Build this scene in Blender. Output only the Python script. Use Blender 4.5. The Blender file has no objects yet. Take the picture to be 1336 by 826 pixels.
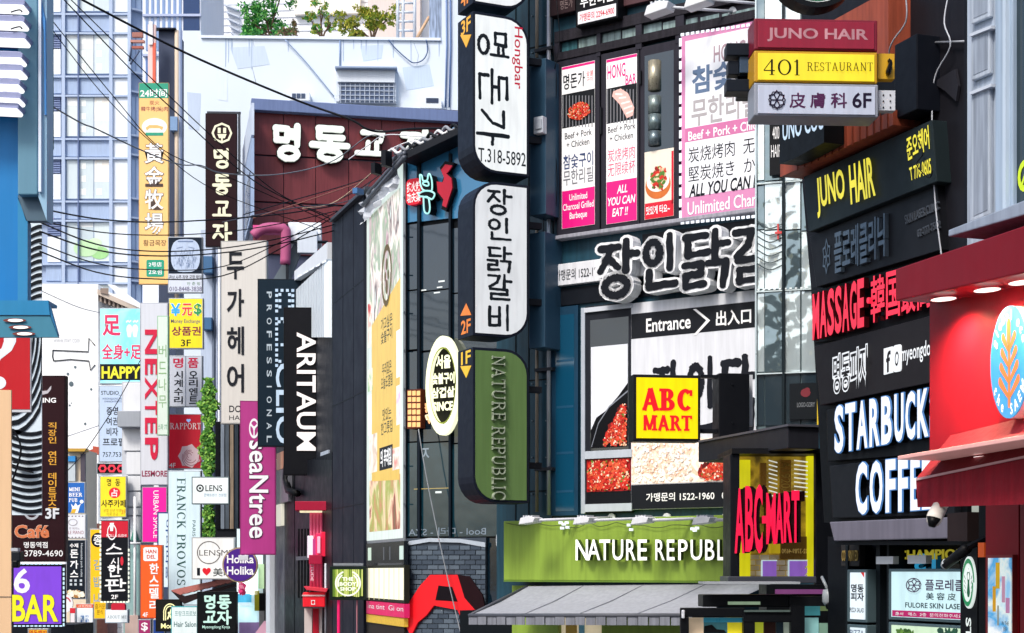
import bpy, math, random
from mathutils import Vector
sc = bpy.context.scene
COL = sc.collection
# ------------------------------------------------------------------ camera
F = 2100.0; HX = 668.0; HY = 745.0; CZ = 3.2
cam_d = bpy.data.cameras.new('camera'); cam = bpy.data.objects.new('camera', cam_d); COL.objects.link(cam)
cam.location = (0, 0, CZ); cam.rotation_euler = (math.pi / 2, 0, 0)
cam_d.sensor_width = 36; cam_d.lens = 36 * F / 1336; cam_d.shift_y = (HY - 413) / 1336
cam_d.clip_start = 0.1; cam_d.clip_end = 3000
sc.camera = cam
# ------------------------------------------------------------------ light
EXPO = 0.82
SUN_EL, SUN_AZ = math.radians(48), math.radians(212)      # azimuth clockwise from +Y: behind the camera, a little to its left
w = bpy.data.worlds.new('World'); sc.world = w; w.use_nodes = True
nt = w.node_tree; bg = nt.nodes['Background']
sky = nt.nodes.new('ShaderNodeTexSky'); sky.sky_type = 'NISHITA'; sky.sun_disc = False
sky.sun_elevation = SUN_EL; sky.sun_rotation = SUN_AZ; sky.air_density = 1.0; sky.dust_density = 3.5; sky.ozone_density = 1.2
nt.links.new(sky.outputs[0], bg.inputs[0]); bg.inputs[1].default_value = 0.125
sd = bpy.data.lights.new('sun', 'SUN'); sun = bpy.data.objects.new('sun', sd); COL.objects.link(sun)
sd.energy = 1.5; sd.angle = math.radians(14); sd.color = (1, 0.96, 0.9)
sdir = Vector((math.sin(SUN_AZ) * math.cos(SUN_EL), math.cos(SUN_AZ) * math.cos(SUN_EL), math.sin(SUN_EL)))
sun.rotation_euler = sdir.to_track_quat('Z', 'Y').to_euler(); sun.location = (0, 0, 60)
vs = sc.view_settings; vs.view_transform = 'Standard'; vs.look = 'None'; vs.exposure = EXPO; vs.gamma = 1
sc.cycles.max_bounces = 6; sc.cycles.caustics_reflective = False; sc.cycles.caustics_refractive = False
# ------------------------------------------------------------------ materials
def lin(h):
    h = h.lstrip('#'); r = []
    for i in (0, 2, 4):
        c = int(h[i:i + 2], 16) / 255
        r.append(c / 12.92 if c <= 0.04045 else ((c + 0.055) / 1.055) ** 2.4)
    return r
_M = {}
def mat(h, rough=0.55, var=0.12, scale=2.5, streak=0.05, bump=0.0, metal=0.0, k=1.0, spec=0.28, emit=0.0, grime=None):
    """weathered surface: base colour, blotchy variation, vertical dirt streaks, fine bump"""
    key = (h, rough, var, scale, streak, bump, metal, k, spec, emit)
    if key in _M: return _M[key]
    m = bpy.data.materials.new('m_' + h.lstrip('#')); m.use_nodes = True; n = m.node_tree.nodes; l = m.node_tree.links
    b = n['Principled BSDF']; c = [min(x * k, 0.9) for x in lin(h)]
    if max(c) < 0.06: c = [x * 0.55 for x in c]; spec = min(spec, 0.12); rough = max(rough, 0.42)
    b.inputs['Roughness'].default_value = rough; b.inputs['Metallic'].default_value = metal
    b.inputs['Specular IOR Level'].default_value = spec
    tc = n.new('ShaderNodeTexCoord'); no = n.new('ShaderNodeTexNoise'); no.inputs['Scale'].default_value = scale
    no.inputs['Detail'].default_value = 6; l.new(tc.outputs['Object'], no.inputs['Vector'])
    mx = n.new('ShaderNodeMix'); mx.data_type = 'RGBA'
    mx.inputs[6].default_value = [x * (1 - var) for x in c] + [1]; mx.inputs[7].default_value = [min(x * (1 + var), 0.95) for x in c] + [1]
    l.new(no.outputs['Fac'], mx.inputs[0]); last = mx.outputs[2]
    if streak > 0:
        mp = n.new('ShaderNodeMapping'); mp.inputs['Scale'].default_value = (5, 5, 0.35); l.new(tc.outputs['Object'], mp.inputs['Vector'])
        n2 = n.new('ShaderNodeTexNoise'); n2.inputs['Scale'].default_value = 3; n2.inputs['Detail'].default_value = 8; l.new(mp.outputs[0], n2.inputs['Vector'])
        rp = n.new('ShaderNodeValToRGB'); rp.color_ramp.elements[0].position = 0.38; rp.color_ramp.elements[1].position = 0.62
        rp.color_ramp.elements[0].color = (1 - streak,) * 3 + (1,); rp.color_ramp.elements[1].color = (1, 1, 1, 1)
        l.new(n2.outputs['Fac'], rp.inputs[0])
        m2 = n.new('ShaderNodeMix'); m2.data_type = 'RGBA'; m2.blend_type = 'MULTIPLY'; m2.inputs[0].default_value = 1
        l.new(last, m2.inputs[6]); l.new(rp.outputs[0], m2.inputs[7]); last = m2.outputs[2]
    l.new(last, b.inputs['Base Color'])
    if var > 0:
        n3 = n.new('ShaderNodeTexNoise'); n3.inputs['Scale'].default_value = scale * 4; l.new(tc.outputs['Object'], n3.inputs['Vector'])
        mr = n.new('ShaderNodeMapRange'); mr.inputs[3].default_value = max(rough - 0.12, 0.03); mr.inputs[4].default_value = min(rough + 0.15, 1)
        l.new(n3.outputs['Fac'], mr.inputs[0]); l.new(mr.outputs[0], b.inputs['Roughness'])
    if bump > 0:
        n4 = n.new('ShaderNodeTexNoise'); n4.inputs['Scale'].default_value = scale * 7; n4.inputs['Detail'].default_value = 8; l.new(tc.outputs['Object'], n4.inputs['Vector'])
        bp = n.new('ShaderNodeBump'); bp.inputs['Strength'].default_value = bump; bp.inputs['Distance'].default_value = 0.02
        l.new(n4.outputs['Fac'], bp.inputs['Height']); l.new(bp.outputs[0], b.inputs['Normal'])
    if emit > 0:
        l.new(last, b.inputs['Emission Color']); b.inputs['Emission Strength'].default_value = emit
    _M[key] = m; return m
def lit(h, s=1.0, base=0.35, tubes=0.07, rough=0.35):
    """back-lit acrylic: shows about this colour whatever falls on it; tubes = unevenness of the lamps inside"""
    key = ('lit', h, s, base, tubes, rough)
    if key in _M: return _M[key]
    m = bpy.data.materials.new('lit_' + h.lstrip('#')); m.use_nodes = True; n = m.node_tree.nodes; l = m.node_tree.links
    b = n['Principled BSDF']; c = lin(h)
    b.inputs['Base Color'].default_value = [x * base for x in c] + [1]; b.inputs['Roughness'].default_value = rough
    b.inputs['Emission Color'].default_value = c + [1]
    st = s * (1 - 0.45 * base) / 2 ** EXPO
    b.inputs['Emission Strength'].default_value = st
    if tubes > 0:
        tc = n.new('ShaderNodeTexCoord'); no = n.new('ShaderNodeTexNoise'); no.inputs['Scale'].default_value = 1.3; no.inputs['Detail'].default_value = 3
        l.new(tc.outputs['Object'], no.inputs['Vector'])
        mr = n.new('ShaderNodeMapRange'); mr.inputs[1].default_value = 0.3; mr.inputs[2].default_value = 0.7
        mr.inputs[3].default_value = st * (1 - tubes); mr.inputs[4].default_value = st * (1 + tubes * 0.5)
        l.new(no.outputs['Fac'], mr.inputs[0]); l.new(mr.outputs[0], b.inputs['Emission Strength'])
        mp = n.new('ShaderNodeMapping'); mp.inputs['Scale'].default_value = (4, 4, .6); l.new(tc.outputs['Object'], mp.inputs['Vector'])     # dust and rain marks on the acrylic
        n2 = n.new('ShaderNodeTexNoise'); n2.inputs['Scale'].default_value = 2.5; n2.inputs['Detail'].default_value = 9; l.new(mp.outputs[0], n2.inputs['Vector'])
        rp = n.new('ShaderNodeValToRGB'); rp.color_ramp.elements[0].position = .36; rp.color_ramp.elements[1].position = .56
        rp.color_ramp.elements[0].color = [x * .84 for x in c] + [1]; rp.color_ramp.elements[1].color = c + [1]; l.new(n2.outputs['Fac'], rp.inputs[0]); l.new(rp.outputs[0], b.inputs['Emission Color'])
    _M[key] = m; return m
def glass(h='0a1a24', rough=0.05, wave=0.15, spec=0.8, metal=0.0, scale=1.2):
    key = ('g', h, rough, wave, spec, metal, scale)
    if key in _M: return _M[key]
    m = bpy.data.materials.new('glass_' + h); m.use_nodes = True; n = m.node_tree.nodes; l = m.node_tree.links
    b = n['Principled BSDF']; b.inputs['Base Color'].default_value = lin(h) + [1]; b.inputs['Metallic'].default_value = metal
    b.inputs['Roughness'].default_value = rough; b.inputs['Specular IOR Level'].default_value = spec; b.inputs['IOR'].default_value = 1.6
    tc = n.new('ShaderNodeTexCoord'); no = n.new('ShaderNodeTexNoise'); no.inputs['Scale'].default_value = scale; l.new(tc.outputs['Object'], no.inputs['Vector'])
    bp = n.new('ShaderNodeBump'); bp.inputs['Strength'].default_value = wave; bp.inputs['Distance'].default_value = 0.05
    l.new(no.outputs['Fac'], bp.inputs['Height']); l.new(bp.outputs[0], b.inputs['Normal'])
    _M[key] = m; return m
def pic(cols, scale=6, stretch=(1, 1, 1), rough=0.35, emit=0.0, detail=5, dist=0.6):
    """a printed photograph: noise through a colour ramp of the print's own inks"""
    key = ('pic', tuple(cols), scale, stretch, rough, emit)
    if key in _M: return _M[key]
    m = bpy.data.materials.new('print_' + cols[0]); m.use_nodes = True; n = m.node_tree.nodes; l = m.node_tree.links
    b = n['Principled BSDF']; b.inputs['Roughness'].default_value = rough
    tc = n.new('ShaderNodeTexCoord'); mp = n.new('ShaderNodeMapping'); mp.inputs['Scale'].default_value = stretch; l.new(tc.outputs['Object'], mp.inputs['Vector'])
    no = n.new('ShaderNodeTexNoise'); no.inputs['Scale'].default_value = scale; no.inputs['Detail'].default_value = detail; no.inputs['Distortion'].default_value = dist
    l.new(mp.outputs[0], no.inputs['Vector'])
    rp = n.new('ShaderNodeValToRGB'); cr = rp.color_ramp; N = len(cols)
    for i, c in enumerate(cols):
        pos = 0.3 + 0.4 * i / max(N - 1, 1)
        e = cr.elements[i] if i < 2 else cr.elements.new(pos)
        e.position = pos; e.color = lin(c) + [1]
    l.new(no.outputs['Fac'], rp.inputs[0]); l.new(rp.outputs[0], b.inputs['Base Color'])
    if emit > 0: l.new(rp.outputs[0], b.inputs['Emission Color']); b.inputs['Emission Strength'].default_value = emit / 2 ** EXPO
    _M[key] = m; return m
# ------------------------------------------------------------------ geometry collector (frame coordinates: u right, w out of the face, v up)
class MB:
    def __init__(s): s.v = []; s.f = []; s.mi = []
    def add(s, vs, fs, mi=0):
        o = len(s.v); s.v += vs; s.f += [tuple(i + o for i in q) for q in fs]; s.mi += [mi] * len(fs)
    def prism(s, pts, w0, w1, mi=0):
        n = len(pts)
        if sum(pts[i][0] * pts[(i + 1) % n][1] - pts[(i + 1) % n][0] * pts[i][1] for i in range(n)) < 0: pts = pts[::-1]
        vs = [(p[0], w1, p[1]) for p in pts] + [(p[0], w0, p[1]) for p in pts]
        fs = [tuple(range(n)), tuple(range(2 * n - 1, n - 1, -1))] + [(i + n, (i + 1) % n + n, (i + 1) % n, i) for i in range(n)]
        s.add(vs, fs, mi)
    def flat(s, pts, w, mi=0):
        n = len(pts)
        if sum(pts[i][0] * pts[(i + 1) % n][1] - pts[(i + 1) % n][0] * pts[i][1] for i in range(n)) < 0: pts = pts[::-1]
        s.add([(p[0], w, p[1]) for p in pts], [tuple(range(n))], mi)
    def box(s, u0, u1, v0, v1, w0, w1, mi=0): s.prism([(u0, v0), (u1, v0), (u1, v1), (u0, v1)], w0, w1, mi)
    def tube(s, pts, r, n=6, mi=0, caps=True):
        P = [Vector(p) for p in pts]; base = len(s.v); R = r if isinstance(r, (list, tuple)) else [r] * len(P); prev = None
        for i, p in enumerate(P):
            t = (P[min(i + 1, len(P) - 1)] - P[max(i - 1, 0)])
            t = t.normalized() if t.length > 1e-9 else Vector((0, 0, 1))
            a = prev if prev is not None else (Vector((0, 0, 1)) if abs(t.z) < 0.9 else Vector((1, 0, 0)))
            x = (a - t * a.dot(t)); x = x.normalized() if x.length > 1e-6 else t.orthogonal().normalized()
            y = t.cross(x); prev = x
            for k in range(n):
                an = 2 * math.pi * k / n; q = p + (x * math.cos(an) + y * math.sin(an)) * R[i]; s.v.append(tuple(q))
        for i in range(len(P) - 1):
            for k in range(n):
                a = base + i * n + k; b = base + i * n + (k + 1) % n; s.f.append((a, b, b + n, a + n)); s.mi.append(mi)
        if caps:
            s.f.append(tuple(base + k for k in range(n - 1, -1, -1))); s.mi.append(mi)
            e = base + (len(P) - 1) * n; s.f.append(tuple(e + k for k in range(n))); s.mi.append(mi)
def mk(name, verts, faces, mats, mi=None, parent=None, smooth=False, bevel=0):
    me = bpy.data.meshes.new(name); me.from_pydata(verts, [], faces)
    for m in (mats if isinstance(mats, (list, tuple)) else [mats]): me.materials.append(m)
    if mi and any(mi): me.polygons.foreach_set('material_index', mi)
    if smooth: me.polygons.foreach_set('use_smooth', [True] * len(me.polygons))
    me.update(); o = bpy.data.objects.new(name, me); COL.objects.link(o)
    if parent: o.parent = parent
    if bevel:
        b = o.modifiers.new('edge', 'BEVEL'); b.width = bevel; b.segments = 2; b.limit_method = 'ANGLE'
    return o
class Fr:
    """a vertical face in the place: passes a point seen at px at distance Y, turned by ang degrees"""
    def __init__(s, px, Y, ang=0.0):
        s.a = math.radians(ang); s.P = ((px - HX) / F * Y, Y); s.u = (math.cos(s.a), math.sin(s.a)); s.n = (math.sin(s.a), -math.cos(s.a))
    def uv(s, px, py, w=0.0):
        dx, dy = (px - HX) / F, 1.0
        t = (s.P[0] * s.n[0] + s.P[1] * s.n[1] + w) / (dx * s.n[0] + dy * s.n[1])
        X, Y = dx * t - s.P[0], t - s.P[1]
        return (X * s.u[0] + Y * s.u[1], CZ + (HY - py) / F * t)
    def world(s, u, w, v): return (s.P[0] + u * s.u[0] + w * s.n[0], s.P[1] + u * s.u[1] + w * s.n[1], v)
    def quad(s, q, w=0.0):
        """(x0,y0,x1,y1): upright rectangle read at its middle; four corners (tl,tr,br,bl): as given"""
        if isinstance(q[0], (tuple, list)): return [s.uv(p[0], p[1], w) for p in q]
        x0, y0, x1, y1 = q[:4]; xm = q[4] if len(q) > 4 else (x0 + x1) / 2      # a fifth number: the px where the heights were read
        u0, u1 = s.uv(x0, y0, w)[0], s.uv(x1, y0, w)[0]; vt = s.uv(xm, y0, w)[1]; vb = s.uv(xm, y1, w)[1]
        return [(u0, vt), (u1, vt), (u1, vb), (u0, vb)]
class T:
    """a thing: an Empty at its base, parts hang on it"""
    def __init__(s, fr, name, label, cat, base, group=None, kind=None):
        s.fr = fr; s.home = None; s.o = bpy.data.objects.new(name, None); COL.objects.link(s.o); s.o.empty_display_size = 0.2
        u, v = fr.uv(*base) if not (len(base) == 3) else (fr.uv(base[0], base[1])[0], base[2])
        s.u0, s.v0 = u, v; s.o.location = fr.world(u, 0, v); s.o.rotation_euler = (0, 0, fr.a)
        if label: s.o['label'] = label
        if cat: s.o['category'] = cat
        if group: s.o['group'] = group
        if kind: s.o['kind'] = kind
    def on(s, fr):
        """the same thing, its next parts laid out on another face"""
        c = T.__new__(T); c.__dict__.update(s.__dict__); c.home = s.home or s.fr; c.fr = fr; return c
    def body(s, name, m, pts, z0, w0, w1, parent=None, label=None, kind=None):
        """top outline in px left to right, straight down to height z0"""
        q = [s.fr.uv(x, y, w1) for x, y in pts]; mb = MB(); mb.prism(q + [(q[-1][0], z0), (q[0][0], z0)], w0, w1); return s.part(name, m, mb, parent, 0, label, kind)
    def rrect(s, name, m, q, rad, w0, w1, inset=0.0, parent=None, bevel=0):
        """rounded panel, rad = (tl, tr, br, bl) in metres"""
        Q = s.fr.quad(q, w1); u0, u1 = Q[0][0] + inset, Q[1][0] - inset; v1, v0 = Q[0][1] - inset, Q[3][1] + inset; pts = []
        for (cx, cy, sx, sy, r, a0) in ((u0, v1, 1, -1, rad[0], 180), (u1, v1, -1, -1, rad[1], 90), (u1, v0, -1, 1, rad[2], 0), (u0, v0, 1, 1, rad[3], -90)):
            r = max(r - inset, 0.004)
            for k in range(7):
                an = math.radians(a0 - 15 * k); pts.append((cx + sx * r + r * math.cos(an), cy + sy * r + r * math.sin(an)))
        mb = MB(); mb.prism(pts, w0, w1); return s.part(name, m, mb, parent, bevel)
    def part(s, name, m, mb, parent=None, bevel=0, label=None, kind=None, smooth=False):
        if s.home:
            h = s.home; vs = []
            for p in mb.v:
                X, Y, Z = s.fr.world(p[0], p[1], p[2]); X -= s.o.location[0]; Y -= s.o.location[1]
                vs.append((X * h.u[0] + Y * h.u[1], -(X * h.n[0] + Y * h.n[1]), Z - s.v0))
        else: vs = [(p[0] - s.u0, -p[1], p[2] - s.v0) for p in mb.v]
        o = mk(name, vs, mb.f, m, mb.mi, parent or s.o, smooth, bevel)
        if label: o['label'] = label
        if kind: o['kind'] = kind
        return o
    def box(s, name, m, q, w0, w1, parent=None, bevel=0, label=None, kind=None):
        mb = MB(); mb.prism(s.fr.quad(q, w1), w0, w1); return s.part(name, m, mb, parent, bevel, label, kind)
    def poly(s, name, m, pts, w0, w1, parent=None, bevel=0, label=None):
        mb = MB(); mb.prism([s.fr.uv(x, y, w1) for x, y in pts], w0, w1); return s.part(name, m, mb, parent, bevel, label)
    def many(s, name, m, qs, w0, w1, parent=None, kind=None):
        for q in qs: s.box(name, m, q, w0, w1, parent, kind=kind)
    def strip(s, name, m, qs, w0, w1, parent=None, kind='stuff', label=None):
        mb = MB()
        for q in qs: mb.prism(s.fr.quad(q, w1), w0, w1)
        return s.part(name, m, mb, parent, 0, label, kind)
    def txt(s, m, body, q, w=0.0, d=0.0, bold=0.0, rot=0, flip=False, shear=0.0, res=3, parent=None, name='lettering', line=1.0, back=None, backw=0.03, label=None, inkb=None):
        """writing whose ink fills the quad q; d = how proud it stands"""
        if back is not None:
            s.txt(back, body, q, w - 0.004 if d == 0 else w, d * 0.6, bold + backw, rot, flip, shear, res, parent, 'lettering_outline', line, inkb=bold)
            if d == 0: pass
        V, Fc = glyphs(body, bold, d > 0, res, line, shear)
        if rot == -90: V = [(y, -x, z) for x, y, z in V]
        elif rot == 90: V = [(-y, x, z) for x, y, z in V]
        if flip: V = [(-x, y, z) for x, y, z in V]
        Fc = [tuple(reversed(f)) for f in Fc] if flip else Fc
        return s._fit(V, Fc, m, q, w, d, parent, name, label, ink=glyph_ink(body, inkb if inkb is not None else bold, line, shear, rot, flip))
    def _fit(s, V, Fc, m, q, w, d, parent, name, label=None, ink=None):
        if not V: return None
        Q = s.fr.quad(q, w + d); a0, a1, b0, b1 = ink or (min(p[0] for p in V), max(p[0] for p in V), min(p[1] for p in V), max(p[1] for p in V))
        out = []
        for x, y, z in V:
            fx = (x - a0) / max(a1 - a0, 1e-6); fy = (y - b0) / max(b1 - b0, 1e-6)
            tu = Q[0][0] + (Q[1][0] - Q[0][0]) * fx; bu = Q[3][0] + (Q[2][0] - Q[3][0]) * fx
            tv = Q[0][1] + (Q[1][1] - Q[0][1]) * fx; bv = Q[3][1] + (Q[2][1] - Q[3][1]) * fx
            out.append((bu + (tu - bu) * fy, w + (z + 0.5) * d if d > 0 else w, bv + (tv - bv) * fy))
        mb = MB(); mb.v = out; mb.f = Fc; mb.mi = [0] * len(Fc)
        return s.part(name, m, mb, parent, label=label)
    def shapes(s, name, m, polys, q, w, d=0.0, parent=None, rot=0, bb=None, step=0.0004, flip=False, label=None, kind=None):
        """polygons in unit coordinates laid into the quad; each a hair proud of the one before"""
        if rot == -90: polys = [[(y, 1 - x) for x, y in p] for p in polys]; bb = bb and (bb[2], bb[3], 1 - bb[1], 1 - bb[0])
        if flip: polys = [[(1 - x, y) for x, y in p] for p in polys]
        bb = bb or (0, 1, 0, 1); Q = s.fr.quad(q, w + d); mb = MB()
        for i, p in enumerate(polys):
            pts = []
            for x, y in p:
                fx = (x - bb[0]) / (bb[1] - bb[0]); fy = (y - bb[2]) / (bb[3] - bb[2])
                tu = Q[0][0] + (Q[1][0] - Q[0][0]) * fx; bu = Q[3][0] + (Q[2][0] - Q[3][0]) * fx
                tv = Q[0][1] + (Q[1][1] - Q[0][1]) * fx; bv = Q[3][1] + (Q[2][1] - Q[3][1]) * fx
                pts.append((bu + (tu - bu) * fy, bv + (tv - bv) * fy))
            if d > 0: mb.prism(pts, w, w + d + i * step)
            else: mb.flat(pts, w + i * step)
        return s.part(name, m, mb, parent, label=label, kind=kind)
    def blobs(s, name, mats, q, w, n, size, seed=1, clip=None, stretch=1.0, parent=None):
        """printed food and petals: many small overlapping ink patches"""
        rnd = random.Random(seed); Q = s.fr.quad(q, w); mb = MB()
        us = [p[0] for p in Q]; vs = [p[1] for p in Q]; U0, U1, V0, V1 = min(us), max(us), min(vs), max(vs)
        for i in range(n):
            for _ in range(20):
                a, b = rnd.random(), rnd.random()
                if clip is None or clip(a, b): break
            else: continue
            r = size * rnd.uniform(0.5, 1.3); an = rnd.random() * 3.14; e = rnd.uniform(0.35, 0.8); pts = []
            cu = U0 + r + (U1 - U0 - 2 * r) * a; cv = V0 + r + (V1 - V0 - 2 * r) * b
            for k in range(7):
                t = 2 * math.pi * k / 7; x = math.cos(t) * r * rnd.uniform(0.8, 1.1); y = math.sin(t) * r * e * rnd.uniform(0.8, 1.1)
                pts.append((cu + (x * math.cos(an) - y * math.sin(an)) , cv + (x * math.sin(an) + y * math.cos(an)) * stretch))
            pts = [(min(max(x, U0), U1), min(max(y, V0), V1)) for x, y in pts]
            mb.flat(pts, w + 0.00005 * i, rnd.randrange(len(mats)))
        return s.part(name, mats, mb, parent, kind='stuff')
    def tube(s, name, m, pts, r, parent=None, n=6, label=None, kind=None):
        """pts: (px, py, w)"""
        if ('cable' in name or 'wire' in name or name == 'arm') and len(pts) > 2: pts = smooth(pts, 5)
        mb = MB(); mb.tube([(lambda q, w: (q[0], w, q[1]))(s.fr.uv(x, y, w), w) for x, y, w in pts], r, n); return s.part(name, m, mb, parent, smooth=True, label=label, kind=kind)
_G = {}
def _raw(body, bold, ext, res, line):
    key = (body, bold, ext, res, line)
    if key in _G: return _G[key]
    c = bpy.data.curves.new('t', 'FONT'); c.body = body; c.resolution_u = res; c.offset = bold * 0.5; c.extrude = 0.5 if ext else 0
    c.space_line = line; c.align_x = 'CENTER'; c.fill_mode = 'BOTH'
    o = bpy.data.objects.new('t', c); me = o.to_mesh()
    r = ([tuple(v.co) for v in me.vertices], [tuple(p.vertices) for p in me.polygons]); o.to_mesh_clear()
    bpy.data.objects.remove(o); bpy.data.curves.remove(c); _G[key] = r; return r
def glyphs(body, bold, ext, res, line, shear):
    V, Fc = _raw(body, bold, ext, res, line)
    if shear: V = [(x + y * shear, y, z) for x, y, z in V]
    return list(V), list(Fc)
def glyph_ink(body, bold, line, shear, rot, flip):
    V, _ = _raw(body, 0.0, False, 2, line)                # extent of the unemboldened ink, so outlines stay registered
    V = [(x + y * shear, y) for x, y, z in V]
    if rot == -90: V = [(y, -x) for x, y in V]
    elif rot == 90: V = [(-y, x) for x, y in V]
    if flip: V = [(-x, y) for x, y in V]
    b = bold * 0.5
    return (min(p[0] for p in V) - b, max(p[0] for p in V) + b, min(p[1] for p in V) - b, max(p[1] for p in V) + b)
def smooth(P, n=6):
    out = []
    for i in range(len(P) - 1):
        a, b, c, d = P[max(i - 1, 0)], P[i], P[i + 1], P[min(i + 2, len(P) - 1)]
        for k in range(n):
            t = k / n; out.append(tuple(.5 * (2 * b[j] + (c[j] - a[j]) * t + (2 * a[j] - 5 * b[j] + 4 * c[j] - d[j]) * t * t + (3 * b[j] - a[j] - 3 * c[j] + d[j]) * t ** 3) for j in range(len(b))))
    return out + [tuple(P[-1])]
# --- brushed Hangul, as strokes
EL = lambda cx, cy, rx, ry, n=14: [(cx + rx * math.cos(2 * math.pi * i / n + 1.7), cy + ry * math.sin(2 * math.pi * i / n + 1.7)) for i in range(n + 1)]
A_ = [[(.7, .98), (.69, .47)], [(.72, .75), (.96, .75)]]
A2 = [[(.74, 1), (.75, 0)], [(.77, .5), (1, .48)]]
HG = {
 '장': [[(.08, .9), (.5, .9)], [(.32, .87), (.2, .68), (.06, .5)], [(.28, .7), (.5, .54)]] + A_ + [EL(.45, .2, .28, .16)],
 '인': [EL(.3, .72, .2, .2), [(.78, 1), (.78, .4)], [(.2, .36), (.2, .09), (.92, .11)]],
 '닭': [[(.08, .93), (.5, .93)], [(.12, .92), (.13, .6), (.54, .63)]] + A_ + [[(.05, .42), (.4, .42), (.4, .25), (.08, .24), (.08, .04), (.46, .06)], [(.56, .42), (.92, .42), (.86, .0)]],
 '갈': [[(.08, .93), (.5, .93), (.4, .68), (.12, .5)]] + A_ + [[(.15, .42), (.8, .42), (.8, .24), (.18, .24), (.18, .04), (.88, .06)]],
 '비': [[(.12, .9), (.12, .15), (.5, .17), (.5, .9)], [(.12, .52), (.5, .52)], [(.82, 1), (.82, .0)]],
 '명': [[(.1, .92), (.12, .58), (.46, .58), (.48, .92), (.1, .92)], [(.8, 1), (.8, .44)], [(.56, .84), (.78, .84)], [(.56, .68), (.78, .68)], EL(.52, .19, .28, .16)],
 '돈': [[(.2, .96), (.8, .96)], [(.22, .93), (.22, .7), (.84, .7)], [(.5, .66), (.5, .5)], [(.03, .47), (.97, .47)], [(.2, .34), (.2, .06), (.87, .08)]],
 '동': [[(.2, .96), (.8, .96)], [(.22, .93), (.22, .7), (.84, .7)], [(.5, .66), (.5, .5)], [(.03, .46), (.97, .46)], EL(.5, .17, .27, .15)],
 '가': [[(.08, .85), (.5, .85), (.42, .5), (.1, .15)]] + A2,
 '교': [[(.2, .92), (.8, .92), (.74, .62)], [(.36, .55), (.34, .2)], [(.62, .55), (.62, .2)], [(.02, .15), (.98, .15)]],
 '자': [[(.05, .85), (.54, .85)], [(.32, .82), (.22, .5), (.04, .25)], [(.28, .55), (.54, .28)]] + A2,
 '스': [[(.5, .95), (.32, .6), (.05, .4)], [(.45, .72), (.9, .5)], [(.0, .1), (1, .14)]],
 '시': [[(.35, .9), (.05, .2)], [(.25, .6), (.5, .3)], [(.85, 1), (.85, .0)]],
 '한': [[(.15, 1), (.45, .98)], [(.02, .86), (.58, .86)], EL(.3, .64, .18, .13), [(.78, 1), (.78, .35)], [(.8, .7), (1, .7)], [(.2, .36), (.22, .06), (.9, .1)]],
 '판': [[(.05, .92), (.6, .92)], [(.2, .9), (.2, .55)], [(.44, .9), (.44, .55)], [(.0, .5), (.64, .53)], [(.8, 1), (.8, .38)], [(.82, .7), (1, .7)], [(.2, .36), (.22, .06), (.95, .12)]],
 '부': [[(.15, 1), (.2, .5), (.8, .5), (.9, 1)], [(.22, .75), (.78, .75)], [(0, .36), (1, .36)], [(.5, .34), (.5, 0)]],
}
def brush(ch, r, seed=0, asp=1.0, rough=0.12):
    """capsules along each stroke, radius wavering like ink; asp = width of the box / height"""
    rnd = random.Random(seed * 31 + ord(ch)); out = []
    for st in HG[ch]:
        for i in range(len(st) - 1):
            (x0, y0), (x1, y1) = st[i], st[i + 1]; X0, X1 = x0 * asp, x1 * asp; L = math.hypot(X1 - X0, y1 - y0) or 1e-6
            dx, dy = (X1 - X0) / L, (y1 - y0) / L; nx, ny = -dy, dx; pts = []
            ra = r * rnd.uniform(0.85, 1.1); rb = r * rnd.uniform(0.85, 1.1); m = 5
            for k in range(m + 1):
                t = k / m; rr = (ra + (rb - ra) * t) * rnd.uniform(1 - rough, 1 + rough * .4); pts.append((X0 + dx * L * t + nx * rr, y0 + dy * L * t + ny * rr))
            for k in range(1, 5):
                an = math.pi / 2 - math.pi * k / 5; pts.append((X1 + (dx * math.cos(an) + nx * math.sin(an)) * rb, y1 + (dy * math.cos(an) + ny * math.sin(an)) * rb))
            for k in range(m, -1, -1):
                t = k / m; rr = (ra + (rb - ra) * t) * rnd.uniform(1 - rough, 1 + rough * .4); pts.append((X0 + dx * L * t - nx * rr, y0 + dy * L * t - ny * rr))
            for k in range(1, 5):
                an = -math.pi / 2 - math.pi * k / 5; pts.append((X0 + (dx * math.cos(an) + nx * math.sin(an)) * ra, y0 + (dy * math.cos(an) + ny * math.sin(an)) * ra))
            out.append([(x / asp, y) for x, y in pts])
    return out
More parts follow.
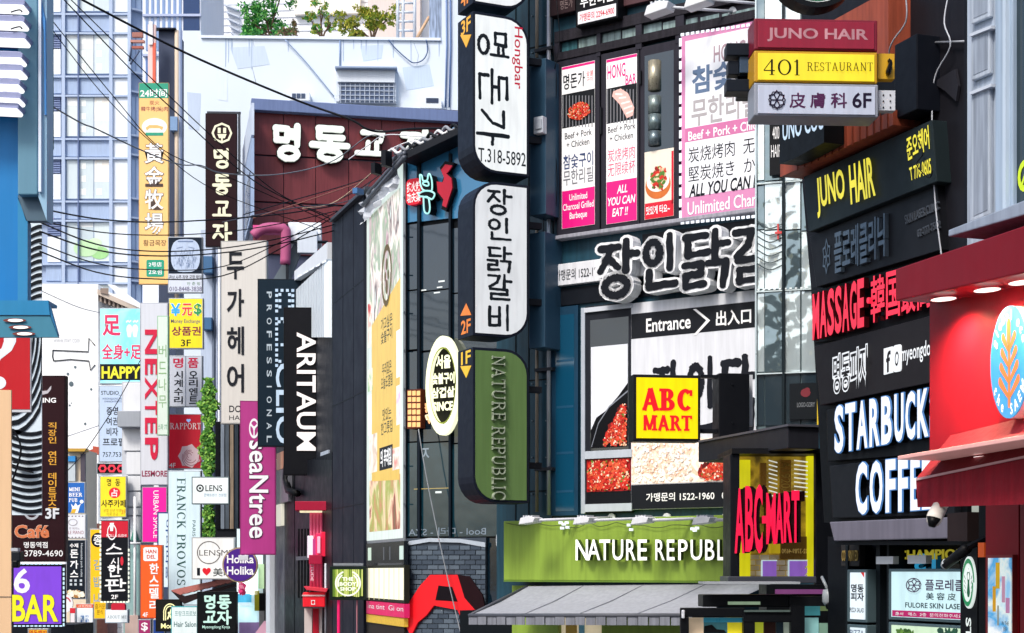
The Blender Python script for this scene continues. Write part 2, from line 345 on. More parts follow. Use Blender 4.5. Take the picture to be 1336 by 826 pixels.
# --- serif capitals, as strokes: T = stem, t = hairline
def serif(word, T=0.15, t=0.05, s=0.05, gap=0.14):
    polys = []; x = 0
    def ln(x0, y0, x1, y1, wd):
        L = math.hypot(x1 - x0, y1 - y0); nx, ny = -(y1 - y0) / L * wd / 2, (x1 - x0) / L * wd / 2
        polys.append([(x + x0 + nx, y0 + ny), (x + x1 + nx, y1 + ny), (x + x1 - nx, y1 - ny), (x + x0 - nx, y0 - ny)])
    def arc(cx, cy, rx, ry, a0, a1, wx, wy, n=10):
        A = [math.radians(a0 + (a1 - a0) * i / n) for i in range(n + 1)]
        polys.append([(x + cx + rx * math.cos(a), cy + ry * math.sin(a)) for a in A] + [(x + cx + (rx - wx) * math.cos(a), cy + (ry - wy) * math.sin(a)) for a in reversed(A)])
    def stem(cx, wd=None, y0=0, y1=1, sb=True, stp=True):
        wd = wd or T; ln(cx, y0, cx, y1, wd); e = wd / 2 + 0.09
        if sb: ln(cx - e, y0 + s / 2, cx + e, y0 + s / 2, s)
        if stp: ln(cx - e, y1 - s / 2, cx + e, y1 - s / 2, s)
    for ch in word:
        W = 0.62
        if ch == 'F' or ch == 'E':
            stem(.16); ln(.16, 1 - s / 2, .62, 1 - s / 2, s); ln(.16, .52, .5, .52, t); ln(.6, 1, .6, .8, s); ln(.5, .62, .5, .42, s)
            if ch == 'E': ln(.16, s / 2, .64, s / 2, s); ln(.63, 0, .63, .22, s)
        elif ch in 'RPB':
            stem(.16); arc(.36, .745, .28, .255, -90, 90, T, t); ln(.16, 1 - t / 2, .38, 1 - t / 2, t); ln(.16, .515, .38, .515, t)
            if ch == 'R': ln(.4, .5, .66, .02, T); ln(.56, s / 2, .8, s / 2, s); W = .74
            if ch == 'B': arc(.38, .27, .32, .27, -90, 90, T, t); ln(.16, t / 2, .38, t / 2, t); W = .7
        elif ch == 'A': ln(.1, 0, .4, 1, t * 1.4); ln(.38, 1, .68, 0, T); ln(.18, .32, .6, .32, t); ln(.0, s / 2, .22, s / 2, s); ln(.55, s / 2, .82, s / 2, s); W = .8
        elif ch == 'N': ln(.14, 0, .14, 1, t * 1.4); ln(.14, .97, .68, .05, T); ln(.68, 0, .68, 1, t * 1.4); ln(.02, s / 2, .28, s / 2, s); ln(.56, 1 - s / 2, .8, 1 - s / 2, s); ln(.0, 1 - s / 2, .2, 1 - s / 2, s); W = .8
        elif ch == 'M': ln(.14, 0, .14, 1, t * 1.4); ln(.16, 1, .48, .05, T); ln(.48, .05, .8, 1, t * 1.4); stem(.84); ln(.02, s / 2, .26, s / 2, s); W = 1.0
        elif ch == 'C': arc(.42, .5, .4, .5, 45, 315, T, t * 1.2, 16); ln(.7, .95, .7, .68, s); W = .76
        elif ch in 'OQ0': arc(.4, .5, .4, .5, 0, 360, T, t * 1.2, 24); W = .8
        elif ch == 'K': stem(.16); ln(.2, .38, .66, .98, t * 1.3); ln(.34, .6, .7, .02, T); ln(.54, 1 - s / 2, .78, 1 - s / 2, s); ln(.58, s / 2, .84, s / 2, s); W = .78
        elif ch == 'V': ln(.1, 1, .4, 0, T); ln(.4, 0, .68, 1, t * 1.4); ln(-.02, 1 - s / 2, .24, 1 - s / 2, s); ln(.56, 1 - s / 2, .78, 1 - s / 2, s); W = .76
        elif ch == 'S': arc(.3, .74, .26, .26, 30, 270, T * .8, t * 1.3, 12); arc(.3, .25, .28, .26, -150, 90, T * .8, t * 1.3, 12); ln(.53, .98, .53, .74, s); ln(.04, .02, .04, .28, s); W = .6
        elif ch == 'T': stem(.35, stp=False); ln(0, 1 - s / 2, .7, 1 - s / 2, s); ln(.025, 1, .025, .78, s); ln(.675, 1, .675, .78, s); W = .7
        elif ch == 'U': ln(.14, 1, .14, .3, T); arc(.38, .32, .31, .32, 180, 360, T * .8, t * 1.3, 12); ln(.66, 1, .66, .3, t * 1.4); ln(.0, 1 - s / 2, .28, 1 - s / 2, s); ln(.54, 1 - s / 2, .78, 1 - s / 2, s); W = .78
        elif ch == 'I': stem(.14); W = .28
        elif ch == 'L': stem(.16); ln(.16, s / 2, .6, s / 2, s); ln(.59, 0, .59, .24, s); W = .62
        elif ch == '4': ln(.5, 0, .5, 1, T * .9); ln(.5, .98, .03, .3, t); ln(.02, .28, .68, .28, t * 1.3); ln(.36, s / 2, .64, s / 2, s); W = .7
        elif ch == '1': stem(.2, T * .9, stp=False); ln(.2, .96, .04, .84, t); W = .34
        elif ch == ' ': W = .3
        x += W + gap
    tot = x - gap
    return [[(a / tot, b) for a, b in p] for p in polys]
def ring(cx, cy, r0, r1, n=24, a0=0, a1=360, asp=1.0):
    """a ring as separate sectors so that each stays a simple polygon"""
    out = []
    for i in range(n):
        A, B = math.radians(a0 + (a1 - a0) * i / n), math.radians(a0 + (a1 - a0) * (i + 1) / n)
        out.append([(cx + r1 * math.cos(A) / asp, cy + r1 * math.sin(A)), (cx + r1 * math.cos(B) / asp, cy + r1 * math.sin(B)), (cx + r0 * math.cos(B) / asp, cy + r0 * math.sin(B)), (cx + r0 * math.cos(A) / asp, cy + r0 * math.sin(A))])
    return out
def disc(cx, cy, r, n=28, ry=None): return [(cx + r * math.cos(2 * math.pi * i / n), cy + (ry or r) * math.sin(2 * math.pi * i / n)) for i in range(n)]
def capsule(x0, y0, x1, y1, r, r2=None, n=5):
    r2 = r2 or r; L = math.hypot(x1 - x0, y1 - y0) or 1e-6; an = math.atan2(y1 - y0, x1 - x0)
    return [(x1 + r2 * math.cos(an + math.pi / 2 - math.pi * k / n), y1 + r2 * math.sin(an + math.pi / 2 - math.pi * k / n)) for k in range(n + 1)] + \
           [(x0 + r * math.cos(an - math.pi / 2 - math.pi * k / n), y0 + r * math.sin(an - math.pi / 2 - math.pi * k / n)) for k in range(n + 1)]
def W3(px, py, Y): return ((px - HX) / F * Y, Y, CZ + (HY - py) / F * Y)
def tagd(o, label, cat, group=None, kind=None):
    if label: o['label'] = label
    if cat: o['category'] = cat
    if group: o['group'] = group
    if kind: o['kind'] = kind
    return o
BLACK = mat('15171a', 0.4, 0.2); DARK = mat('22252c', 0.45, 0.15); STEEL = mat('9aa0a6', 0.35, 0.1, metal=0.6); WHITE = mat('e8ebee', 0.5, 0.05)
WIRE = mat('1a1c22', 0.5, 0.1); LT = lit('ffffff', 1.25)
VPERP, VST = 17.65, -72.35
# ================================================================== ground
g = mk('street_ground', [(-400, -60, 0), (400, -60, 0), (400, 900, 0), (-400, 900, 0)], [(0, 1, 2, 3)], mat('6a6c70', 0.8, 0.2, 0.6, bump=0.4)); g['kind'] = 'structure'
def sign(px0, py0, px1, py1, Y, ang, label, face, cab=None, thick=0.22, border=0.03, name='projecting_sign', cat='sign', group=None, arm=0, ref=None, gap=0.0):
    fr = Fr((px0 + px1) / 2, Y, ang); t = T(fr, name, label, cat, ((px0 + px1) / 2, py1), group)
    q = (px0, py0, px1, py1); t.box('cabinet', cab or STEEL, q, -thick, 0, bevel=0.006)
    Q = fr.quad(q, 0); u0, u1, v1, v0 = Q[0][0], Q[1][0], Q[0][1], Q[2][1]
    mb = MB(); mb.box(u0 + border, u1 - border, v0 + border, v1 - border, -0.005, 0.006); t.part('face_panel', face, mb)
    if arm:
        for fv in (0.14, 0.86):
            mb = MB(); v = v0 + (v1 - v0) * fv; a, b = (u1, u1 + arm) if arm > 0 else (u0 + arm, u0); mb.box(a, b, v - 0.03, v + 0.03, -thick / 2 - 0.03, -thick / 2 + 0.03); t.part('bracket_arm', DARK, mb)
    return t
# ================================================================== restaurant building with the grill posters (H)
H = Fr(850, 25, -34.9)
TEAL = mat('1c4252', 0.4, 0.25, 1.5, streak=0.3, bump=0.1); FRM = mat('3b3945', 0.45, 0.12, 3, streak=0.2); GRY = mat('8f949c', 0.5, 0.12)
b = T(H, 'restaurant_building', 'dark teal restaurant building with grill posters in its upper windows', 'building', (850, 0, 0.0))
b.body('wall', TEAL, [(648, -40), (1110, -120)], 0, -3, 0)
for (x0, y0, x1, y1, r) in ((723, 44, 992, 60, 723), (723, 72, 992, 84, 723)):
    b.box('window_rail', mat('37343d', 0.6, 0.3, 6, streak=0.4, bump=0.3), (x0, y0 - 2, x1, y1 - 4, r), 0, 0.14)
for i, (x0, x1, yt, yb) in enumerate(((730, 778, 54, 72), (783, 829, 44, 64), (837, 881, 34, 54), (893, 985, 25, 47))):
    b.box('transom_frame', FRM, (x0 - 3, yt - 3, x1 + 3, yb + 2, x0), 0, 0.05)
    if i == 3:
        for a, c in ((893, 910), (914, 938), (942, 985)): b.box('transom_pane', mat('7f9596', 0.2, 0.5, 5, streak=0.5), (a, 26 - (a - 893) * .15, c, 47 - (a - 893) * .15, a), 0.05, 0.06)
    else:
        m_ = (x0 + x1) / 2 + (5 if i else 0)
        b.box('transom_pane', mat('7f9596' if i else '3f6a72', 0.2, 0.5, 5, streak=0.5), (x0, yt, m_ - 1, yb, x0), 0.05, 0.06)
        b.box('transom_pane', mat('8ba19f', 0.2, 0.5, 5, streak=0.5), (m_ + 1, yt - (m_ - x0) * .15, x1, yb - (m_ - x0) * .15, m_), 0.05, 0.062)
for x0, x1, yt, yb in ((723, 730, 56, 72), (778, 783, 46, 66), (829, 837, 36, 57), (881, 892, 27, 49)): b.box('transom_post', FRM, (x0, yt - 6, x1, yb + 8, x0), 0.05, 0.13)
MAG = mat('e0147c', 0.35, 0.03); PW = mat('f4f4f6', 0.3, 0.03); INK = mat('22252f', 0.4, 0.05); RED = mat('d31636', 0.35, 0.05); BLU = mat('3a4a72', 0.4, 0.05); GR2 = mat('77787e', 0.4, 0.05)
MEAT = [mat(h, 0.35, 0.15, 30) for h in ('e8503c', 'c8281e', 'f08a62', 'a81414', 'f4b79a', '7a0e0e')]
GRILL = mat('23262b', 0.4, 0.2, 20)
DKR = [mat(h, .3, .2, 30) for h in ('5a0c08', '7a120c', '98180f', '3f0a08')]; MID = [mat(h, .3, .2, 30) for h in ('c8281e', 'e04a30', 'b41c14', 'd8603a')]; HIL = [mat(h, .3, .1, 30) for h in ('f8c8a8', 'f6a07a', 'ffe6d2', '5a8a2a', 'f0b088')]
def food(t, q, w, n, size, seed, clip=None):
    t.blobs('chicken', DKR, q, w, n, size * 1.3, seed, clip); t.blobs('chicken', MID, q, w + .01, int(n * 1.6), size * .8, seed + 1, clip); t.blobs('highlights', HIL, q, w + .02, int(n * 1.1), size * .28, seed + 2, clip); t.blobs('chicken', MID[:2], q, w + .025, n, size * .35, seed + 3, clip)
def casement(x0, x1, yt, yb, gx0, gx1, gt, gb):
    b.box('casement_frame', FRM, (x0, yt, x1, yb, x0), 0.0, 0.12, bevel=0.01)
    b.box('casement_pane', glass('10222a', 0.06), (gx0, gt, gx1, gb, gx0), 0.12, 0.125)
casement(726, 782, 80, 308, 733, 776, 88, 299)
casement(784, 834, 71, 303, 791, 831, 78, 293)
casement(835, 886, 62, 298, 841, 879, 73, 287)
b.box('handle', DARK, (782.6, 140, 784.5, 175, 783), 0.12, 0.16)
b.box('handle', DARK, (834, 92, 836, 110, 835), 0.12, 0.16)
# vessels seen through the third casement
for yy, hh, cc in ((80, 38, 'b9b29b'), (126, 22, '8d9a96'), (150, 20, '7b8b8c'), (172, 18, '6c7a80')):
    b.tube('stacked_pot', mat(cc, 0.3, 0.3, 8, streak=0.3, metal=0.6), [(854, yy, .13), (854, yy + hh, .13)], .1, n=14)
for y in (60, 205, 350, 495, 640): b.box('cladding_joint', mat('0e2028', .5, .1), (650, y, 721, y + 1.6, 700), 0, .012)
for x in (672, 689, 720.5): b.box('cladding_joint', mat('0e2028', .5, .1), (x, -40, x + 1, 700), 0, .014)
b.strip('bolts', mat('5a6a74', .4, .1, metal=.4), [(x, y, x + 1.5, y + 1.5) for x in (693, 711) for y in range(20, 660, 48)], 0, .03)
# window poster 1
t = T(H, 'window_poster', 'tall pink and white grill menu poster with meat on skewers in the leftmost casement', 'poster', (754, 299), 'menu posters in the restaurant windows')
t.box('sheet', PW, (733, 88, 776, 299, 733), 0.128, 0.132)
t.box('band', MAG, (733.3, 88.4, 775.7, 91.5, 733.3), 0.132, 0.134); t.box('band', MAG, (733.3, 250, 775.7, 298.6, 733.3), 0.132, 0.134)
t.box('photo', GRILL, (733.3, 124, 775.7, 168, 733.3), 0.132, 0.134)
t.strip('grill_bars', GR2, [(734 + i * 4.2, 124.5, 735.2 + i * 4.2, 166, 735 + i * 4.2) for i in range(10)], 0.134, 0.1345)
food(t, (738, 134, 773, 163, 738), 0.135, 70, 0.045, 3, lambda a, c: (a - .5) ** 2 + (c - .5) ** 2 * 1.2 < .2)
t.txt(INK, '명돈가', (735, 98, 763, 118, 735), 0.134, bold=.03); t.txt(RED, '숯불\n구이', (765, 93, 774, 108, 765), 0.134)
t.txt(INK, 'Beef + Pork\n+ Chicken', (737, 174, 772, 194, 737), 0.134, bold=.015)
t.txt(BLU, '참숯구이', (735, 203, 774, 222, 735), 0.134, bold=.03); t.txt(GR2, '무한리필', (735, 223, 774, 243, 735), 0.134, bold=.02)
t.txt(PW, 'Unlimited\nCharcoal Grilled\nBarbeque', (734.5, 255, 774.5, 290, 734.5), 0.136, bold=.025)
t = T(H, 'window_poster', 'tall pink and white poster with a raw pork slice in the middle casement', 'poster', (811, 293), 'menu posters in the restaurant windows')
t.box('sheet', PW, (791, 78, 831, 293, 791), 0.128, 0.132)
t.box('band', MAG, (791.3, 78.4, 830.7, 82, 791.3), 0.132, 0.134); t.box('band', MAG, (791.3, 238, 830.7, 292.6, 791.3), 0.132, 0.134)
t.box('photo', GRILL, (791.3, 116, 830.7, 162, 791.3), 0.132, 0.134)
t.strip('grill_bars', GR2, [(792 + i * 4.2, 116.5, 793.2 + i * 4.2, 161, 792 + i * 4.2) for i in range(9)], 0.134, 0.1345)
t.shapes('pork_slice', [mat('e9b7ae', 0.4, 0.2, 20)], [[(.1, .95), (.4, 1), (.7, .8), (.95, .3), (.9, .05), (.65, 0), (.35, .5), (.05, .8)]], (797, 118, 829, 158, 797), 0.1348)
t.shapes('pork_marbling', [mat('f6e2dc', 0.4, 0.1)], [capsule(.2, .85, .45, .8, .03), capsule(.35, .7, .6, .68, .03), capsule(.45, .5, .75, .52, .03), capsule(.55, .32, .85, .36, .03), capsule(.65, .15, .88, .2, .03)], (797, 118, 829, 158, 797), 0.1355)
t.txt(MAG, 'HONG', (792.5, 86, 816, 104, 792.5), 0.134, bold=.03); t.txt(MAG, 'BAR', (816, 98, 830, 111, 816), 0.134, bold=.03)
t.txt(INK, 'Beef + Pork\n+ Chicken', (793, 166, 829, 186, 793), 0.134, bold=.015)
t.txt(mat('d1406c', 0.4, 0.05), '炭烧烤肉\n无限续杯', (793, 195, 829, 231, 793), 0.134, bold=.0)
t.txt(PW, 'ALL\nYOU CAN\nEAT !!', (793, 244, 829, 284, 793), 0.136, bold=.04, shear=.2)
t = T(H, 'window_poster', 'square red poster of a noodle bowl low in the third casement', 'poster', (860, 287), 'menu posters in the restaurant windows')
t.box('sheet', mat('e7dccb', 0.3, 0.1), (841, 199, 879, 287, 841), 0.128, 0.132); t.box('band', mat('cf1830', 0.35, 0.05), (841.3, 266, 878.7, 286.6, 841.3), 0.132, 0.134)
t.box('band', mat('cf1830', 0.35, 0.05), (876, 197, 878.7, 266, 876), 0.132, 0.134)
t.shapes('bowl', [mat('c76a2a', 0.4, 0.2, 9)], [disc(.5, .5, .5, 24, .5)], (842, 226, 875, 262, 842), 0.1345)
t.shapes('plate', [mat('f2ece0', 0.4, 0.05)], [disc(.5, .5, .48, 24, .45)], (843, 224, 874, 254, 843), 0.1355)
t.blobs('noodles', [mat('c92a1c', .4, .1), mat('8e1a12', .4, .1), mat('4f7a2c', .4, .1), mat('e0c9a0', .4, .1)], (845, 212, 873, 252, 845), 0.136, 110, 0.05, 5, lambda a, c: (a - .5) ** 2 + (c - .4) ** 2 < .2)
t.txt(PW, '맛있게 타요~', (843, 270, 874, 281, 843), 0.136, bold=.03)
# large banner with led rim
t = T(H, 'grill_banner', 'big white and pink restaurant banner rimmed with small white lights', 'banner', (935, 287), None)
t.box('sheet', mat('cf86b0', 0.35, 0.04), (889, 48, 1000, 288, 889), 0.1, 0.16); t.box('field', mat('eceef3', 0.35, 0.04), (894, 54, 1000, 258, 894), 0.16, 0.163)
t.box('band', mat('c8709f', 0.35, 0.04), (894, 168, 1000, 186, 894), 0.163, 0.165)
t.txt(mat('a88f98', .4, .03), 'HONG BAR', (931, 60, 1004, 82, 931), 0.165, bold=.03)
t.txt(mat('5d7391', .4, .03), '참숯구이', (903, 88, 1012, 124, 903), 0.165, bold=.06); t.txt(mat('a7a2a4', .4, .03), '무한리필', (902, 130, 988, 166, 902), 0.165, bold=.04)
t.txt(PW, 'Beef + Pork + Chicken', (898, 172, 1004, 184, 898), 0.167, bold=.03)
t.txt(INK, '炭烧烤肉  无限续杯', (898, 193, 1034, 213, 898), 0.165, bold=.0); t.txt(INK, '堅炭焼き  かわいい', (898, 218, 1034, 238, 898), 0.165, bold=.0)
t.txt(INK, 'ALL YOU CAN EAT', (899, 241, 1006, 258, 899), 0.165, bold=.05, shear=.2); t.txt(PW, 'Unlimited Charcoal', (897, 264, 1010, 281, 897), 0.165, bold=.02)
BULB = lit('eef4ff', 1.3)
mb = MB()
for i in range(17):
    x = 888 + i * 6.6; u, v = H.uv(x, 45.5 - (x - 888) * .145, .17); u2, v2 = H.uv(x + 4, 45.5 - (x + 4 - 888) * .145, .17); mb.box(u, u2, v - .02, v + .02, .15, .17)
    u, v = H.uv(x, 291 - (x - 888) * .09, .17); u2, _ = H.uv(x + 4, 291, .17); mb.box(u, u2, v - .02, v + .02, .15, .17)
for i in range(16):
    u, v = H.uv(887.5, 55 + i * 15, .17); mb.box(u - .02, u + .02, v - .06, v + .06, .15, .17)
t.part('light_strip', BULB, mb, kind='stuff')
# sill and shop board
b.box('window_sill', mat('9a9aa4', 0.5, 0.3, 6, streak=0.3), (721, 308, 992, 313, 721), 0, 0.2, bevel=.01)
t = T(H, 'shop_board', 'long white name board with raised brushed letters above the entrance posters', 'sign', (850, 374))
t.box('board', mat('dfe1e6', 0.4, 0.05, streak=.15), (720, 346, 992, 374, 720), 0, 0.12, bevel=.01)
t.box('backing', mat('2a2c33', 0.5, 0.2), (838, 306, 992, 337, 838), 0, 0.05)
t.txt(INK, '가맹문의 1522-1960', (725, 353, 786, 367, 725), 0.125, bold=.01)
L3W = mat('eceef2', 0.5, 0.1, 4, streak=.2); L3K = mat('1b1f28', 0.45, 0.1)
for i, (ch, x0, x1, y0, y1) in enumerate((('장', 780, 833, 315, 388), ('인', 838, 884, 309, 379), ('닭', 890, 952, 302, 374), ('갈', 956, 1006, 296, 368))):
    asp = (x1 - x0) / (y1 - y0)
    o = t.shapes('letter', L3W, brush(ch, .115, i, asp, .03), (x0, y0, x1, y1), 0.14, 0.24, step=0.0)
    t.shapes('letter_ink', L3K, brush(ch, .072, i + 9, asp, .25), (x0, y0, x1, y1), 0.387, parent=o)
b.box('fascia', mat('191f29', 0.5, 0.3, 3), (723, 378, 992, 400, 723), 0, 0.04)
# lower left window and casement
b.box('blue_window_frame', mat('163a52', 0.4, 0.2), (719, 402, 754, 673, 719), 0, 0.06); b.box('blue_window_pane', glass('0f4763', 0.12, .3), (725, 412, 749, 667, 725), 0.06, 0.063)
for y in (470, 530, 590, 640): b.box('blue_window_shelf', mat('1b4a68', .4, .2), (726, y, 748, y + 3, 726), 0.063, 0.066)
b.box('window_jamb', mat('aab2bd', .4, .15), (758, 402, 763, 670, 758), 0, 0.1)
b.box('lower_window_frame', mat('30333d', .45, .15), (763, 400, 824, 670, 763), 0, 0.08, bevel=.01); b.box('window_head', mat('c3c8d0', .4, .1), (762, 402, 824, 408, 762), 0.08, 0.12)
b.box('lower_pane', glass('10161e', .08), (770, 418, 820, 590, 770), .08, .083); b.box('window_ledge', mat('b4bcc6', .4, .15), (763, 589, 824, 599, 763), 0.08, 0.13)
b.box('window_ledge', mat('b4bcc6', .4, .15), (763, 658, 824, 668, 763), 0.08, 0.13)
t = T(H, 'window_poster', 'white poster of a black pan heaped with red chicken in the narrow window', 'poster', (795, 588), 'menu posters in the restaurant windows')
t.box('sheet', mat('d7dbe2', 0.35, 0.04, emit=.05), (771, 453, 819, 585, 771), 0.084, 0.087)
t.shapes('pan', mat('15171c', .35, .2), [[(0, 0), (.0, .18), (.15, .3), (.4, .36), (.75, .5), (1, .62), (1, 0)]], (771, 453, 819, 585, 771), 0.088)
t.shapes('pan_rim', mat('7d828c', .3, .1), [capsule(.02, .02, .2, .24, .008), capsule(.2, .24, .5, .4, .008), capsule(.5, .4, 1, .54, .008)], (771, 453, 819, 585, 771), 0.089)
food(t, (786, 528, 819, 584, 786), 0.0895, 90, 0.07, 7, lambda a, c: c < a + .15 or a > .75)
t = T(H, 'window_poster', 'small close-up photograph of red spicy chicken under the narrow window', 'poster', (795, 657), 'menu posters in the restaurant windows')
t.box('sheet', mat('1c1e24', .4, .1), (765, 599, 823, 658, 765), 0.084, 0.087); t.box('photo', MEAT[3], (765.5, 600, 822.5, 642, 765.5), 0.087, 0.0885)
food(t, (765.5, 600, 822.5, 642, 765.5), 0.089, 130, 0.08, 8)
# big entrance poster wall
t = T(H, 'entrance_panel', 'large white restaurant panel with a black entrance arrow band and chicken photograph', 'sign', (890, 664))
t.box('panel', mat('d9dce2', 0.4, 0.05, streak=.12), (823.5, 396, 1000, 665, 823.5), 0, 0.1)
t.box('arrow_band', mat('24272e', .35, .1), (823.6, 410, 1000, 442.5, 823.6), 0.1, 0.103)
t.txt(PW, 'Entrance', (843, 416, 901, 434, 843), 0.105, bold=.035)
mbx = [[(904, 403.5), (908, 403), (926.5, 418), (908, 437.5), (904, 438), (921.5, 418)]]
t.poly('arrow', PW, mbx[0], 0.103, 0.106)
t.txt(PW, '出入口', (934, 406, 980, 426, 934), 0.105, bold=.05)
for i, (ch, x0, x1) in enumerate((('장', 852, 890), ('인', 896, 935), ('닭', 941, 985), ('갈', 990, 1030))):
    t.shapes('brush_letter', INK, brush(ch, .055, i + 30, .5, .35), (x0, 474 - (x0 - 852) * .07, x1, 572 - (x0 - 852) * .05, x0), 0.105)
t.box('photo', pic(['f6e4d4', 'f3d4bd', 'f9efe4', 'e9b898', 'f5dcc8'], 4, emit=.15), (824, 576, 1000, 632, 824), 0.103, 0.106)
food(t, (892, 588, 985, 630, 892), 0.107, 170, 0.075, 11, lambda a, c: a > .2 + .5 * abs(c - .2) or a > .6)
t.blobs('rice', [mat(h, .4, .05) for h in ('fff6ea', 'fbe6d6', 'f3cdb4', 'fffaf2')], (826, 578, 905, 631, 826), .1065, 420, .03, 31)
t.box('phone_band', mat('24272e', .35, .1), (823.6, 633, 1000, 664.5, 823.6), 0.103, 0.106)
t.txt(PW, '가맹문의 1522-1960   02)318-5892', (843, 643.5, 1000, 656.5, 843), 0.108, bold=.03)
# top signs
t = T(H, 'menu_sign', 'black and white sign with red telephone number above the transom windows', 'sign', (778, 32)); t.box('cabinet', mat('16171b', .4, .1), (751, -40, 806, 35, 753), 0, 0.3, bevel=.01)
t.box('face_panel', mat('e9e9ee', .35, .04), (754, 16, 803.5, 32, 754), 0.3, 0.31); t.txt(mat('c8203a', .4, .05), '가맹문의 2294-6900', (756, 18.5, 801.5, 29, 756), .312, bold=.03); t.txt(PW, '무한리필', (757, -4, 800, 11, 757), .305, bold=.03)
t = T(H, 'brown_sign', 'faded dark brown sign left of the black telephone sign at the top', 'sign', (735, 22)); t.box('cabinet', mat('3b2a2e', .5, .2), (717, -30, 750, 22, 717), 0, .15, bevel=.01); t.txt(mat('7e6d6c', .5, .1), '명돈가', (731, 1, 747, 13, 731), .155, bold=.0)
t = T(H, 'brown_sign', 'dark maroon sign board right of the black telephone sign at the top', 'sign', (830, 8)); t.box('cabinet', mat('4a2e33', .5, .2), (811, -40, 852, 9, 811), 0, .12, bevel=.01)
# flood lamps on arms
def flood(x, y, L, label, fr=H, w=.9, s=1.0, grp='white flood lamps on arms'):
    t = T(fr, 'flood_lamp', label, 'lamp', (x, y), grp)
    mb = MB(); u, v = fr.uv(x, y, w); h = .1 * s
    mb.prism([(u - .22 * s, v - h * .9), (u - .17 * s, v + h * .5), (u + .02, v + h * .9), (u + .2 * s, v + h * .5), (u + .16 * s, v - h * .5)], w - .12, w + .12)
    t.part('lamp_housing', mat('d4d6da', .4, .1), mb, bevel=.01)
    mb = MB()
    for k in range(4): mb.box(u - .12 * s + k * .07 * s, u - .09 * s + k * .07 * s, v + h * .6, v + h * 1.05, w - .1, w + .1)
    t.part('cooling_fins', mat('b9bcc2', .4, .1), mb)
    mb = MB(); mb.tube([(u + .15 * s, w, v), (u + L, .05, v + .06)], .022, 6); t.part('arm', mat('c9ccd2', .4, .1), mb, smooth=True)
    mb = MB(); mb.prism([(u + L + .07 * math.cos(k), v + .06 + .07 * math.sin(k)) for k in [i * .7 for i in range(9)]], 0.02, .06); t.part('wall_plate', mat('c9ccd2', .4, .1), mb)
flood(862, 12, .75, 'white flood lamp on a long arm above the second casement'); flood(914, 2, .7, 'white flood lamp at the top edge above the grill banner')
# pipes and boxes on the wall strip
b.tube('drain_pipe', mat('a9adb4', .35, .2, metal=.4), [(716, -20, .12), (716, 672, .12)], .035)
b.tube('drain_pipe', mat('8f8474', .45, .2), [(700.5, -20, .1), (700.5, 75, .1)], .03); b.tube('drain_pipe', mat('8f8474', .45, .2), [(700.5, 300, .1), (700.5, 668, .1)], .03)
for y in (62, 110, 236, 268, 435, 480, 610): b.box('pipe_clamp', mat('3a3d44', .4, .1), (697, y, 720, y + 4, 708), 0, .16)
b.box('service_box', mat('1e3444', .4, .2, k=1.8), (691, 80, 712, 282, 691), 0, .5, bevel=.01); b.box('service_box', mat('1e3444', .4, .2, k=1.8), (690, 305, 711, 455, 690), 0, .5, bevel=.01)
t = T(H, 'meter_box', 'small light grey meter box on the pipe strip beside the tall box sign', 'meter box', (702, 174)); t.box('case', mat('b9c0c8', .4, .08), (696, 152, 708, 174, 702), .5, .62, bevel=.01); t.box('lid', mat('a7aeb8', .4, .08), (698, 156, 706, 168, 702), .62, .64)
for i, pts in enumerate(([(722, 60), (726, 110), (723, 170), (727, 240), (722, 300)], [(708, 180), (713, 230), (709, 300), (715, 380)], [(726, 0), (730, 50), (724, 90)])):
    b.tube('cable', WIRE, [(x, y, .2 + .02 * i) for x, y in pts], .008, n=4)
# ---- green cosmetics shop front
NG = mat('86a23c', 0.4, 0.06, 1.0, streak=.15)
t = T(H, 'green_name_board', 'long leaf green cosmetics name board with white letters over the grey awning', 'sign', (800, 757))
t.box('board', NG, [(657, 680), (1010, 670), (1010, 759), (657, 757)], 0.0, .55, bevel=.01)
t.box('edge_trim', mat('5f7d2c', .4, .1), [(657, 757), (1010, 759), (1010, 761), (657, 759)], 0.1, .56)
NL = mat('f1f6ea', .3, .03, emit=.45)
for ch, x0, x1 in (('N', 751, 767), ('A', 766, 783), ('T', 782, 796), ('U', 799, 813), ('R', 817, 829), ('E', 832, 844), ('R', 855, 867), ('E', 870, 880), ('P', 885, 897), ('U', 901, 916), ('B', 920, 932), ('L', 936, 946), ('I', 948, 951), ('C', 954, 968)):
    t.txt(NL, ch, (x0, 704, x1, 731), .715, bold=.02, name='letter'); t.txt(mat('3f5228', .5, .1), ch, (x0, 704, x1, 731), .62, .09, bold=.02, name='letter_return')
for i, (x, L) in enumerate(((693, .75), (764, .75), (840, .75), (920, .6))): flood(x, 679, L, ['white flood lamp at the left end of the green name board', 'second white flood lamp from the left over the green name board', 'white flood lamp over the middle of the green name board', 'rightmost white flood lamp over the green name board'][i], H, 1.2, .72)
for x in (700, 772, 850, 925):
    u, v = H.uv(x, 678, 1.1); d = bpy.data.lights.new('flood_light', 'SPOT'); d.energy = 26; d.color = (1, 1, .86); d.spot_size = math.radians(100); d.spot_blend = 1; d.shadow_soft_size = .04
    o = bpy.data.objects.new('flood_light', d); COL.objects.link(o); o.location = H.world(u, 1.12, v + .02); tg = Vector(H.world(u + .3, .5, v - .9)); o.rotation_euler = (Vector(o.location) - tg).to_track_quat('Z', 'Y').to_euler()
rnd = random.Random(4); pts = [(660 + i * 12, 683 + rnd.uniform(-2, 3) + (3 if i % 3 else 0), .6) for i in range(28)]
t.tube('string_light_cable', mat('4a5a30', .5, .1), pts, .006, n=4)
mb = MB()
for x, y in ((731, 682), (735, 684), (739, 682), (733, 689), (740, 688), (823, 691), (820, 685), (903, 690), (906, 692), (909, 689)):
    u, v = H.uv(x, y, .62); mb.box(u - .02, u + .02, v - .02, v + .02, .58, .64)
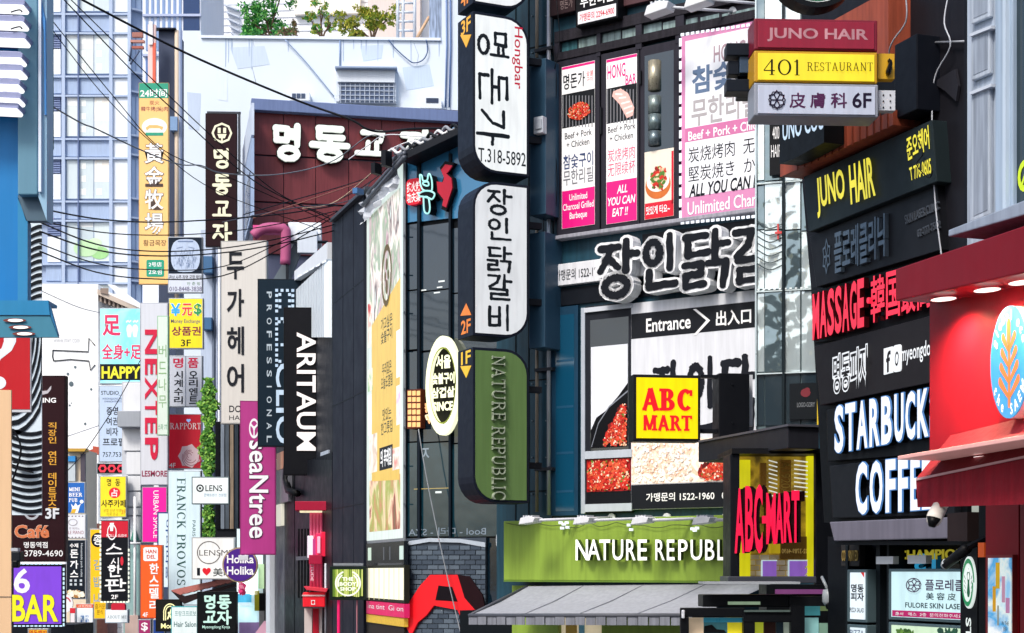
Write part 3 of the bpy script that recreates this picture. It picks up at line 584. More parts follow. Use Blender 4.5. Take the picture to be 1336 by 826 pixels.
t.part('fairy_bulbs', BULB, mb, kind='stuff')
for x in (738, 823, 905): 
    pass
b.box('green_jamb', NG, (668, 764, 694, 812, 668), 0, .3); b.box('shop_dark', mat('151c22', .4, .2), (600, 800, 1010, 900), -.5, .02)
b.box('green_jamb', NG, (668, 812, 728, 880, 668), 0, .3); b.box('green_jamb', NG, (785, 806, 900, 880, 785), 0, .28)
b.box('shop_interior', mat('d8c9a8', .5, .3, 4, emit=.3), (730, 806, 784, 880, 730), 0, .2)
b.many('display_poster', mat('c9a13a', .4, .2), [(738, 810, 752, 880, 738)], .2, .22); b.many('display_poster', mat('7fc4d8', .4, .2), [(755, 810, 762, 880, 755)], .2, .22)
# awning: sloping sheet from under the board to its front bar
aw = T(H, 'grey_awning', 'wide grey fabric shop awning under the green name board', 'awning', (760, 800)); ma = MB(); C1 = []
up = [H.uv(688, 765, .5), H.uv(1010, 760, .5)]; lo = [H.uv(612, 803, 1.9), H.uv(905, 803, 1.9)]
N = 36
for i in range(N):
    a, c = i / N, (i + 1) / N; L_ = lambda P, k: (P[0][0] + (P[1][0] - P[0][0]) * k, P[0][1] + (P[1][1] - P[0][1]) * k)
    U0, U1, D0, D1 = L_(up, a), L_(up, c), L_(lo, a), L_(lo, c)
    sg = lambda k: .03 + .010 * abs(math.sin(k * math.pi * 4)) + .003 * math.sin(k * 31)
    Mi0 = ((U0[0] + D0[0]) / 2, (U0[1] + D0[1]) / 2 - sg(a)); Mi1 = ((U1[0] + D1[0]) / 2, (U1[1] + D1[1]) / 2 - sg(c))
    ma.add([(U0[0], .5, U0[1]), (U1[0], .5, U1[1]), (Mi1[0], 1.2, Mi1[1]), (Mi0[0], 1.2, Mi0[1]), (D1[0], 1.9, D1[1]), (D0[0], 1.9, D0[1])], [(0, 3, 2, 1), (3, 5, 4, 2)])
AWM = mat('9a9da5', .7, .08, 1.4, bump=.3, streak=.12)
for k in (.25, .5, .75):
    a_, b_, c_ = L_(up, k), L_(lo, k), None; mid = ((a_[0] + b_[0]) / 2, (a_[1] + b_[1]) / 2 - .02); mb = MB(); mb.tube([(a_[0], .5, a_[1] + .004), (mid[0], 1.2, mid[1]), (b_[0], 1.9, b_[1] + .004)], .007, 4); aw.part('seam', mat('7a7d86', .7, .1), mb)
aw.part('canopy', AWM, ma)
mb = MB()
for i in range(22):
    a, c = i / 22, (i + 1) / 22 - .004; D0, D1 = L_(lo, a), L_(lo, c); mb.prism([(D0[0], D0[1] - .015), (D1[0], D1[1] - .015), (D1[0], D1[1] - .14), (D0[0], D0[1] - .14)], 1.9 + .01 * (i % 2), 1.91 + .01 * (i % 2))
aw.part('valance', mat('7d8089', .7, .1, 3, streak=.3), mb)
mb = MB(); mb.tube([(lo[0][0], 1.9, lo[0][1]), (lo[1][0], 1.9, lo[1][1])], .03, 6); aw.part('front_bar', mat('4c4f57', .5, .1), mb, smooth=True)
mb = MB(); mb.tube([(up[0][0], .5, up[0][1]), (lo[0][0], 1.9, lo[0][1])], .025, 6); aw.part('side_arm', mat('4c4f57', .5, .1), mb, smooth=True)
# ================================================================== glass corner building (G front, B street side)
G = Fr(600, 29.3, -33); cu, cv = G.uv(528, 400); cw = G.world(cu, 0, 0); B = Fr(528, cw[1], VST)
DG = glass('0a1c28', .06, .12, .9); DG2 = glass('0f303c', .08, .15, .9); BLG = glass('2f6f98', .12, .1, .6)
b = T(G, 'glass_corner_building', 'dark glass corner building behind the tall box signs', 'building', (590, 0, 0.0))
b.body('core', mat('10161d', .5, .2), [(529, 204), (600, 172), (700, 140)], 0, -3.0, -.05)
b.body('glazing_base', DG, [(528, 702), (668, 702)], 0, -.05, -.01)
cols = ((528.5, 544), (548, 586), (587, 668)); rows = ((293, 378), (380, 456), (459, 576), (578, 700))
for i, (x0, x1) in enumerate(cols):
    yt = (203, 193, 168)[i]
    b.poly('sky_blue_pane', BLG, [(x0, yt), (x1, yt - (x1 - x0) * .42), (x1, 290 - (x1 - 528) * .09), (x0, 291 - (x0 - 528) * .09)], -.05, 0)  # reflected sky is put into the pane colour as blue
    for (y0, y1) in rows: b.box('dark_pane', DG if y0 != 578 else DG2, (x0, y0, x1, y1), -.05, 0)
for x in (528, 546, 586.5): b.box('mullion', mat('26313d', .35, .1, metal=.4), (x - 1.4, 200, x + 1.4, 702), -.03, .06)
b.poly('roof_edge', mat('2a2e36', .5, .2), [(524, 200), (604, 163), (604, 172), (524, 210)], -.1, .45)
# street side
bs = b.on(B)
bs.body('side_wall', mat('14181f', .5, .2), [(433, 287 + 4), (528, 206)], 0, -2, 0)
b2 = b.on(B)
PIER = mat('2a2e3c', .55, .04, .6, streak=.0)
for i in range(3): b2.box('pier_panel', PIER, (434 + i * 13.7, 0, 447 + i * 13.7, 0) if False else [(434 + i * 13.7, 288 - i * 12.6), (447 + i * 13.7, 276 - i * 12.6), (447 + i * 13.7, 900), (434 + i * 13.7, 900)], 0, .1)
b2.poly('pier_cap', mat('3d424c', .5, .1), [(430, 290), (476, 247), (476, 243), (430, 286)], -.2, .2)
# pale clutter on the roof edge
for (p, q_, r) in (((474, 268), (528, 205), .05), ((480, 252), (600, 168), .04), ((500, 215), (601, 178), .05)):
    b2.tube('roof_rail', mat('5a5f69', .4, .2, metal=.3), [(p[0], p[1], .15), (q_[0] if q_[0] < 530 else 528, q_[1] if q_[0] < 530 else 200, .15)], r, n=5)
for y in (380, 520, 660): b2.box('panel_joint', mat('14171f', .5, .05), (434, y, 474, y + 1.2, 454), .1, .104)
t = T(B, 'billboard', 'tall lit street billboard with a yellow printed field on the corner building', 'billboard', (502, 703))
t.box('frame', mat('8a9096', .35, .15, metal=.3), (475.5, 208, 527.5, 706, 526), 0, .03, bevel=.005)
t.box('face_panel', lit('e3f0ea', .95), (478, 214, 525.5, 702, 525), .03, .035)
t.box('photo', pic(['7a4a52', 'b9a0a4', '7f9478', 'e4d8d0', '5a4440', 'c4d0ca'], 2.2, (1, 1, .4), emit=.7), (482, 245, 522, 400, 522), .035, .038)
t.poly('yellow_field', lit('e9c25a', 1.0), [(485, 425), (522, 362), (521, 626), (485, 628)], .038, .041)
t.box('photo', pic(['4a6a30', 'b07a5a', '8f9a4a', 'dcc2a2', '8a3a30', '6d5a40'], 1.6, (1, 1, .6), emit=.6), (482, 618, 522, 690, 522), .035, .038)
t.box('caption', mat('23272e', .4, .1), (495, 582, 512, 612, 504), .041, .045); t.txt(LT, '의 푸레일', (496.5, 585, 510.5, 608, 504), .047, bold=.04)
for q, cc in (((480, 470, 486, 500), '3a9a5a'), ((480, 505, 485, 560), 'c2e4ee'), ((480, 380, 484, 440), 'b03a3a'), ((517, 440, 522, 500), 'e8e2ea'), ((517, 510, 522, 560), 'b98ac0'), ((482, 560, 492, 612), 'a89080'), ((512, 588, 522, 616), 'c9605a')): t.box('printed_patch', pic([cc, 'e9dccc', cc], 2, emit=.6), q + (504,), .042, .0425)
t.shapes('emblem', mat('6a5418', .4, .1), ring(.5, .5, .4, .5, 20), (498, 318, 511, 400, 505), .043)
t.shapes('emblem_dots', mat('6a5418', .4, .1), [disc(.5, .68, .1, 8), disc(.35, .5, .08, 8), disc(.65, .5, .08, 8), disc(.5, .32, .12, 8)], (498, 318, 511, 400, 505), .044)
for r_ in range(3):
    t.txt(mat('4a4a32', .4, .1), ['가고싶은\n숯불구이', '우리집은\n오늘도열림', '맛있는\n한그릇집'][r_], (497, 412 + r_ * 60, 512, 446 + r_ * 60, 504), .043, bold=.03)
t.strip('light_strip', BULB, [(474.2, 300 + i * 22, 475.3, 310 + i * 22) for i in range(18)], .03, .05)
for i in range(9):
    y = 262 + i * 50
    t.box('frame_rib', mat('6a7078', .35, .15, metal=.5), (525.8, y - 5, 527.6, y - 3.5, 526), .03, .045)
# below the billboard
b2.box('lower_glass', glass('1c2026', .1), (478, 706, 527, 738, 526), 0, .08)
for x0, x1, c in ((480, 484, 'd4ecd8'), (500, 501, '5a5f66'), (508, 509, '5a5f66'), (521, 526, 'd7efe6')): b2.box('door_sticker', lit(c, .8), (x0, 712, x1, 730, 526), .08, .085)
t = T(B, 'lit_fascia', 'glowing cream shop fascia low on the corner building', 'sign', (502, 784)); t.box('cabinet', mat('34362e', .4, .1), (478, 737, 527.5, 787, 526), 0, .1); t.box('face_panel', lit('fffbe0', 1.25, tubes=.2), (480, 741, 526, 783, 526), .1, .11)
t.strip('face_slats', lit('c9c69a', 1.0), [(481 + i * 6.5, 741.5, 481.8 + i * 6.5, 782.5, 482 + i * 6.5) for i in range(7)], .11, .113)
t = T(B, 'pink_fascia', 'pink strip sign with white print under the glowing cream fascia', 'sign', (502, 806)); t.box('cabinet', mat('c01f58', .4, .1, emit=.25), (478, 788, 527.5, 806, 526), 0, .1); t.txt(PW, 'ina tint  Gi on', (480, 791, 526, 798, 526), .105)
b2.box('shelf', mat('c9a53a', .5, .3, 20, emit=.15), (478, 807, 527, 818, 526), 0, .08); b2.box('shelf', mat('3a3430', .5, .3, 20), (478, 818, 527, 850, 526), 0, .05)
t = T(G, 'brick_banner', 'grey whitewashed brick screen with a giant red letter A', 'banner', (580, 826))
t.box('backing', mat('3a434e', .4, .2), (529, 702, 634, 860), 0, .05)
mb = [MB(), MB()]; rnd = random.Random(2); BR = [mat('46525f', .4, .2), mat('3a4552', .4, .2), mat('54606c', .4, .2)]
yy = 712; r_ = 0
while yy < 826:
    x = 530 - (r_ % 2) * 7
    while x < 632:
        x1 = min(x + 13, 633); x0 = max(x, 530)
        if x1 - x0 > 2: t.box('brick', BR[rnd.randrange(3)], (x0, yy, x1, yy + 5.2), .05, .065 + rnd.uniform(0, .01))
        x += 14
    yy += 6.4; r_ += 1
t.poly('white_crest', mat('aab4bf', .4, .1), [(530, 712), (534, 706), (560, 702), (600, 703), (633, 708), (633, 714), (600, 708), (560, 707), (536, 711)], .06, .09)
t.poly('letter', mat('d4141e', .45, .05, emit=.12), [(531, 820), (531, 790), (548, 764), (561, 750), (597, 750), (606, 780), (619, 795), (634, 810), (634, 826), (614, 815), (600, 803), (597, 796), (566, 790), (556, 803), (545, 812), (536, 830)], .09, .13)
t.poly('letter_shadow', mat('1a1018', .4, .1), [(568, 783), (572, 764), (590, 766), (597, 785)], .131, .134); t.poly('letter_shadow', mat('2a0f16', .4, .1), [(597, 750), (612, 752), (629, 776), (634, 800), (619, 795), (606, 780)], .1, .132)
# things hung on the glass front
t = T(G, 'red_lantern_sign', 'small rounded red sign with white characters on the blue glass', 'sign', (536, 268)); t.rrect('cabinet', mat('b81428', .4, .05, emit=.25), (529.5, 233, 549, 267), (.1, .1, .1, .1), .02, .12); t.txt(lit('fff2f2', 1.0), '拣火辣\n功夫菜', (531, 237, 548.5, 264), .125, bold=.04)
t = T(G, 'neon_sign', 'dark brushed letter outlined in pale cyan neon tube', 'sign', (569, 291))
zc = lambda L: [(470 + x / 7.33, 200 + y / 7.33) for x, y in L]
n1 = zc([(570, 205), (590, 215), (600, 262), (640, 257), (650, 205), (665, 200), (685, 260), (686, 350), (660, 360), (600, 350), (575, 290)]); n2 = zc([(555, 390), (600, 365), (660, 360), (710, 385), (700, 425), (680, 440), (655, 428), (600, 415), (570, 412)]); n3 = zc([(605, 418), (610, 540), (630, 575), (655, 570), (666, 520), (650, 425)]); n4 = zc([(602, 278), (645, 272), (655, 302), (638, 312), (602, 298)])
for k, n_ in enumerate((n1, n2, n3)): t.poly('body', mat('13171e', .4, .1), [(x + 1.5, y + .6) for x, y in n_], .02, .2 + k * .002)
NE = lit('a9f0ea', 1.2)
for n_ in (n1, n2, n3, n4): t.tube('neon_tube', NE, [(x, y, .23) for x, y in smooth(n_ + [n_[0]], 3)], .016, n=6)
t = T(G, 'flame_sign', 'red flame shaped sign with black outline beside the neon letter', 'sign', (598, 290))
fl = [(470 + x / 7.33, 200 + y / 7.33) for x, y in ((730, 270), (788, 278), (802, 235), (772, 160), (812, 105), (880, 118), (850, 165), (822, 195), (870, 240), (880, 330), (850, 420), (820, 520), (783, 500), (795, 440), (740, 370))]
t.poly('backing', mat('181a22', .4, .1), [(581 + (x - 581) * 1.3, 240 + (y - 240) * 1.16) for x, y in fl], .02, .12); t.poly('flame', mat('a81830', .45, .05, emit=.08), fl, .12, .15)
t = T(G, 'oval_lit_sign', 'glowing yellow-white oval ring sign with lit letters', 'sign', (577, 570)); YW = lit('fdffd2', 1.45)
OV = (555.5, 438, 600, 568)
t.shapes('ring', YW, ring(.5, .5, .39, .5, 36), OV, .1, .1); t.shapes('ring_edge', mat('6f7a2a', .4, .1, emit=.4), ring(.5, .5, .37, .385, 36), OV, .19, 0)
t.shapes('backing', mat('22231a', .4, .1), [disc(.5, .5, .4, 30)], OV, .05, .03)
for k, (x0, y0, x1, y1) in enumerate(((569, 463, 588, 481), (564, 486, 593, 501), (563, 505, 593, 519), (565, 524, 591, 536))): t.txt(YW, ['서울', '숯불구이', '삼겹살', 'SINCE'][k], (x0, y0, x1, y1), .14, bold=.08)
t = T(G, 'orange_lantern', 'small glowing orange lattice lantern left of the oval sign', 'lantern', (541, 560)); t.box('frame', mat('5a2410', .4, .1), (531, 508, 549, 559), .02, .16)
t.many('lantern_pane', lit('ffc07a', 1.4), [(532 + i * 5.8, 510 + j * 8.2, 536.4 + i * 5.8, 516 + j * 8.2) for i in range(3) for j in range(6)], .16, .165)
t.blobs('glow_beads', [lit('ffb27a', 1.3), lit('ffe2b8', 1.4)], (552, 520, 565, 555), .1, 16, .05, 3)
CL = lit('eaf2f0', 1.1)
for k, (x0, y0, x1, y1) in enumerate(((547, 378, 556, 379.5), (572, 366, 580, 368), (570, 374, 577, 375.5), (566, 381, 574, 382.6), (568, 641, 576, 643.5), (540, 637, 590, 637.8))): b.box('ceiling_light_reflection', CL if k != 5 else lit('c9b06a', .9), (x0, y0, x1, y1), 0.0, .004)  # lit slivers laid on the panes as reflections of indoor ceiling lights
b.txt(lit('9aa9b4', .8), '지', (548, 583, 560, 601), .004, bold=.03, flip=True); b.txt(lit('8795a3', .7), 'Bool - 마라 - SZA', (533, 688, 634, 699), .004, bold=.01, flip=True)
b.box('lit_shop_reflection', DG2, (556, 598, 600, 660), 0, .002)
b.tube('hanging_cable', mat('8d9298', .5, .1), [(546, 560, .3), (556, 620, .3), (572, 700, .3), (590, 780, .3), (602, 830, .3)], .011, n=5)
b.tube('hanging_cable', mat('c9ced4', .5, .1), [(660, 657, .3), (650, 690, .3), (648, 710, .3), (655, 730, .3), (662, 735, .3)], .009, n=5)
# ================================================================== round-logo shop sign
t = sign(430, 739, 478, 783, 32.3, 0, 'square dark framed sign with a white ring logo over lit green bamboo', mat('1e2a20', .4, .05), mat('22302a', .4, .1), border=.05, name='framed_logo_sign')
rnd = random.Random(5); QN = t.fr.quad((433, 742, 475, 780), .01)
for i in range(16): t.box('bamboo_strip', lit(('8fae3a', 'd4e27a', '5f7f24', 'b4cc50')[rnd.randrange(4)], .85), (434 + i * 2.5, 743, 435.6 + i * 2.5 + rnd.random() * .6, 777 + rnd.random() * 2), .006, .012)
t.shapes('emblem', lit('f6faea', 1.05), ring(.5, .5, .44, .5, 26, 112, 428) + ring(.5, .5, .35, .41, 12, 125, 200) + ring(.5, .5, .35, .41, 12, -20, 55), (437, 744, 471, 778), .015)
t.txt(lit('f6faea', 1.05), 'THE\nBODY\nSHOP', (443, 753, 465, 771), .02, bold=.08)
mb = MB(); q_ = t.fr.uv(454, 738); mb.box(q_[0] - .3, q_[0] + .3, q_[1], q_[1] + .05, -.15, -.05); t.part('top_rail', STEEL, mb)
mb = MB(); q_ = t.fr.uv(441, 783); mb.tube([(q_[0], -.1, q_[1]), (q_[0], -.1, 0.05)], .03, 6); t.part('pink_post', mat('d81a60', .4, .05, emit=.2), mb); mb = MB(); q_ = t.fr.uv(465, 783); mb.tube([(q_[0], -.1, q_[1]), (q_[0], -.1, 0.05)], .015, 6); t.part('thin_post', mat('a0707c', .4, .05), mb)
# ================================================================== tall box signs
K = Fr(690, 25.2, 25)
def boxsign(y0, y1, rads, label, facem, floor=None, arrow=None, fcol=None, fy=None):
    t = T(K, 'box_sign', label, 'sign', (654, y1), 'tall box signs stacked on the dark pier')
    t.rrect('cabinet', mat('222838', .4, .15, 2, bump=.05), (617, y0, 690.5, y1), rads, -.6, 0, bevel=.012)
    t.rrect('face_panel', facem, (617, y0, 690.5, y1), rads, 0, .012, inset=.045)
    qu, qv = K.uv(617, 300); cwd = K.world(qu, 0, 0); KS = Fr(617, cwd[1], -65); ts = t.on(KS)
    if floor: ts.txt(lit(fcol, 1.0), floor, (601.5, fy[0], 614, fy[1]), .002, bold=.04, label='floor number')
    if arrow: ts.poly('arrow', lit(fcol, 1.0), arrow, 0, .006)
    for v_ in (.25, .75):
        mb = MB(); u, v = K.uv(690, y0 + (y1 - y0) * v_); mb.box(u, u + .35, v - .05, v + .05, -.35, -.25); t.part('bracket_arm', DARK, mb)
    return t
R_ = .4
t = boxsign(-120, 10, (.01, .01, R_, .01), 'white box sign cut by the top of the picture', lit('eef0f2', .9, tubes=.06), '4F', None, 'f08a1e', (-14, 6))
t = boxsign(20, 227, (.01, R_, .01, R_), 'white lit box sign with sideways brushed letters and telephone number', lit('eef2f2', .95, tubes=.06), '3F', [(600.5, 46), (614.5, 45), (608, 62)], 'f2b01e', (24, 43))
BK = mat('20282f', .5, .15)
for ch, y0, y1 in (('명', 38, 80), ('돈', 90, 136), ('가', 141, 188)): t.shapes('brush_letter', BK, brush(ch, .058, 2, 1.0, .25), (623, y0, 663, y1), .014, rot=-90)
t.txt(mat('c81f3a', .4, .05), 'Hongbar', (668, 35, 682, 116), .014, bold=.015, rot=-90); t.txt(BK, 'T.318-5892', (624, 196, 686, 214), .014, bold=.01)
t = boxsign(238, 440, (R_, .01, R_, .01), 'white box sign with black brushed letters above the green one', lit('dcdfe2', .9, tubes=.04), '2F', [(600.5, 412), (614.5, 411), (608, 396)], 'f0821e', (417, 435))
for k, (ch, y0, y1) in enumerate((('장', 247, 281), ('인', 285, 315), ('닭', 322, 354), ('갈', 358, 392), ('비', 398, 430))): t.shapes('brush_letter', BK, brush(ch, .062, k, .9, .25), (635, y0, 668, y1), .014)
t = boxsign(455, 656, (.01, R_, .01, R_), 'olive green box sign with pale sideways letters, lowest of its stack', mat('5c7844', .4, .06, 1, streak=.1), '1F', [(600.5, 478), (614.5, 477), (608, 493)], 'f2c01e', (458, 475))
SERN = mat('b9c2b0', .4, .1); y = 462
for wd, y0, y1 in (('NATURE', 464, 548), ('REPUBLIC', 556, 653)):
    t.shapes('lettering', mat('98a38e', .45, .1), serif(wd, .09, .045, .03), (643, y0, 659, y1), .012, .05, rot=-90, step=.0006)
t = None
# ================================================================== right hand: coffee shop building with the sign stack (S)
S = Fr(1215, 16, -69.9)
DKW = mat('26262d', .45, .15, 1.5, bump=.05, streak=.15)
b = T(S, 'coffee_shop_building', 'dark clad building carrying the stack of shop signs on the right', 'building', (1200, 0, 0.0))
b.poly('wall', DKW, [(1046, -60), (1046, 230), (1066, 470), (1075, 640), (1500, 640), (1500, -260)], -4, -.04)
b.box('wall_panel', DKW, [(1150, -60), (1262, -60), (1262, 52), (1150, 60)], -.04, .04); b.box('wall_panel', DKW, [(1150, 63), (1262, 55), (1262, 430), (1150, 430)], -.04, .03)
b.tube('wall_rail', mat('8c9097', .4, .2, metal=.5), [(1208, 56, .08), (1262, 54, .08)], .012)
b.poly('metal_flap', mat('3a3a42', .4, .2, metal=.2), [(1216, 108), (1246, 90), (1250, 112), (1247, 132), (1232, 118)], .04, .07)
RUST = mat('9a4a34', .5, .12, 2, streak=.3)
b.poly('rust_beam', RUST, [(1018, 196), (1034, 184), (1152, 150), (1165, 143), (1165, 163), (1018, 231)], -.1, .35)
b.poly('rust_beam', RUST, [(1088, 26), (1150, -8), (1159, -8), (1159, 75), (1088, 75)], -.3, .3)
mb = MB()
for i in range(14): u, v = S.uv(1040 + i * 9, 220 - i * 4.2, .36); mb.box(u - .008, u + .008, v - .02, v + .3, .35, .362)
b.part('beam_ribs', mat('7a3826', .5, .1), mb, kind='stuff')
b.box('shadow_box', mat('181c26', .45, .15), (1167, 52, 1196, 150, 1180), 0, .3, bevel=.01)
t = T(S, 'black_blade_sign', 'black sign with blue-white lit letters half hidden under the skin clinic box', 'sign', (1030, 213)); t.poly('cabinet', BLACK, [(1017, 158), (1075, 150), (1075, 186), (1034, 208), (1017, 214)], .36, .6)
t.txt(lit('c5dcf2', 1.0), 'UNO COU', [(1021, 156), (1075, 140), (1075, 168), (1021, 184)], .605, bold=.03); t.txt(lit('e8c23a', 1.0), 'JUNO HAIR 3F', [(1062, 150), (1134, 148), (1134, 156), (1062, 158)], .7, bold=.03)
# the leaning sign stack
stack = 'shop signs stacked on the dark wall'
def panel(name, label, m, q, w0=0, w1=.12):
    t = T(S, name, label, 'sign', ((q[0][0] + q[1][0]) / 2, q[2][1]), stack); t.box('cabinet', m, q, w0, w1, bevel=.008); return t
t = panel('hair_salon_sign', 'dark slate wall sign with yellow hair salon lettering, topmost of the stack', mat('2b373b', .4, .1, 1.5), [(1048, 231), (1216, 156), (1222, 237), (1055, 303)], 0, .2)
YEL = lit('f6e83c', 1.0)
t.txt(YEL, 'JUNO', [(1064, 233), (1100, 219), (1104, 269), (1067, 285)], .235, bold=.05, inkb=.05); t.txt(YEL, 'HAIR', [(1107, 216), (1138, 203), (1142, 255), (1110, 267)], .235, bold=.05)
t.txt(YEL, '준오헤어', [(1182, 180), (1211, 163), (1213, 194), (1184, 211)], .21, bold=.04); t.txt(YEL, 'T 776-0605', [(1186, 219), (1214, 206), (1215, 226), (1188, 236)], .21, bold=.04)
t = panel('clinic_wall_sign', 'unlit black clinic sign with grey raised letters under the hair salon sign', mat('23252b', .35, .12, 1.5), [(1056, 308), (1222, 240), (1228, 326), (1065, 375)])
ST2 = mat('5b6a78', .3, .15, metal=.4)
t.txt(ST2, '플로레클리닉', [(1088, 303), (1154, 278), (1154, 334), (1088, 358)], .12, .05, bold=.03)
t.txt(mat('3d424a', .4, .1), 'SKIN LASER CLINIC', [(1180, 281), (1224, 262), (1225, 273), (1181, 293)], .12, .02, bold=.02); t.txt(mat('3d424a', .4, .1), '02-777-7582', [(1196, 300), (1225, 287), (1226, 297), (1197, 310)], .12, .02, bold=.02)
fl = []
for k in range(6):
    a = k * math.pi / 3; fl += [capsule(.5, .5, .5 + .3 * math.cos(a), .5 + .3 * math.sin(a), .03), capsule(.5 + .3 * math.cos(a), .5 + .3 * math.sin(a), .5 + .42 * math.cos(a + .5), .5 + .42 * math.sin(a + .5), .03), capsule(.5 + .45 * math.cos(a - .5), .5 + .45 * math.sin(a - .5), .5 + .3 * math.cos(a), .5 + .3 * math.sin(a), .03)]
t.shapes('emblem', ST2, fl, [(1073, 312), (1084, 308), (1084, 358), (1073, 360)], .13)
b.poly('black_backboard', mat('131519', .4, .15), [(1058, 376), (1262, 318), (1262, 682), (1075, 682)], -.03, .02)
t = panel('massage_sign', 'row of glowing red letters between two black sign panels', mat('17171b', .4, .1), [(1058, 380), (1240, 328), (1240, 425), (1062, 448)], 0, .05)
RL = lit('ff2a48', 1.15, base=.4)
mg = 'MASSAGE'
for i, ch in enumerate(mg):
    x0 = 1060 + i * 9.75; x1 = x0 + 8.7; f_ = lambda x, a, c: a + (c - a) * (x - 1060) / 68
    q = [(x0, f_(x0, 384, 362)), (x1, f_(x1, 384, 362)), (x1, f_(x1, 444, 426)), (x0, f_(x0, 444, 426))]; t.txt(RL, ch, q, .165, bold=.06, name='letter'); t.txt(mat('4a0610', .5, .1), ch, q, .1, .062, bold=.07, name='letter_return', inkb=.06)
t.shapes('dot', RL, [disc(.5, .5, .5, 12)], (1130.5, 388, 1134, 396), .1, .1)
for i, ch in enumerate('韓国最高'):
    x0 = 1136 + i * 20; x1 = x0 + 18; q = [(x0, 361 - i * 5.5), (x1, 356 - i * 5.5), (x1, 417 - i * 5.5), (x0, 422 - i * 5.5)]; t.txt(RL, ch, q, .165, bold=.03, name='letter'); t.txt(mat('4a0610', .5, .1), ch, q, .12, .04, bold=.03, name='letter_return')
t = panel('pizza_sign', 'brown-black sign with white outlined Korean letters and two app icons', mat('2e2a2d', .4, .1, 1.2), [(1062, 452), (1240, 405), (1240, 494), (1070, 529)])
WL = lit('f2f6fa', 1.0); PB = mat('2e2a2d', .4, .05)
t.txt(WL, '명동피자', [(1086, 463), (1134, 447), (1134, 504), (1086, 516)], .14, bold=.14); t.txt(PB, '명동피자', [(1087, 465), (1133, 449), (1133, 502), (1087, 514)], .144, bold=.0)
t.box('icon', WL, [(1153, 455), (1164, 452), (1164, 486), (1153, 489)], .12, .135); t.txt(PB, 'f', [(1156, 459), (1162, 457), (1162, 484), (1156, 487)], .137, bold=.05)
t.rrect('icon', WL, (1165.5, 450, 1175, 485), (.03,) * 4, .12, .135); t.shapes('icon_ring', PB, ring(.5, .5, .2, .3, 16), (1166, 452, 1174.5, 484), .137)
t.txt(WL, 'myeongdong_p', [(1176, 452), (1232, 438), (1232, 466), (1176, 478)], .125, bold=.02)
t = T(S, 'coffee_name_letters', 'two rows of large white coffee shop letters on the black backboard', 'sign', (1150, 672), stack)
t.box('letter_tray', mat('1d2025', .35, .15), [(1078, 535), (1245, 500), (1245, 590), (1080, 602)], .02, .1, bevel=.008); t.box('letter_tray', mat('25282e', .35, .15), [(1082, 608), (1245, 588), (1245, 672), (1086, 676)], .02, .1, bevel=.008)
SW = lit('f4f8ff', 1.1); SBK = lit('5a8fd0', .75)
def row(word, xs, tl, tr, bl, br, X0, X1):
    for (ch, x0, x1) in zip(word, xs[0], xs[1]):
        k0, k1 = (x0 - X0) / (X1 - X0), (x1 - X0) / (X1 - X0)
        q = [(x0, tl + (tr - tl) * k0), (x1, tl + (tr - tl) * k1), (x1, bl + (br - bl) * k1), (x0, bl + (br - bl) * k0)]
        q = [(q[0][0] + .8, q[0][1]), (q[1][0] - .8, q[1][1]), (q[2][0] - .8, q[2][1]), (q[3][0] + .8, q[3][1])]; t.txt(SW, ch, q, .215, bold=.06, name='letter'); t.txt(SBK, ch, q, .19, .02, bold=.085, name='letter_glow', inkb=.06); t.txt(mat('12151b', .4, .1), ch, q, .1, .09, bold=.085, name='letter_return', inkb=.06)
sx = [1088, 1102, 1117, 1133.5, 1149, 1166, 1180.5, 1196, 1212]; ex = [1101, 1116.5, 1132, 1147.5, 1164, 1179.5, 1194.5, 1211, 1228]
row('STARBUCKS', (sx, ex), 530, 503, 592, 566, 1088, 1228)
sx = [1115.5, 1134, 1154.5, 1171, 1187, 1202]; ex = [1132, 1152, 1169, 1185, 1201, 1216]
row('COFFEE', (sx, ex), 604, 594, 672, 664, 1115, 1216)
t = None
b.box('sign_base_ledge', mat('6a6774', .45, .08, 1.5, streak=.15), [(1082, 681), (1258, 674), (1258, 702), (1088, 706)], -.1, .35, bevel=.01)
b.box('ledge_end', mat('3a2d2d', .45, .1), [(1236, 670), (1262, 668), (1262, 706), (1236, 706)], .3, .5)
# storefront underneath
b.body('storefront', mat('12161c', .4, .2), [(1080, 700), (1500, 700)], 0, -3, -.3)
b.box('soffit', mat('1a1d22', .5, .1), [(1082, 706), (1262, 706), (1262, 711), (1085, 711)], -.3, .3)
for x, wd in ((1103, 3), (1143, 5), (1157, 3), (1258, 3)): b.box('door_post', mat('20282e', .35, .15, metal=.3), [(x, 711), (x + wd, 711), (x + wd, 900), (x, 900)], -.3, 0)
b.box('downlight', LT, (1244, 702.5, 1250, 704.5), .3, .34)
b.txt(mat('c2b533', .4, .1, emit=.25), 'CHAMPION', (1171, 717, 1260, 730), -.2, .01, bold=.03)
b.box('door_glass', glass('0c1a20', .05), (1172, 726, 1252, 860), -.3, -.27)
b.box('white_sensor', WHITE, (1143, 726, 1165, 736), -.05, .02); b.box('white_sensor', WHITE, (1184, 724.5, 1208, 735.5), -.05, .02)
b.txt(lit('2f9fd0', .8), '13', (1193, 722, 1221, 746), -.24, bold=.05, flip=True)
t = T(S, 'gold_plaque', 'small dark plaque with gold letters beside the entrance posts', 'sign', (1109, 738)); t.box('plate', mat('3c3a3a', .4, .1), (1097, 710, 1121, 739), -.1, -.02, bevel=.01); t.txt(mat('a58a4a', .3, .1, metal=.5), 'COMPANY ED', (1098, 718, 1119, 732), -.015, .01, bold=.03)
CY = lit('cdeef4', .95, tubes=.1)
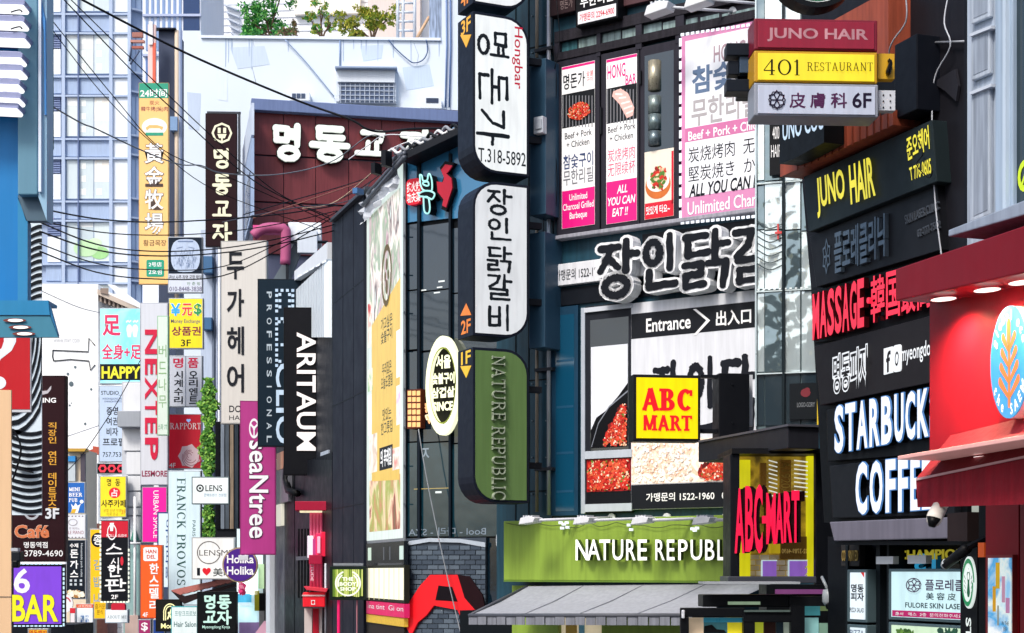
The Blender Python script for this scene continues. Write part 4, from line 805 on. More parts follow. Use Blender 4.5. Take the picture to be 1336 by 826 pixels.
def lightbox(x0, y0, x1, y1, label, face=CY, fr=None, W=.1):
    t = T(S, 'menu_lightbox', label, 'sign', ((x0 + x1) / 2, y1), 'lit menu boxes in the shop entrance'); t.box('frame', mat('50646a', .35, .1, metal=.3), (x0, y0, x1, y1), -.2, W, bevel=.01)
    t.box('face_panel', face, (x0 + 4, y0 + 4, x1 - 3, y1 - 4), W, W + .01); return t
t = lightbox(1105, 743, 1131, 812, 'narrow lit box with black Korean letters left of the entrance', lit('e4f2fb', 1.0))
t.txt(INK, '명동\n피자', (1110, 762, 1127, 784), .113, bold=.06); t.txt(INK, 'PIZZA SALAD', (1109, 793, 1127, 799), .113, bold=.02)
t.shapes('corner_mark', mat('c82020', .4, .05, emit=.2), [[(0, 1), (1, 1), (1, 0)]], (1123, 747, 1127.5, 754), .113)
t = lightbox(1105, 815, 1131, 880, 'narrow lit box cut by the bottom edge beside the entrance', lit('dcecf2', .9)); t.txt(BLU, 'PIZZA', (1109, 822, 1127, 830), .113)
t = lightbox(1159, 742, 1262, 811, 'wide pale blue clinic light box in the entrance')
t.txt(lit('30314a', .5), '플로레클리닉', (1207, 756, 1288, 771), .113, bold=.02, label=None) if False else t.txt(mat('3a2448', .4, .05), '플로레클', (1207, 756, 1258, 771), .113, bold=.03)
t.txt(mat('1d3a44', .4, .05), '美 容 皮', (1208, 773.5, 1247, 783), .113, bold=.02); t.txt(mat('1d3a44', .4, .05), 'FULORE SKIN LASER', (1181, 787, 1258, 794), .113, bold=.03)
t.shapes('emblem', mat('3a2448', .4, .05), fl + ring(.5, .5, .44, .5, 20), (1183, 754, 1203, 773), .113)
t.box('strip', mat('a01858', .4, .05, emit=.2), (1164, 798, 1258, 806), .11, .115); t.txt(PW, '출시   예스  2층  문의전화주세요', (1168, 800, 1256, 804.5), .117)
t = lightbox(1159, 814, 1262, 890, 'green printed light box cut by the bottom of the picture', lit('cfe9c8', .9))
t.blobs('tree_print', [lit(h, .7) for h in ('4f7a2c', '6c9a3a', '2f5a1c')], (1168, 818, 1196, 850), .113, 90, .06, 3); t.blobs('shrub_print', [lit(h, .7) for h in ('1f4a3a', '245a40')], (1222, 817, 1252, 850), .113, 60, .06, 4)
# round blade logo sign on its dark panel
t = T(S, 'round_logo_sign', 'narrow edge-on round green and white logo sign on the black blade by the door', 'sign', (1264, 826)); t.box('blade', mat('191b20', .4, .1), (1253, 704, 1275, 900), -.1, .3)
t.shapes('disc', lit('e8f2ee', 1.0), [disc(.5, .5, .5, 36)], (1255, 726, 1272, 794), .31, .02)
t.shapes('green_band', lit('1d8a54', .9), ring(.5, .5, .37, .46, 36), (1255, 726, 1272, 794), .332)
t.shapes('figure', lit('14603c', .8), [[(.5, .78), (.62, .66), (.56, .5), (.62, .3), (.56, .22), (.44, .22), (.38, .3), (.44, .5), (.38, .66)]] + [capsule(.5 + sx_ * .22, .3 + k * .09, .5 + sx_ * .3, .36 + k * .09, .012) for k in range(4) for sx_ in (-1, 1)], (1255, 726, 1272, 794), .333)
t.shapes('crown_mark', lit('f2f8f4', 1.0), [[(.42, .74), (.46, .8), (.5, .74), (.54, .8), (.58, .74), (.56, .7), (.44, .7)], disc(.5, .62, .07, 10)], (1255, 726, 1272, 794), .3345)
t.txt(lit('e8f2ee', 1.0), 'ST', (1260, 806, 1267, 834), .32, bold=.05, rot=-90)
# big ring sign above
J = Fr(985, 15.3, 3)
t = T(J, 'round_ring_sign', 'lower rim of a round green and white logo sign at the top edge', 'sign', (1065, 12))
mb = MB(); c_u, c_v = J.uv(1065, -48); R0 = .43
for k in range(40):
    a, c = math.pi * 2 * k / 40, math.pi * 2 * (k + 1) / 40; mb.prism([(c_u + R0 * math.cos(a), c_v + R0 * math.sin(a)), (c_u + R0 * math.cos(c), c_v + R0 * math.sin(c)), (c_u + (R0 - .05) * math.cos(c), c_v + (R0 - .05) * math.sin(c)), (c_u + (R0 - .05) * math.cos(a), c_v + (R0 - .05) * math.sin(a))], -.2, .03)
t.part('rim', mat('14181c', .35, .1), mb); mb = MB(); mb.prism([(c_u + (R0 - .05) * math.cos(k * .157), c_v + (R0 - .05) * math.sin(k * .157)) for k in range(40)], -.1, .0); t.part('face_panel', mat('e4ece8', .4, .05), mb)
mb = MB(); mb.prism([(c_u + (R0 - .07) * math.cos(k * .157), c_v + (R0 - .07) * math.sin(k * .157)) for k in range(40)], 0, .004); t.part('green_field', mat('2a6a48', .4, .05), mb)
# three stacked projecting boxes
def jbox(y0, y1, m, label, mcab, x1=1145):
    t = T(J, 'projecting_box_sign', label, 'sign', (1065, y1), 'projecting box signs by the rust beam'); t.box('cabinet', mcab, (984, y0, x1, y1), -.32, 0, bevel=.012)
    t.box('face_panel', m, (989, y0 + 3, x1 - 4, y1 - 3), 0, .012, bevel=.004); return t
t = jbox(25, 66, mat('8c1a32', .35, .06, 1.5, streak=.1), 'crimson box sign with faded pink letters, top of the three projecting boxes', mat('74152a', .4, .1))
t.txt(mat('bf8a92', .4, .1, streak=.3), 'JUNO HAIR', (1001, 37, 1132, 55), .014, bold=.05)
t = jbox(67, 108, lit('f8e020', 1.05, tubes=.25), 'glowing yellow restaurant box sign, middle of the three', mat('b88a1e', .4, .1))
t.shapes('lettering', mat('1b1a14', .4, .05), serif('401', .13, .05, .035), (996, 77.5, 1043, 98), .014); t.shapes('lettering', mat('3a3210', .4, .05), serif('RESTAURANT', .11, .06, .05), (1053, 82, 1138, 93), .014)
t.box('mount_plate', mat('c89a1e', .4, .1), (1145.5, 70, 1167, 103), -.2, -.1); t.shapes('cable_knot', BLACK, [capsule(.3, .3, .7, .8, .1), capsule(.6, .2, .8, .7, .08), capsule(.5, .9, .8, .75, .06)], (1155, 75, 1166, 100), -.09, .05)
t = jbox(109, 152, mat('bcc4d6', .35, .05, 1.5, streak=.1), 'pale grey skin clinic box sign, lowest of the three', mat('8a8f9a', .4, .1), 1146)
t.shapes('emblem', mat('2e2440', .4, .05), fl + ring(.5, .5, .4, .46, 6), (1001, 117, 1026, 144), .014)
for ch, x0, x1 in (('皮', 1030, 1051), ('膚', 1057, 1077), ('科', 1084, 1105), ('6F', 1112, 1137)): t.txt(mat('4a1c46', .4, .05) if ch != '6F' else mat('2e2440', .4, .05), ch, (x0, 121, x1, 141), .014, bold=.04)
t.box('mount_plate', mat('c4c8cf', .4, .1), (1146, 118, 1168, 144), -.2, -.1); t.strip('bolts', DARK, [(x, y, x + 1.6, y + 1.6) for x in (1152, 1161) for y in (123, 131, 139)], -.1, -.09)
# stepped black bracket
t = T(Fr(965, 15.6, 0), 'stepped_bracket', 'black stepped bracket boxes behind the left edge of the stacked signs', 'bracket', (965, 127))
NV = mat('1c2430', .4, .1)
for i, (x0, y0, x1, y1) in enumerate(((948, 56, 984, 72), (950, 79, 964, 97), (948, 103, 984, 119))): t.box('arm_box', NV, (x0, y0, x1, y1), -.15, .0 + .05 * (i != 1), bevel=.006)
t.box('arm_box', mat('2e4258', .4, .1), (965, 73, 984, 95), -.1, .02, bevel=.006); t.box('arm_box', NV, (962, 72, 982, 127), -.3, -.16)
# ================================================================== glass shaft
V = Fr(1022, 20.3, -18)
GL = glass('c8d6d8', .06, .8, .9, .4, 2.2); GLD = glass('6f8288', .06, .9, .9, .6, 2.2)
t = T(V, 'glass_shaft', 'tall greenish glass shaft between the banner wall and the leaning signs', 'glass shaft', (1022, 556))
t.poly('core', mat('5f7276', .4, .3, 1.2, streak=.4), [(986, -40), (1100, -40), (1100, 560), (986, 560)], -.6, -.03)
ys = [-40, 60, 148, 236, 300, 378, 486, 556]
for i in range(len(ys) - 1):
    a, c = ys[i], ys[i + 1]; dk = i >= 6
    for k, (x0, x1) in enumerate(((986, 997), (998, 1020), (1024, 1044), (1046, 1100))):
        t.box('glass_pane', (GLD if (i + k) % 3 == 0 else GL) if not dk else glass('24323a', .08, .3, .9), (x0, a + 1, x1, c - 1), -.03, 0.0 if k else -.015)
t.box('mullion', mat('2d3a40', .35, .1, metal=.4), (1020.5, -40, 1023.5, 556), -.02, .05); t.box('mullion', mat('b9c8cc', .3, .1, metal=.4), (985, -40, 987, 556), -.02, .03)
for y in (236, 378, 486): t.box('transom', mat('c9d8da', .35, .1), (986, y - 1, 1100, y + .6), -.02, .03)
t.strip('sticker_dots', mat('e8f2f4', .4, .05), [(988 + i * 7, 377 - i * .3, 991 + i * 7, 379 - i * .3) for i in range(12)], .03, .035)
t.box('hanging_sign', mat('15191f', .4, .1), (1004, 150, 1020, 228), .05, .1); t.txt(PW, '400\nHAIR', (1006, 165, 1019, 205), .103)
t.box('dark_sign', mat('20262c', .4, .1), (1030, 500, 1066, 547), .0, .04); t.txt(mat('8a8f94', .4, .1), 'LOGO-GORY', (1040, 525, 1063, 531), .043); t.shapes('figure_mark', mat('7a2a34', .4, .1), [disc(.5, .5, .3, 10), disc(.6, .7, .16, 8)], (1040, 503, 1062, 522), .043)
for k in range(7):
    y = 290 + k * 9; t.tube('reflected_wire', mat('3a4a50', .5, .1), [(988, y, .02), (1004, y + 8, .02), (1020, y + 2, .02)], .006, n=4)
t.box('red_bracket', mat('d04a4a', .4, .1), (1014, 292, 1016, 312), .05, .08); t.box('red_bracket', mat('d04a4a', .4, .1), (1011, 302, 1020, 305), .08, .1)
t.box('yellow_edge', mat('e0c02a', .4, .1), (1066, 500, 1068, 556), .03, .05)
# ================================================================== shoe shop corner unit: canopy, lit window, red letters
Q = Fr(1010, 20, 2); cw = (Q.P[0] + .17, 19.4); CA = Fr(1028, 19.4, VST)
t = T(Q, 'shoe_shop_unit', 'black shoe shop unit with a canopy and a yellow lit window', 'shop front', (1010, 760))
tc = t.on(CA); AN = mat('33343c', .4, .1, 2, streak=.1)
tc.box('canopy', AN, (911, 554, 1028, 585, 1028), -.42, 0, bevel=.01); tc.box('canopy_trim', mat('4a4b54', .4, .1), (911, 553, 1028, 556, 1028), -.43, .02)
t.box('canopy_underside', mat('1c1d22', .5, .1), (955, 585, 1080, 592), -1, .1)
t.box('dark_side', mat('14171e', .4, .15), (1064, 590, 1104, 905), .0, .12, bevel=.01); t.box('frame_post', mat('1b1e26', .4, .1), (953, 592, 965, 762), -.5, .06, bevel=.01)
t.box('frame_sill', mat('3b3e47', .4, .1), (950, 752, 1066, 761), -.5, .12, bevel=.01)
t.box('window_back', pic(['a8862e', '7b6224', 'c4a436', '5e4e26'], 2.5, rough=.15, emit=.35), (965, 590, 1064, 752), -.5, -.4)
YS = lit('e8e01a', 1.0, tubes=.25)
t.box('lit_yellow_side', YS, (965, 600, 979, 752), -.4, -.3); t.box('lit_yellow_side', YS, (1054, 592, 1063, 752), -.4, -.28); t.box('lit_yellow_side', lit('c2a81e', .8), (1005, 700, 1018, 722), -.4, -.33)
t.box('brown_banner', mat('6a4a1a', .3, .1, emit=.2), (1018, 600, 1032, 652), -.4, -.34); t.box('brown_banner', mat('6a4a1a', .3, .1, emit=.2), (992, 604, 1000, 634), -.4, -.34); t.box('brown_banner', mat('5c431c', .3, .1, emit=.2), (1018, 700, 1054, 730), -.4, -.34)
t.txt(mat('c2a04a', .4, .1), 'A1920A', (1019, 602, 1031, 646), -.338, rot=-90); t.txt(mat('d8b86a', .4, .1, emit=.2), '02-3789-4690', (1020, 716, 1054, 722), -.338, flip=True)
mb = MB()
for i in range(9):
    for (xa, xb) in ((1003, 1014), (1036, 1060)): u, v = Q.uv(xa, 600 + i * 5.6, -.3); u2, v2 = Q.uv(xb, 603 + i * 5.6, -.3); mb.prism([(u, v), (u, v - .015), (u2, v2 - .015), (u2, v2)], -.3, -.29)
t.part('light_slats', lit('f4f6e8', 1.0), mb, kind='stuff')
for i in range(4):
    for k in range(6): t.box('interior_brick', mat(('b7a68a', 'c2b59a', 'a8987c')[(i + k) % 3], .6, .1, emit=.12), (979 + k * 13 - (i % 2) * 5, 724 + i * 7, 990.5 + k * 13 - (i % 2) * 5, 730 + i * 7), -.4, -.36)
for x0, x1 in ((995, 1013), (1030, 1062)):
    t.box('purple_poster', lit('9a6ad0', .8), (x0, 732, x1, 752), -.35, -.32); t.strip('poster_rim', lit('cfe6ee', .9), [(x0 - 1, 730.5, x1 + 1, 732), (x0 - 1.4, 732, x0, 752)], -.35, -.31)
t.txt(PW, '2', (1050, 738, 1059, 751), -.315, bold=.06)
t.box('window_pane', glass('0c1214', .04), (965.5, 755, 1062, 756), -.2, -.19)
t = T(Q, 'shoe_shop_letters', 'tall glowing crimson shoe shop letters standing across the lit window', 'sign', (1000, 722))
CR = lit('f01848', 1.1, base=.4, tubes=.12); CRS = mat('24060e', .5, .1)
for ch, x0, x1, yt, yb in (('A', 959, 971, 637, 722), ('B', 972.5, 983, 634, 720), ('C', 984, 995, 632, 722), ('-', 994.5, 1000, 673, 683), ('M', 1000, 1012, 643, 710), ('A', 1012, 1022, 643, 709), ('R', 1023, 1033, 641, 708), ('T', 1033, 1043, 640, 708)):
    t.txt(CR, ch, (x0, yt, x1, yb), .15, .02, bold=.05 if ch != '-' else .03, name='letter'); t.txt(CRS, ch, (x0 + 3.5, yt + 1, x1 + 7, yb - 1), -.2, .34, bold=.06, name='letter_return', inkb=.05)
# yellow shoe shop box sign and its black neighbour
Z = Fr(868, 22, 8)
t = T(Z, 'yellow_box_sign', 'yellow box sign with red slab letters hanging before the entrance panel', 'sign', (868, 576)); t.box('cabinet', mat('24262c', .4, .1), (826, 489, 914, 576), -.3, 0, bevel=.012)
t.box('face_panel', lit('ffe500', 1.0, tubes=.08), (830.5, 493, 910.5, 572), 0, .012); RD = mat('dc1a24', .4, .05, emit=.2)
t.shapes('lettering', RD, serif('ABC', .27, .14, .13, .1), (838, 507, 903, 536), .014, .004, step=.0006); t.shapes('lettering', RD, serif('MART', .22, .15, .13, .1), (839, 542, 902, 562), .014, .004, step=.0006)
t.box('bracket_arm', DARK, (914, 489, 940, 493), -.2, -.1); t.box('bracket_arm', DARK, (914, 560, 940, 565), -.2, -.1)
t = T(Z, 'black_box_sign', 'blank black box beside the yellow shoe shop sign', 'sign', (958, 572)); t.box('cabinet', mat('1a1c22', .4, .1), (938, 487, 978, 573), -.35, .0, bevel=.012); t.strip('bolts', DARK, [(955, 500, 957, 502), (955, 550, 957, 552)], 0, .02)
t.box('side_trim', mat('c9ccd2', .4, .05), (978, 489, 982, 556), -.3, -.25)
# dark frames under the shoe shop
U = Fr(985, 18.6, 0)
t = T(U, 'kiosk_frames', 'black framed kiosk windows under the shoe shop unit', 'kiosk', (985, 826))
KB = mat('14171c', .35, .15)
t.box('ledge', mat('9aa0a6', .35, .1), (919, 759, 1044, 762), -.4, .2); t.box('frame_back', KB, (1000, 763, 1106, 905), -1.4, -.8)
t.box('frame', KB, (917, 776, 1040, 792), -.6, -.1, bevel=.01); t.box('frame', KB, (888, 793, 972, 805), -.1, .0, bevel=.01); t.box('frame', KB, (888, 805, 899, 905), -.1, 0, bevel=.01)
t.box('frame', KB, (970, 797, 1033, 812), -.1, .02, bevel=.01); t.box('frame', KB, (970, 812, 985, 905), -.1, .02); t.box('frame', KB, (1032, 790, 1050, 905), -.1, .02); t.box('frame', KB, (1030, 778, 1106, 790), -.2, .0)
t.box('frame_lip', mat('5a6a66', .35, .1, metal=.3), (971, 796, 1031, 798.5), .02, .05); t.box('handle', mat('c9ccd2', .3, .1), (889.5, 796, 893.5, 807), 0, .05, bevel=.01)
t.box('tube_light', lit('8fa88a', .8), (950, 785, 992, 789), -.1, -.07); t.box('purple_strip', lit('8a4a86', .5), (1012, 769, 1100, 775), -.8, -.75)
for q, cc in (((899, 806, 918, 905), 'cdb79a'), ((918, 806, 949, 905), '3a6a70'), ((949, 806, 970, 905), 'd9cc2a'), ((985, 812, 996, 905), 'cfd83a'), ((997, 812, 1012, 905), '3a2420'), ((1013, 812, 1022, 905), '2a3a44'), ((1023, 812, 1032, 905), '9aa89a'), ((1050, 806, 1068, 905), '7fb0b0'), ((1069, 813, 1096, 905), '6a8a7a'), ((1048, 791, 1070, 803), '4fa0a8'), ((1070, 791, 1082, 797), '8aa06a')): t.box('display_panel', mat(cc, .2, .25, 4, emit=.2), q, -.2, -.14)
t.box('teal_strip', mat('2f7f96', .3, .2, emit=.2), (918, 806, 970, 812), -.14, -.12)
mbt = [(918, 826), (919, 817), (929, 815), (935, 821), (945, 822), (948, 826)]; t.poly('dark_figure_print', BLACK, mbt, -.14, -.12)
# cameras
def domecam(x, y, fr, W, label, m, s=1.0):
    t = T(fr, 'security_camera', label, 'camera', (x, y + 14), 'security cameras'); u, v = fr.uv(x, y, W); mb = MB(); R = .075 * s
    P = [(u, W, v + .02), (u + .01, W, v - .05 * s), (u + .01, W, v - .12 * s), (u + .015, W, v - .17 * s)]; mb.tube(P, [R * .75, R, R, R * .6], 12); t.part('housing', m, mb, smooth=True)
    mb = MB(); mb.tube([(u + .015, W + .01, v - .13 * s), (u + .015, W + .01, v - .21 * s)], [R * .8, R * .45], 12); t.part('lens_dome', mat('0d0f12', .1, .0), mb, smooth=True)
    mb = MB(); mb.tube([(u, W, v), (u - .03, W, v + .08), (u - .05, W - .1, v + .16)], .018, 6); t.part('stalk', m, mb, smooth=True)
domecam(1080, 771, U, .15, 'grey dome camera hanging below the shoe shop window', mat('8b9296', .35, .1), 1.0)
# ================================================================== white framed window above the red shop (R)
R = Fr(1265, 13.3, -70)
t = T(R, 'corner_window_building', 'pale blue-grey framed upper window with moulded pilaster at the right edge', 'building', (1300, 300))
PBL = mat('a9b5c4', .45, .08, 3, streak=.3, bump=.1)
t.box('pilaster', PBL, [(1262, -60), (1400, -100), (1400, 310), (1262, 320)], -1.5, 0)
t.box('dark_side_wall', mat('1d2028', .5, .1), [(1258, -60), (1266, -60), (1266, 330), (1258, 330)], -1.6, -.02)
for (yt, yb) in ((-60, 32), (44, 106), (120, 290)):
    q = [(1267, yt), (1291, yt - 10), (1291, yb - 10), (1267, yb)]; t.box('panel_moulding', mat('b4bfcc', .45, .08, 3, streak=.3), q, 0, .04, bevel=.01)
    q2 = [(1270, yt + 7), (1288, yt - 1), (1288, yb - 16), (1270, yb - 8)]; t.box('panel_recess', mat('98a3b2', .5, .1, 3, streak=.4), q2, .04, .044)
    t.box('moulding_cap', mat('c0c9d4', .45, .08), [(1265, yt), (1293, yt - 11), (1293, yt - 7), (1265, yt + 4)], 0, .07)
t.box('window_frame', mat('9fb2c6', .4, .08, 3, streak=.2), [(1298, -60), (1321, -75), (1321, 272), (1298, 282)], 0, .06, bevel=.01); t.box('window_frame', mat('b9c9d8', .4, .08), [(1308, -60), (1312, -66), (1312, 276), (1308, 278)], .06, .1)
t.box('window_pane', glass('1a2c34', .05), [(1321, -80), (1400, -110), (1400, 240), (1321, 271)], 0, .02)
t.shapes('leaf_mark', mat('b9cf2a', .4, .1, emit=.2), ring(.5, .5, .3, .5, 14) + [capsule(.3, .2, .8, .8, .06)], (1328, 208, 1346, 250), .024)
t.box('sill', mat('8f9bac', .45, .08, 3, streak=.2), [(1237, 300), (1400, 236), (1400, 262), (1237, 309)], -.2, .5, bevel=.01)
# ================================================================== red cosmetics shop
RR = Fr(1213, 13.4, -72.35); REDW = mat('8e0f1c', .4, .06, 1.2, bump=.03, spec=.2); REDD = mat('7f1420', .4, .08, 1.2)
t = T(RR, 'red_cosmetics_shop', 'glossy red cosmetics shop front with lit canopy and awning at the right edge', 'shop front', (1290, 0, 0.0))
t.box('red_wall', REDW, [(1213, 385), (1420, 330), (1420, 562), (1213, 592)], -1.2, 0)
t.box('canopy', mat('93222e', .35, .06, 1.2), [(1168, 351), (1420, 269), (1420, 336), (1168, 393)], .0, .75) if False else None
C2 = Fr(1168, 13.2, -72.35); tc = t.on(C2)
tc.box('canopy', mat('74121f', .4, .06, 1.2, spec=.15), [(1168, 351), (1420, 266), (1420, 338), (1168, 393)], -1.0, 0, bevel=.012)
LAMPS = []
for x, y in ((1231, 389), (1288, 373), (1334, 359)):
    u, v = RR.uv(x, y, .24); v = C2.uv(x, 393 - (x - 1168) * .218)[1] - .025; mb = MB(); mb.add([(u + .12 * math.cos(a_ * .3927), .24 + .09 * math.sin(a_ * .3927), v) for a_ in range(16)], [tuple(range(16))]); o = t.part('downlight', lit('fff6ee', 2.2), mb, smooth=False)
    LAMPS.append(RR.world(u, .22, v - .03))
for L in LAMPS:
    d = bpy.data.lights.new('canopy_spot', 'SPOT'); d.energy = 130; d.color = (1, .78, .5); d.spot_size = math.radians(150); d.spot_blend = 1; d.shadow_soft_size = .06
    o = bpy.data.objects.new('canopy_spot', d); COL.objects.link(o); o.location = L
u, v = RR.uv(1287, 596, .2)
t.box('lower_ledge', mat('d8a09a', .4, .05, emit=.12), [(1171, 595), (1420, 553), (1420, 560), (1171, 600)], -.3, .62, bevel=.005)
t.box('ledge_recess', mat('a51a22', .4, .05), [(1246, 600), (1420, 570), (1420, 590), (1246, 608)], -.3, .2)
mb = MB(); mb.add([(u + .11 * math.cos(a_ * .3927), .2 + .09 * math.sin(a_ * .3927), v) for a_ in range(16)], [tuple(range(16))]); t.part('downlight', lit('fff2ee', 2.0), mb)
# awning: roll-out red fabric
C3 = Fr(1193, 13.0, -72.35); ta = T(C3, 'red_awning', 'dark red fabric awning under the lit ledge of the cosmetics shop', 'awning', (1280, 660))
FAB = mat('8c1022', .75, .12, 2.5, streak=.25, bump=.3)
p0 = C3.uv(1195, 625, 0); p1 = C3.uv(1420, 578, 0); q0 = RR.uv(1213, 602, .1); q1 = RR.uv(1420, 566, .1)
mb = MB(); A0 = (p0[0], 0, p0[1]); A1 = (p1[0], 0, p1[1]); up_ = .42
mb.add([A0, A1, (A1[0], -.32, A1[2] + .36), (A0[0] , -.32, A0[2] + .36)], [(0, 1, 2, 3)]); ta.part('canopy', mat('6a0c1a', .8, .12, 2.5, bump=.3), mb)
ta.poly('valance', FAB, [(1195, 627), (1420, 581), (1420, 656), (1197, 662)], -.012, 0)
ta.poly('hem_piping', mat('c8a0a0', .6, .1), [(1195, 624), (1420, 577), (1420, 580), (1195, 627)], -.02, .012)
# round eco sign
t = T(RR, 'round_eco_sign', 'round blue sign with an orange tree on the red wall', 'sign', (1316, 546)); OQ = [(1292, 410), (1343, 396), (1343, 534), (1292, 546)]
OQ = (1292, 399, 1342, 546, 1316)
t.shapes('disc_side', mat('e6e4ea', .4, .05), [disc(.5, .5, .5, 40)], OQ, .02, .12); t.shapes('disc', lit('3c9ada', .85), [disc(.5, .5, .5, 40)], OQ, .14, .012)
lv = [capsule(.5, .12, .5, .72, .03)]
for k in range(4):
    for s_ in (-1, 1): lv.append(capsule(.5 + s_ * .03, .2 + k * .14, .5 + s_ * (.24 - k * .03), .34 + k * .13, .022, .04))
lv.append(capsule(.5, .7, .5, .84, .05))
t.shapes('tree', lit('e8793a', .95), lv, OQ, .153); t.shapes('drop', lit('3c9ada', .85), [disc(.5, .12, .0, 6)], OQ, .16) if False else None
def arc_text(t, s_, cx, cy, r, a0, a1, h, m, q, w, asp):
    n = len(s_)
    for i, ch in enumerate(s_):
        if ch == ' ': continue
        an = math.radians(a0 + (a1 - a0) * (i + .5) / n); up = 1 if a1 < a0 else -1
        V_, Fc = glyphs(ch, .03, False, 2, 1.0, 0); xs = [p[0] for p in V_]; xm = (min(xs) + max(xs)) / 2
        ro = an - math.pi / 2 if up == 1 else an + math.pi / 2; Qd = t.fr.quad(q, w); U0, U1, V1, V0 = Qd[0][0], Qd[1][0], Qd[0][1], Qd[2][1]; mb = MB(); P = []
        for x, y, z in V_:
            x = (x - xm) * h; y = (y - .35) * h; X = cx + r * math.cos(an) + x * math.cos(ro) - y * math.sin(ro); Y_ = cy + r * math.sin(an) + x * math.sin(ro) + y * math.cos(ro)
            P.append((U0 + (U1 - U0) * X, w, V0 + (V1 - V0) * Y_))
        mb.v = P; mb.f = Fc; mb.mi = [0] * len(Fc); t.part('lettering', m, mb)
arc_text(t, 'global eco', .5, .5, .42, 160, 20, .13, PW, OQ, .156, 1); arc_text(t, 'the SAEM', .5, .5, .42, 205, 335, .14, PW, OQ, .156, 1)
# lower red column with poster
LC = Fr(1286, 13.8, -72.35)
t = T(LC, 'red_shop_column', 'red column with a bright poster case at the bottom right', 'column', (1308, 0, 0.0))
t.body('shaft', REDW, [(1286, 640), (1329, 640)], 0, -.6, 0); t.body('shaft_side', mat('7a1018', .4, .1), [(1331, 640), (1420, 640)], 0, -.6, .05)
t.body('recess', mat('101216', .5, .1), [(1277, 640), (1286, 640)], 0, -.4, -.3)
t.box('orange_tab', mat('c0501a', .4, .1, emit=.2), (1276, 708, 1284, 727), -.28, -.1)
t.box('poster_case', mat('8a2a2a', .4, .1), (1286.5, 724, 1321, 905), 0, .05); t.box('poster', pic(['8fc4e4', 'e4efe4', '3f9fd4', 'f2f4ee', 'dce6d0'], 2.2, emit=.55), (1289, 728, 1319, 903), .05, .06)
for q, cc in (((1299, 734, 1304, 768), 'e0b01a'), ((1295, 765, 1299, 798), 'e0a41a'), ((1307, 752, 1311, 786), 'd49ab0'), ((1312, 780, 1317, 800), 'c98ab0'), ((1301, 790, 1303, 816), '9a9a8a')): t.box('printed_tag', mat(cc, .4, .1, emit=.2), q, .06, .062)
t.txt(INK, 'IN THE\nJEJU', (1307, 811, 1316, 824), .063)
# bullet cameras
t = T(RR, 'security_camera', 'white dome camera under the red awning', 'camera', (1232, 686), 'security cameras'); u, v = RR.uv(1232, 671, .3)
mb = MB(); mb.tube([(u - .06, .3, v + .06), (u - .04, .36, v - .02), (u + .01, .4, v - .05)], [.06, .065, .056], 12); t.part('housing', mat('d4d0c8', .35, .08), mb, smooth=True)
mb = MB(); mb.tube([(u + .01, .4, v - .03), (u + .01, .42, v - .1)], [.056, .025], 12); t.part('lens_dome', mat('0d0f12', .1, 0), mb, smooth=True); mb = MB(); mb.tube([(u, .3, v + .05), (u + .02, .2, v + .16)], .02, 6); t.part('stalk', mat('d4d0c8', .35, .08), mb)
t = T(S, 'security_camera', 'long black bullet camera aimed down over the shop entrance', 'camera', (1248, 740), 'security cameras'); u, v = S.uv(1262, 715, .7)
u2, v2 = S.uv(1234, 737, .7); mb = MB(); mb.tube([(u, .7, v), (u2, .7, v2)], [.048, .044], 12); t.part('housing', mat('191b1f', .35, .1), mb, smooth=True)
mb = MB(); mb.tube([(u2 + .02, .7, v2 + .02), (u2 - .02, .7, v2 - .015)], [.047, .04], 12); t.part('lens_ring', mat('a9b0b4', .3, .1), mb, smooth=True); mb = MB(); mb.tube([(u, .7, v), (u + .04, .5, v + .1)], .03, 6); t.part('stalk', mat('191b1f', .35, .1), mb)
# cables on the dark wall
for k, pts in enumerate(([(1237, -5, .1), (1232, 30, .14), (1240, 60, .12), (1220, 100, .1), (1216, 150, .12), (1220, 260, .14), (1230, 345, .12)], [(1182, -5, .6), (1182, 28, .55), (1166, 52, .5), (1160, 68, .45), (1163, 78, .4)], [(1196, 178, .25), (1204, 200, .25), (1196, 215, .25), (1212, 232, .25), (1217, 222, .25)])):
    o = T(S, 'loose_cable', ['long pale cable hanging down the dark wall beside the signs', 'twisted pale cable above the yellow restaurant box', 'black cable tangled over the yellow telephone number'][k], 'cable', pts[0][:2]); o.tube('cable', mat('b6bac2', .5, .1) if k < 2 else WIRE, [(x, y, w_) for x, y, w_ in pts], .008 if k < 2 else .006, n=5)
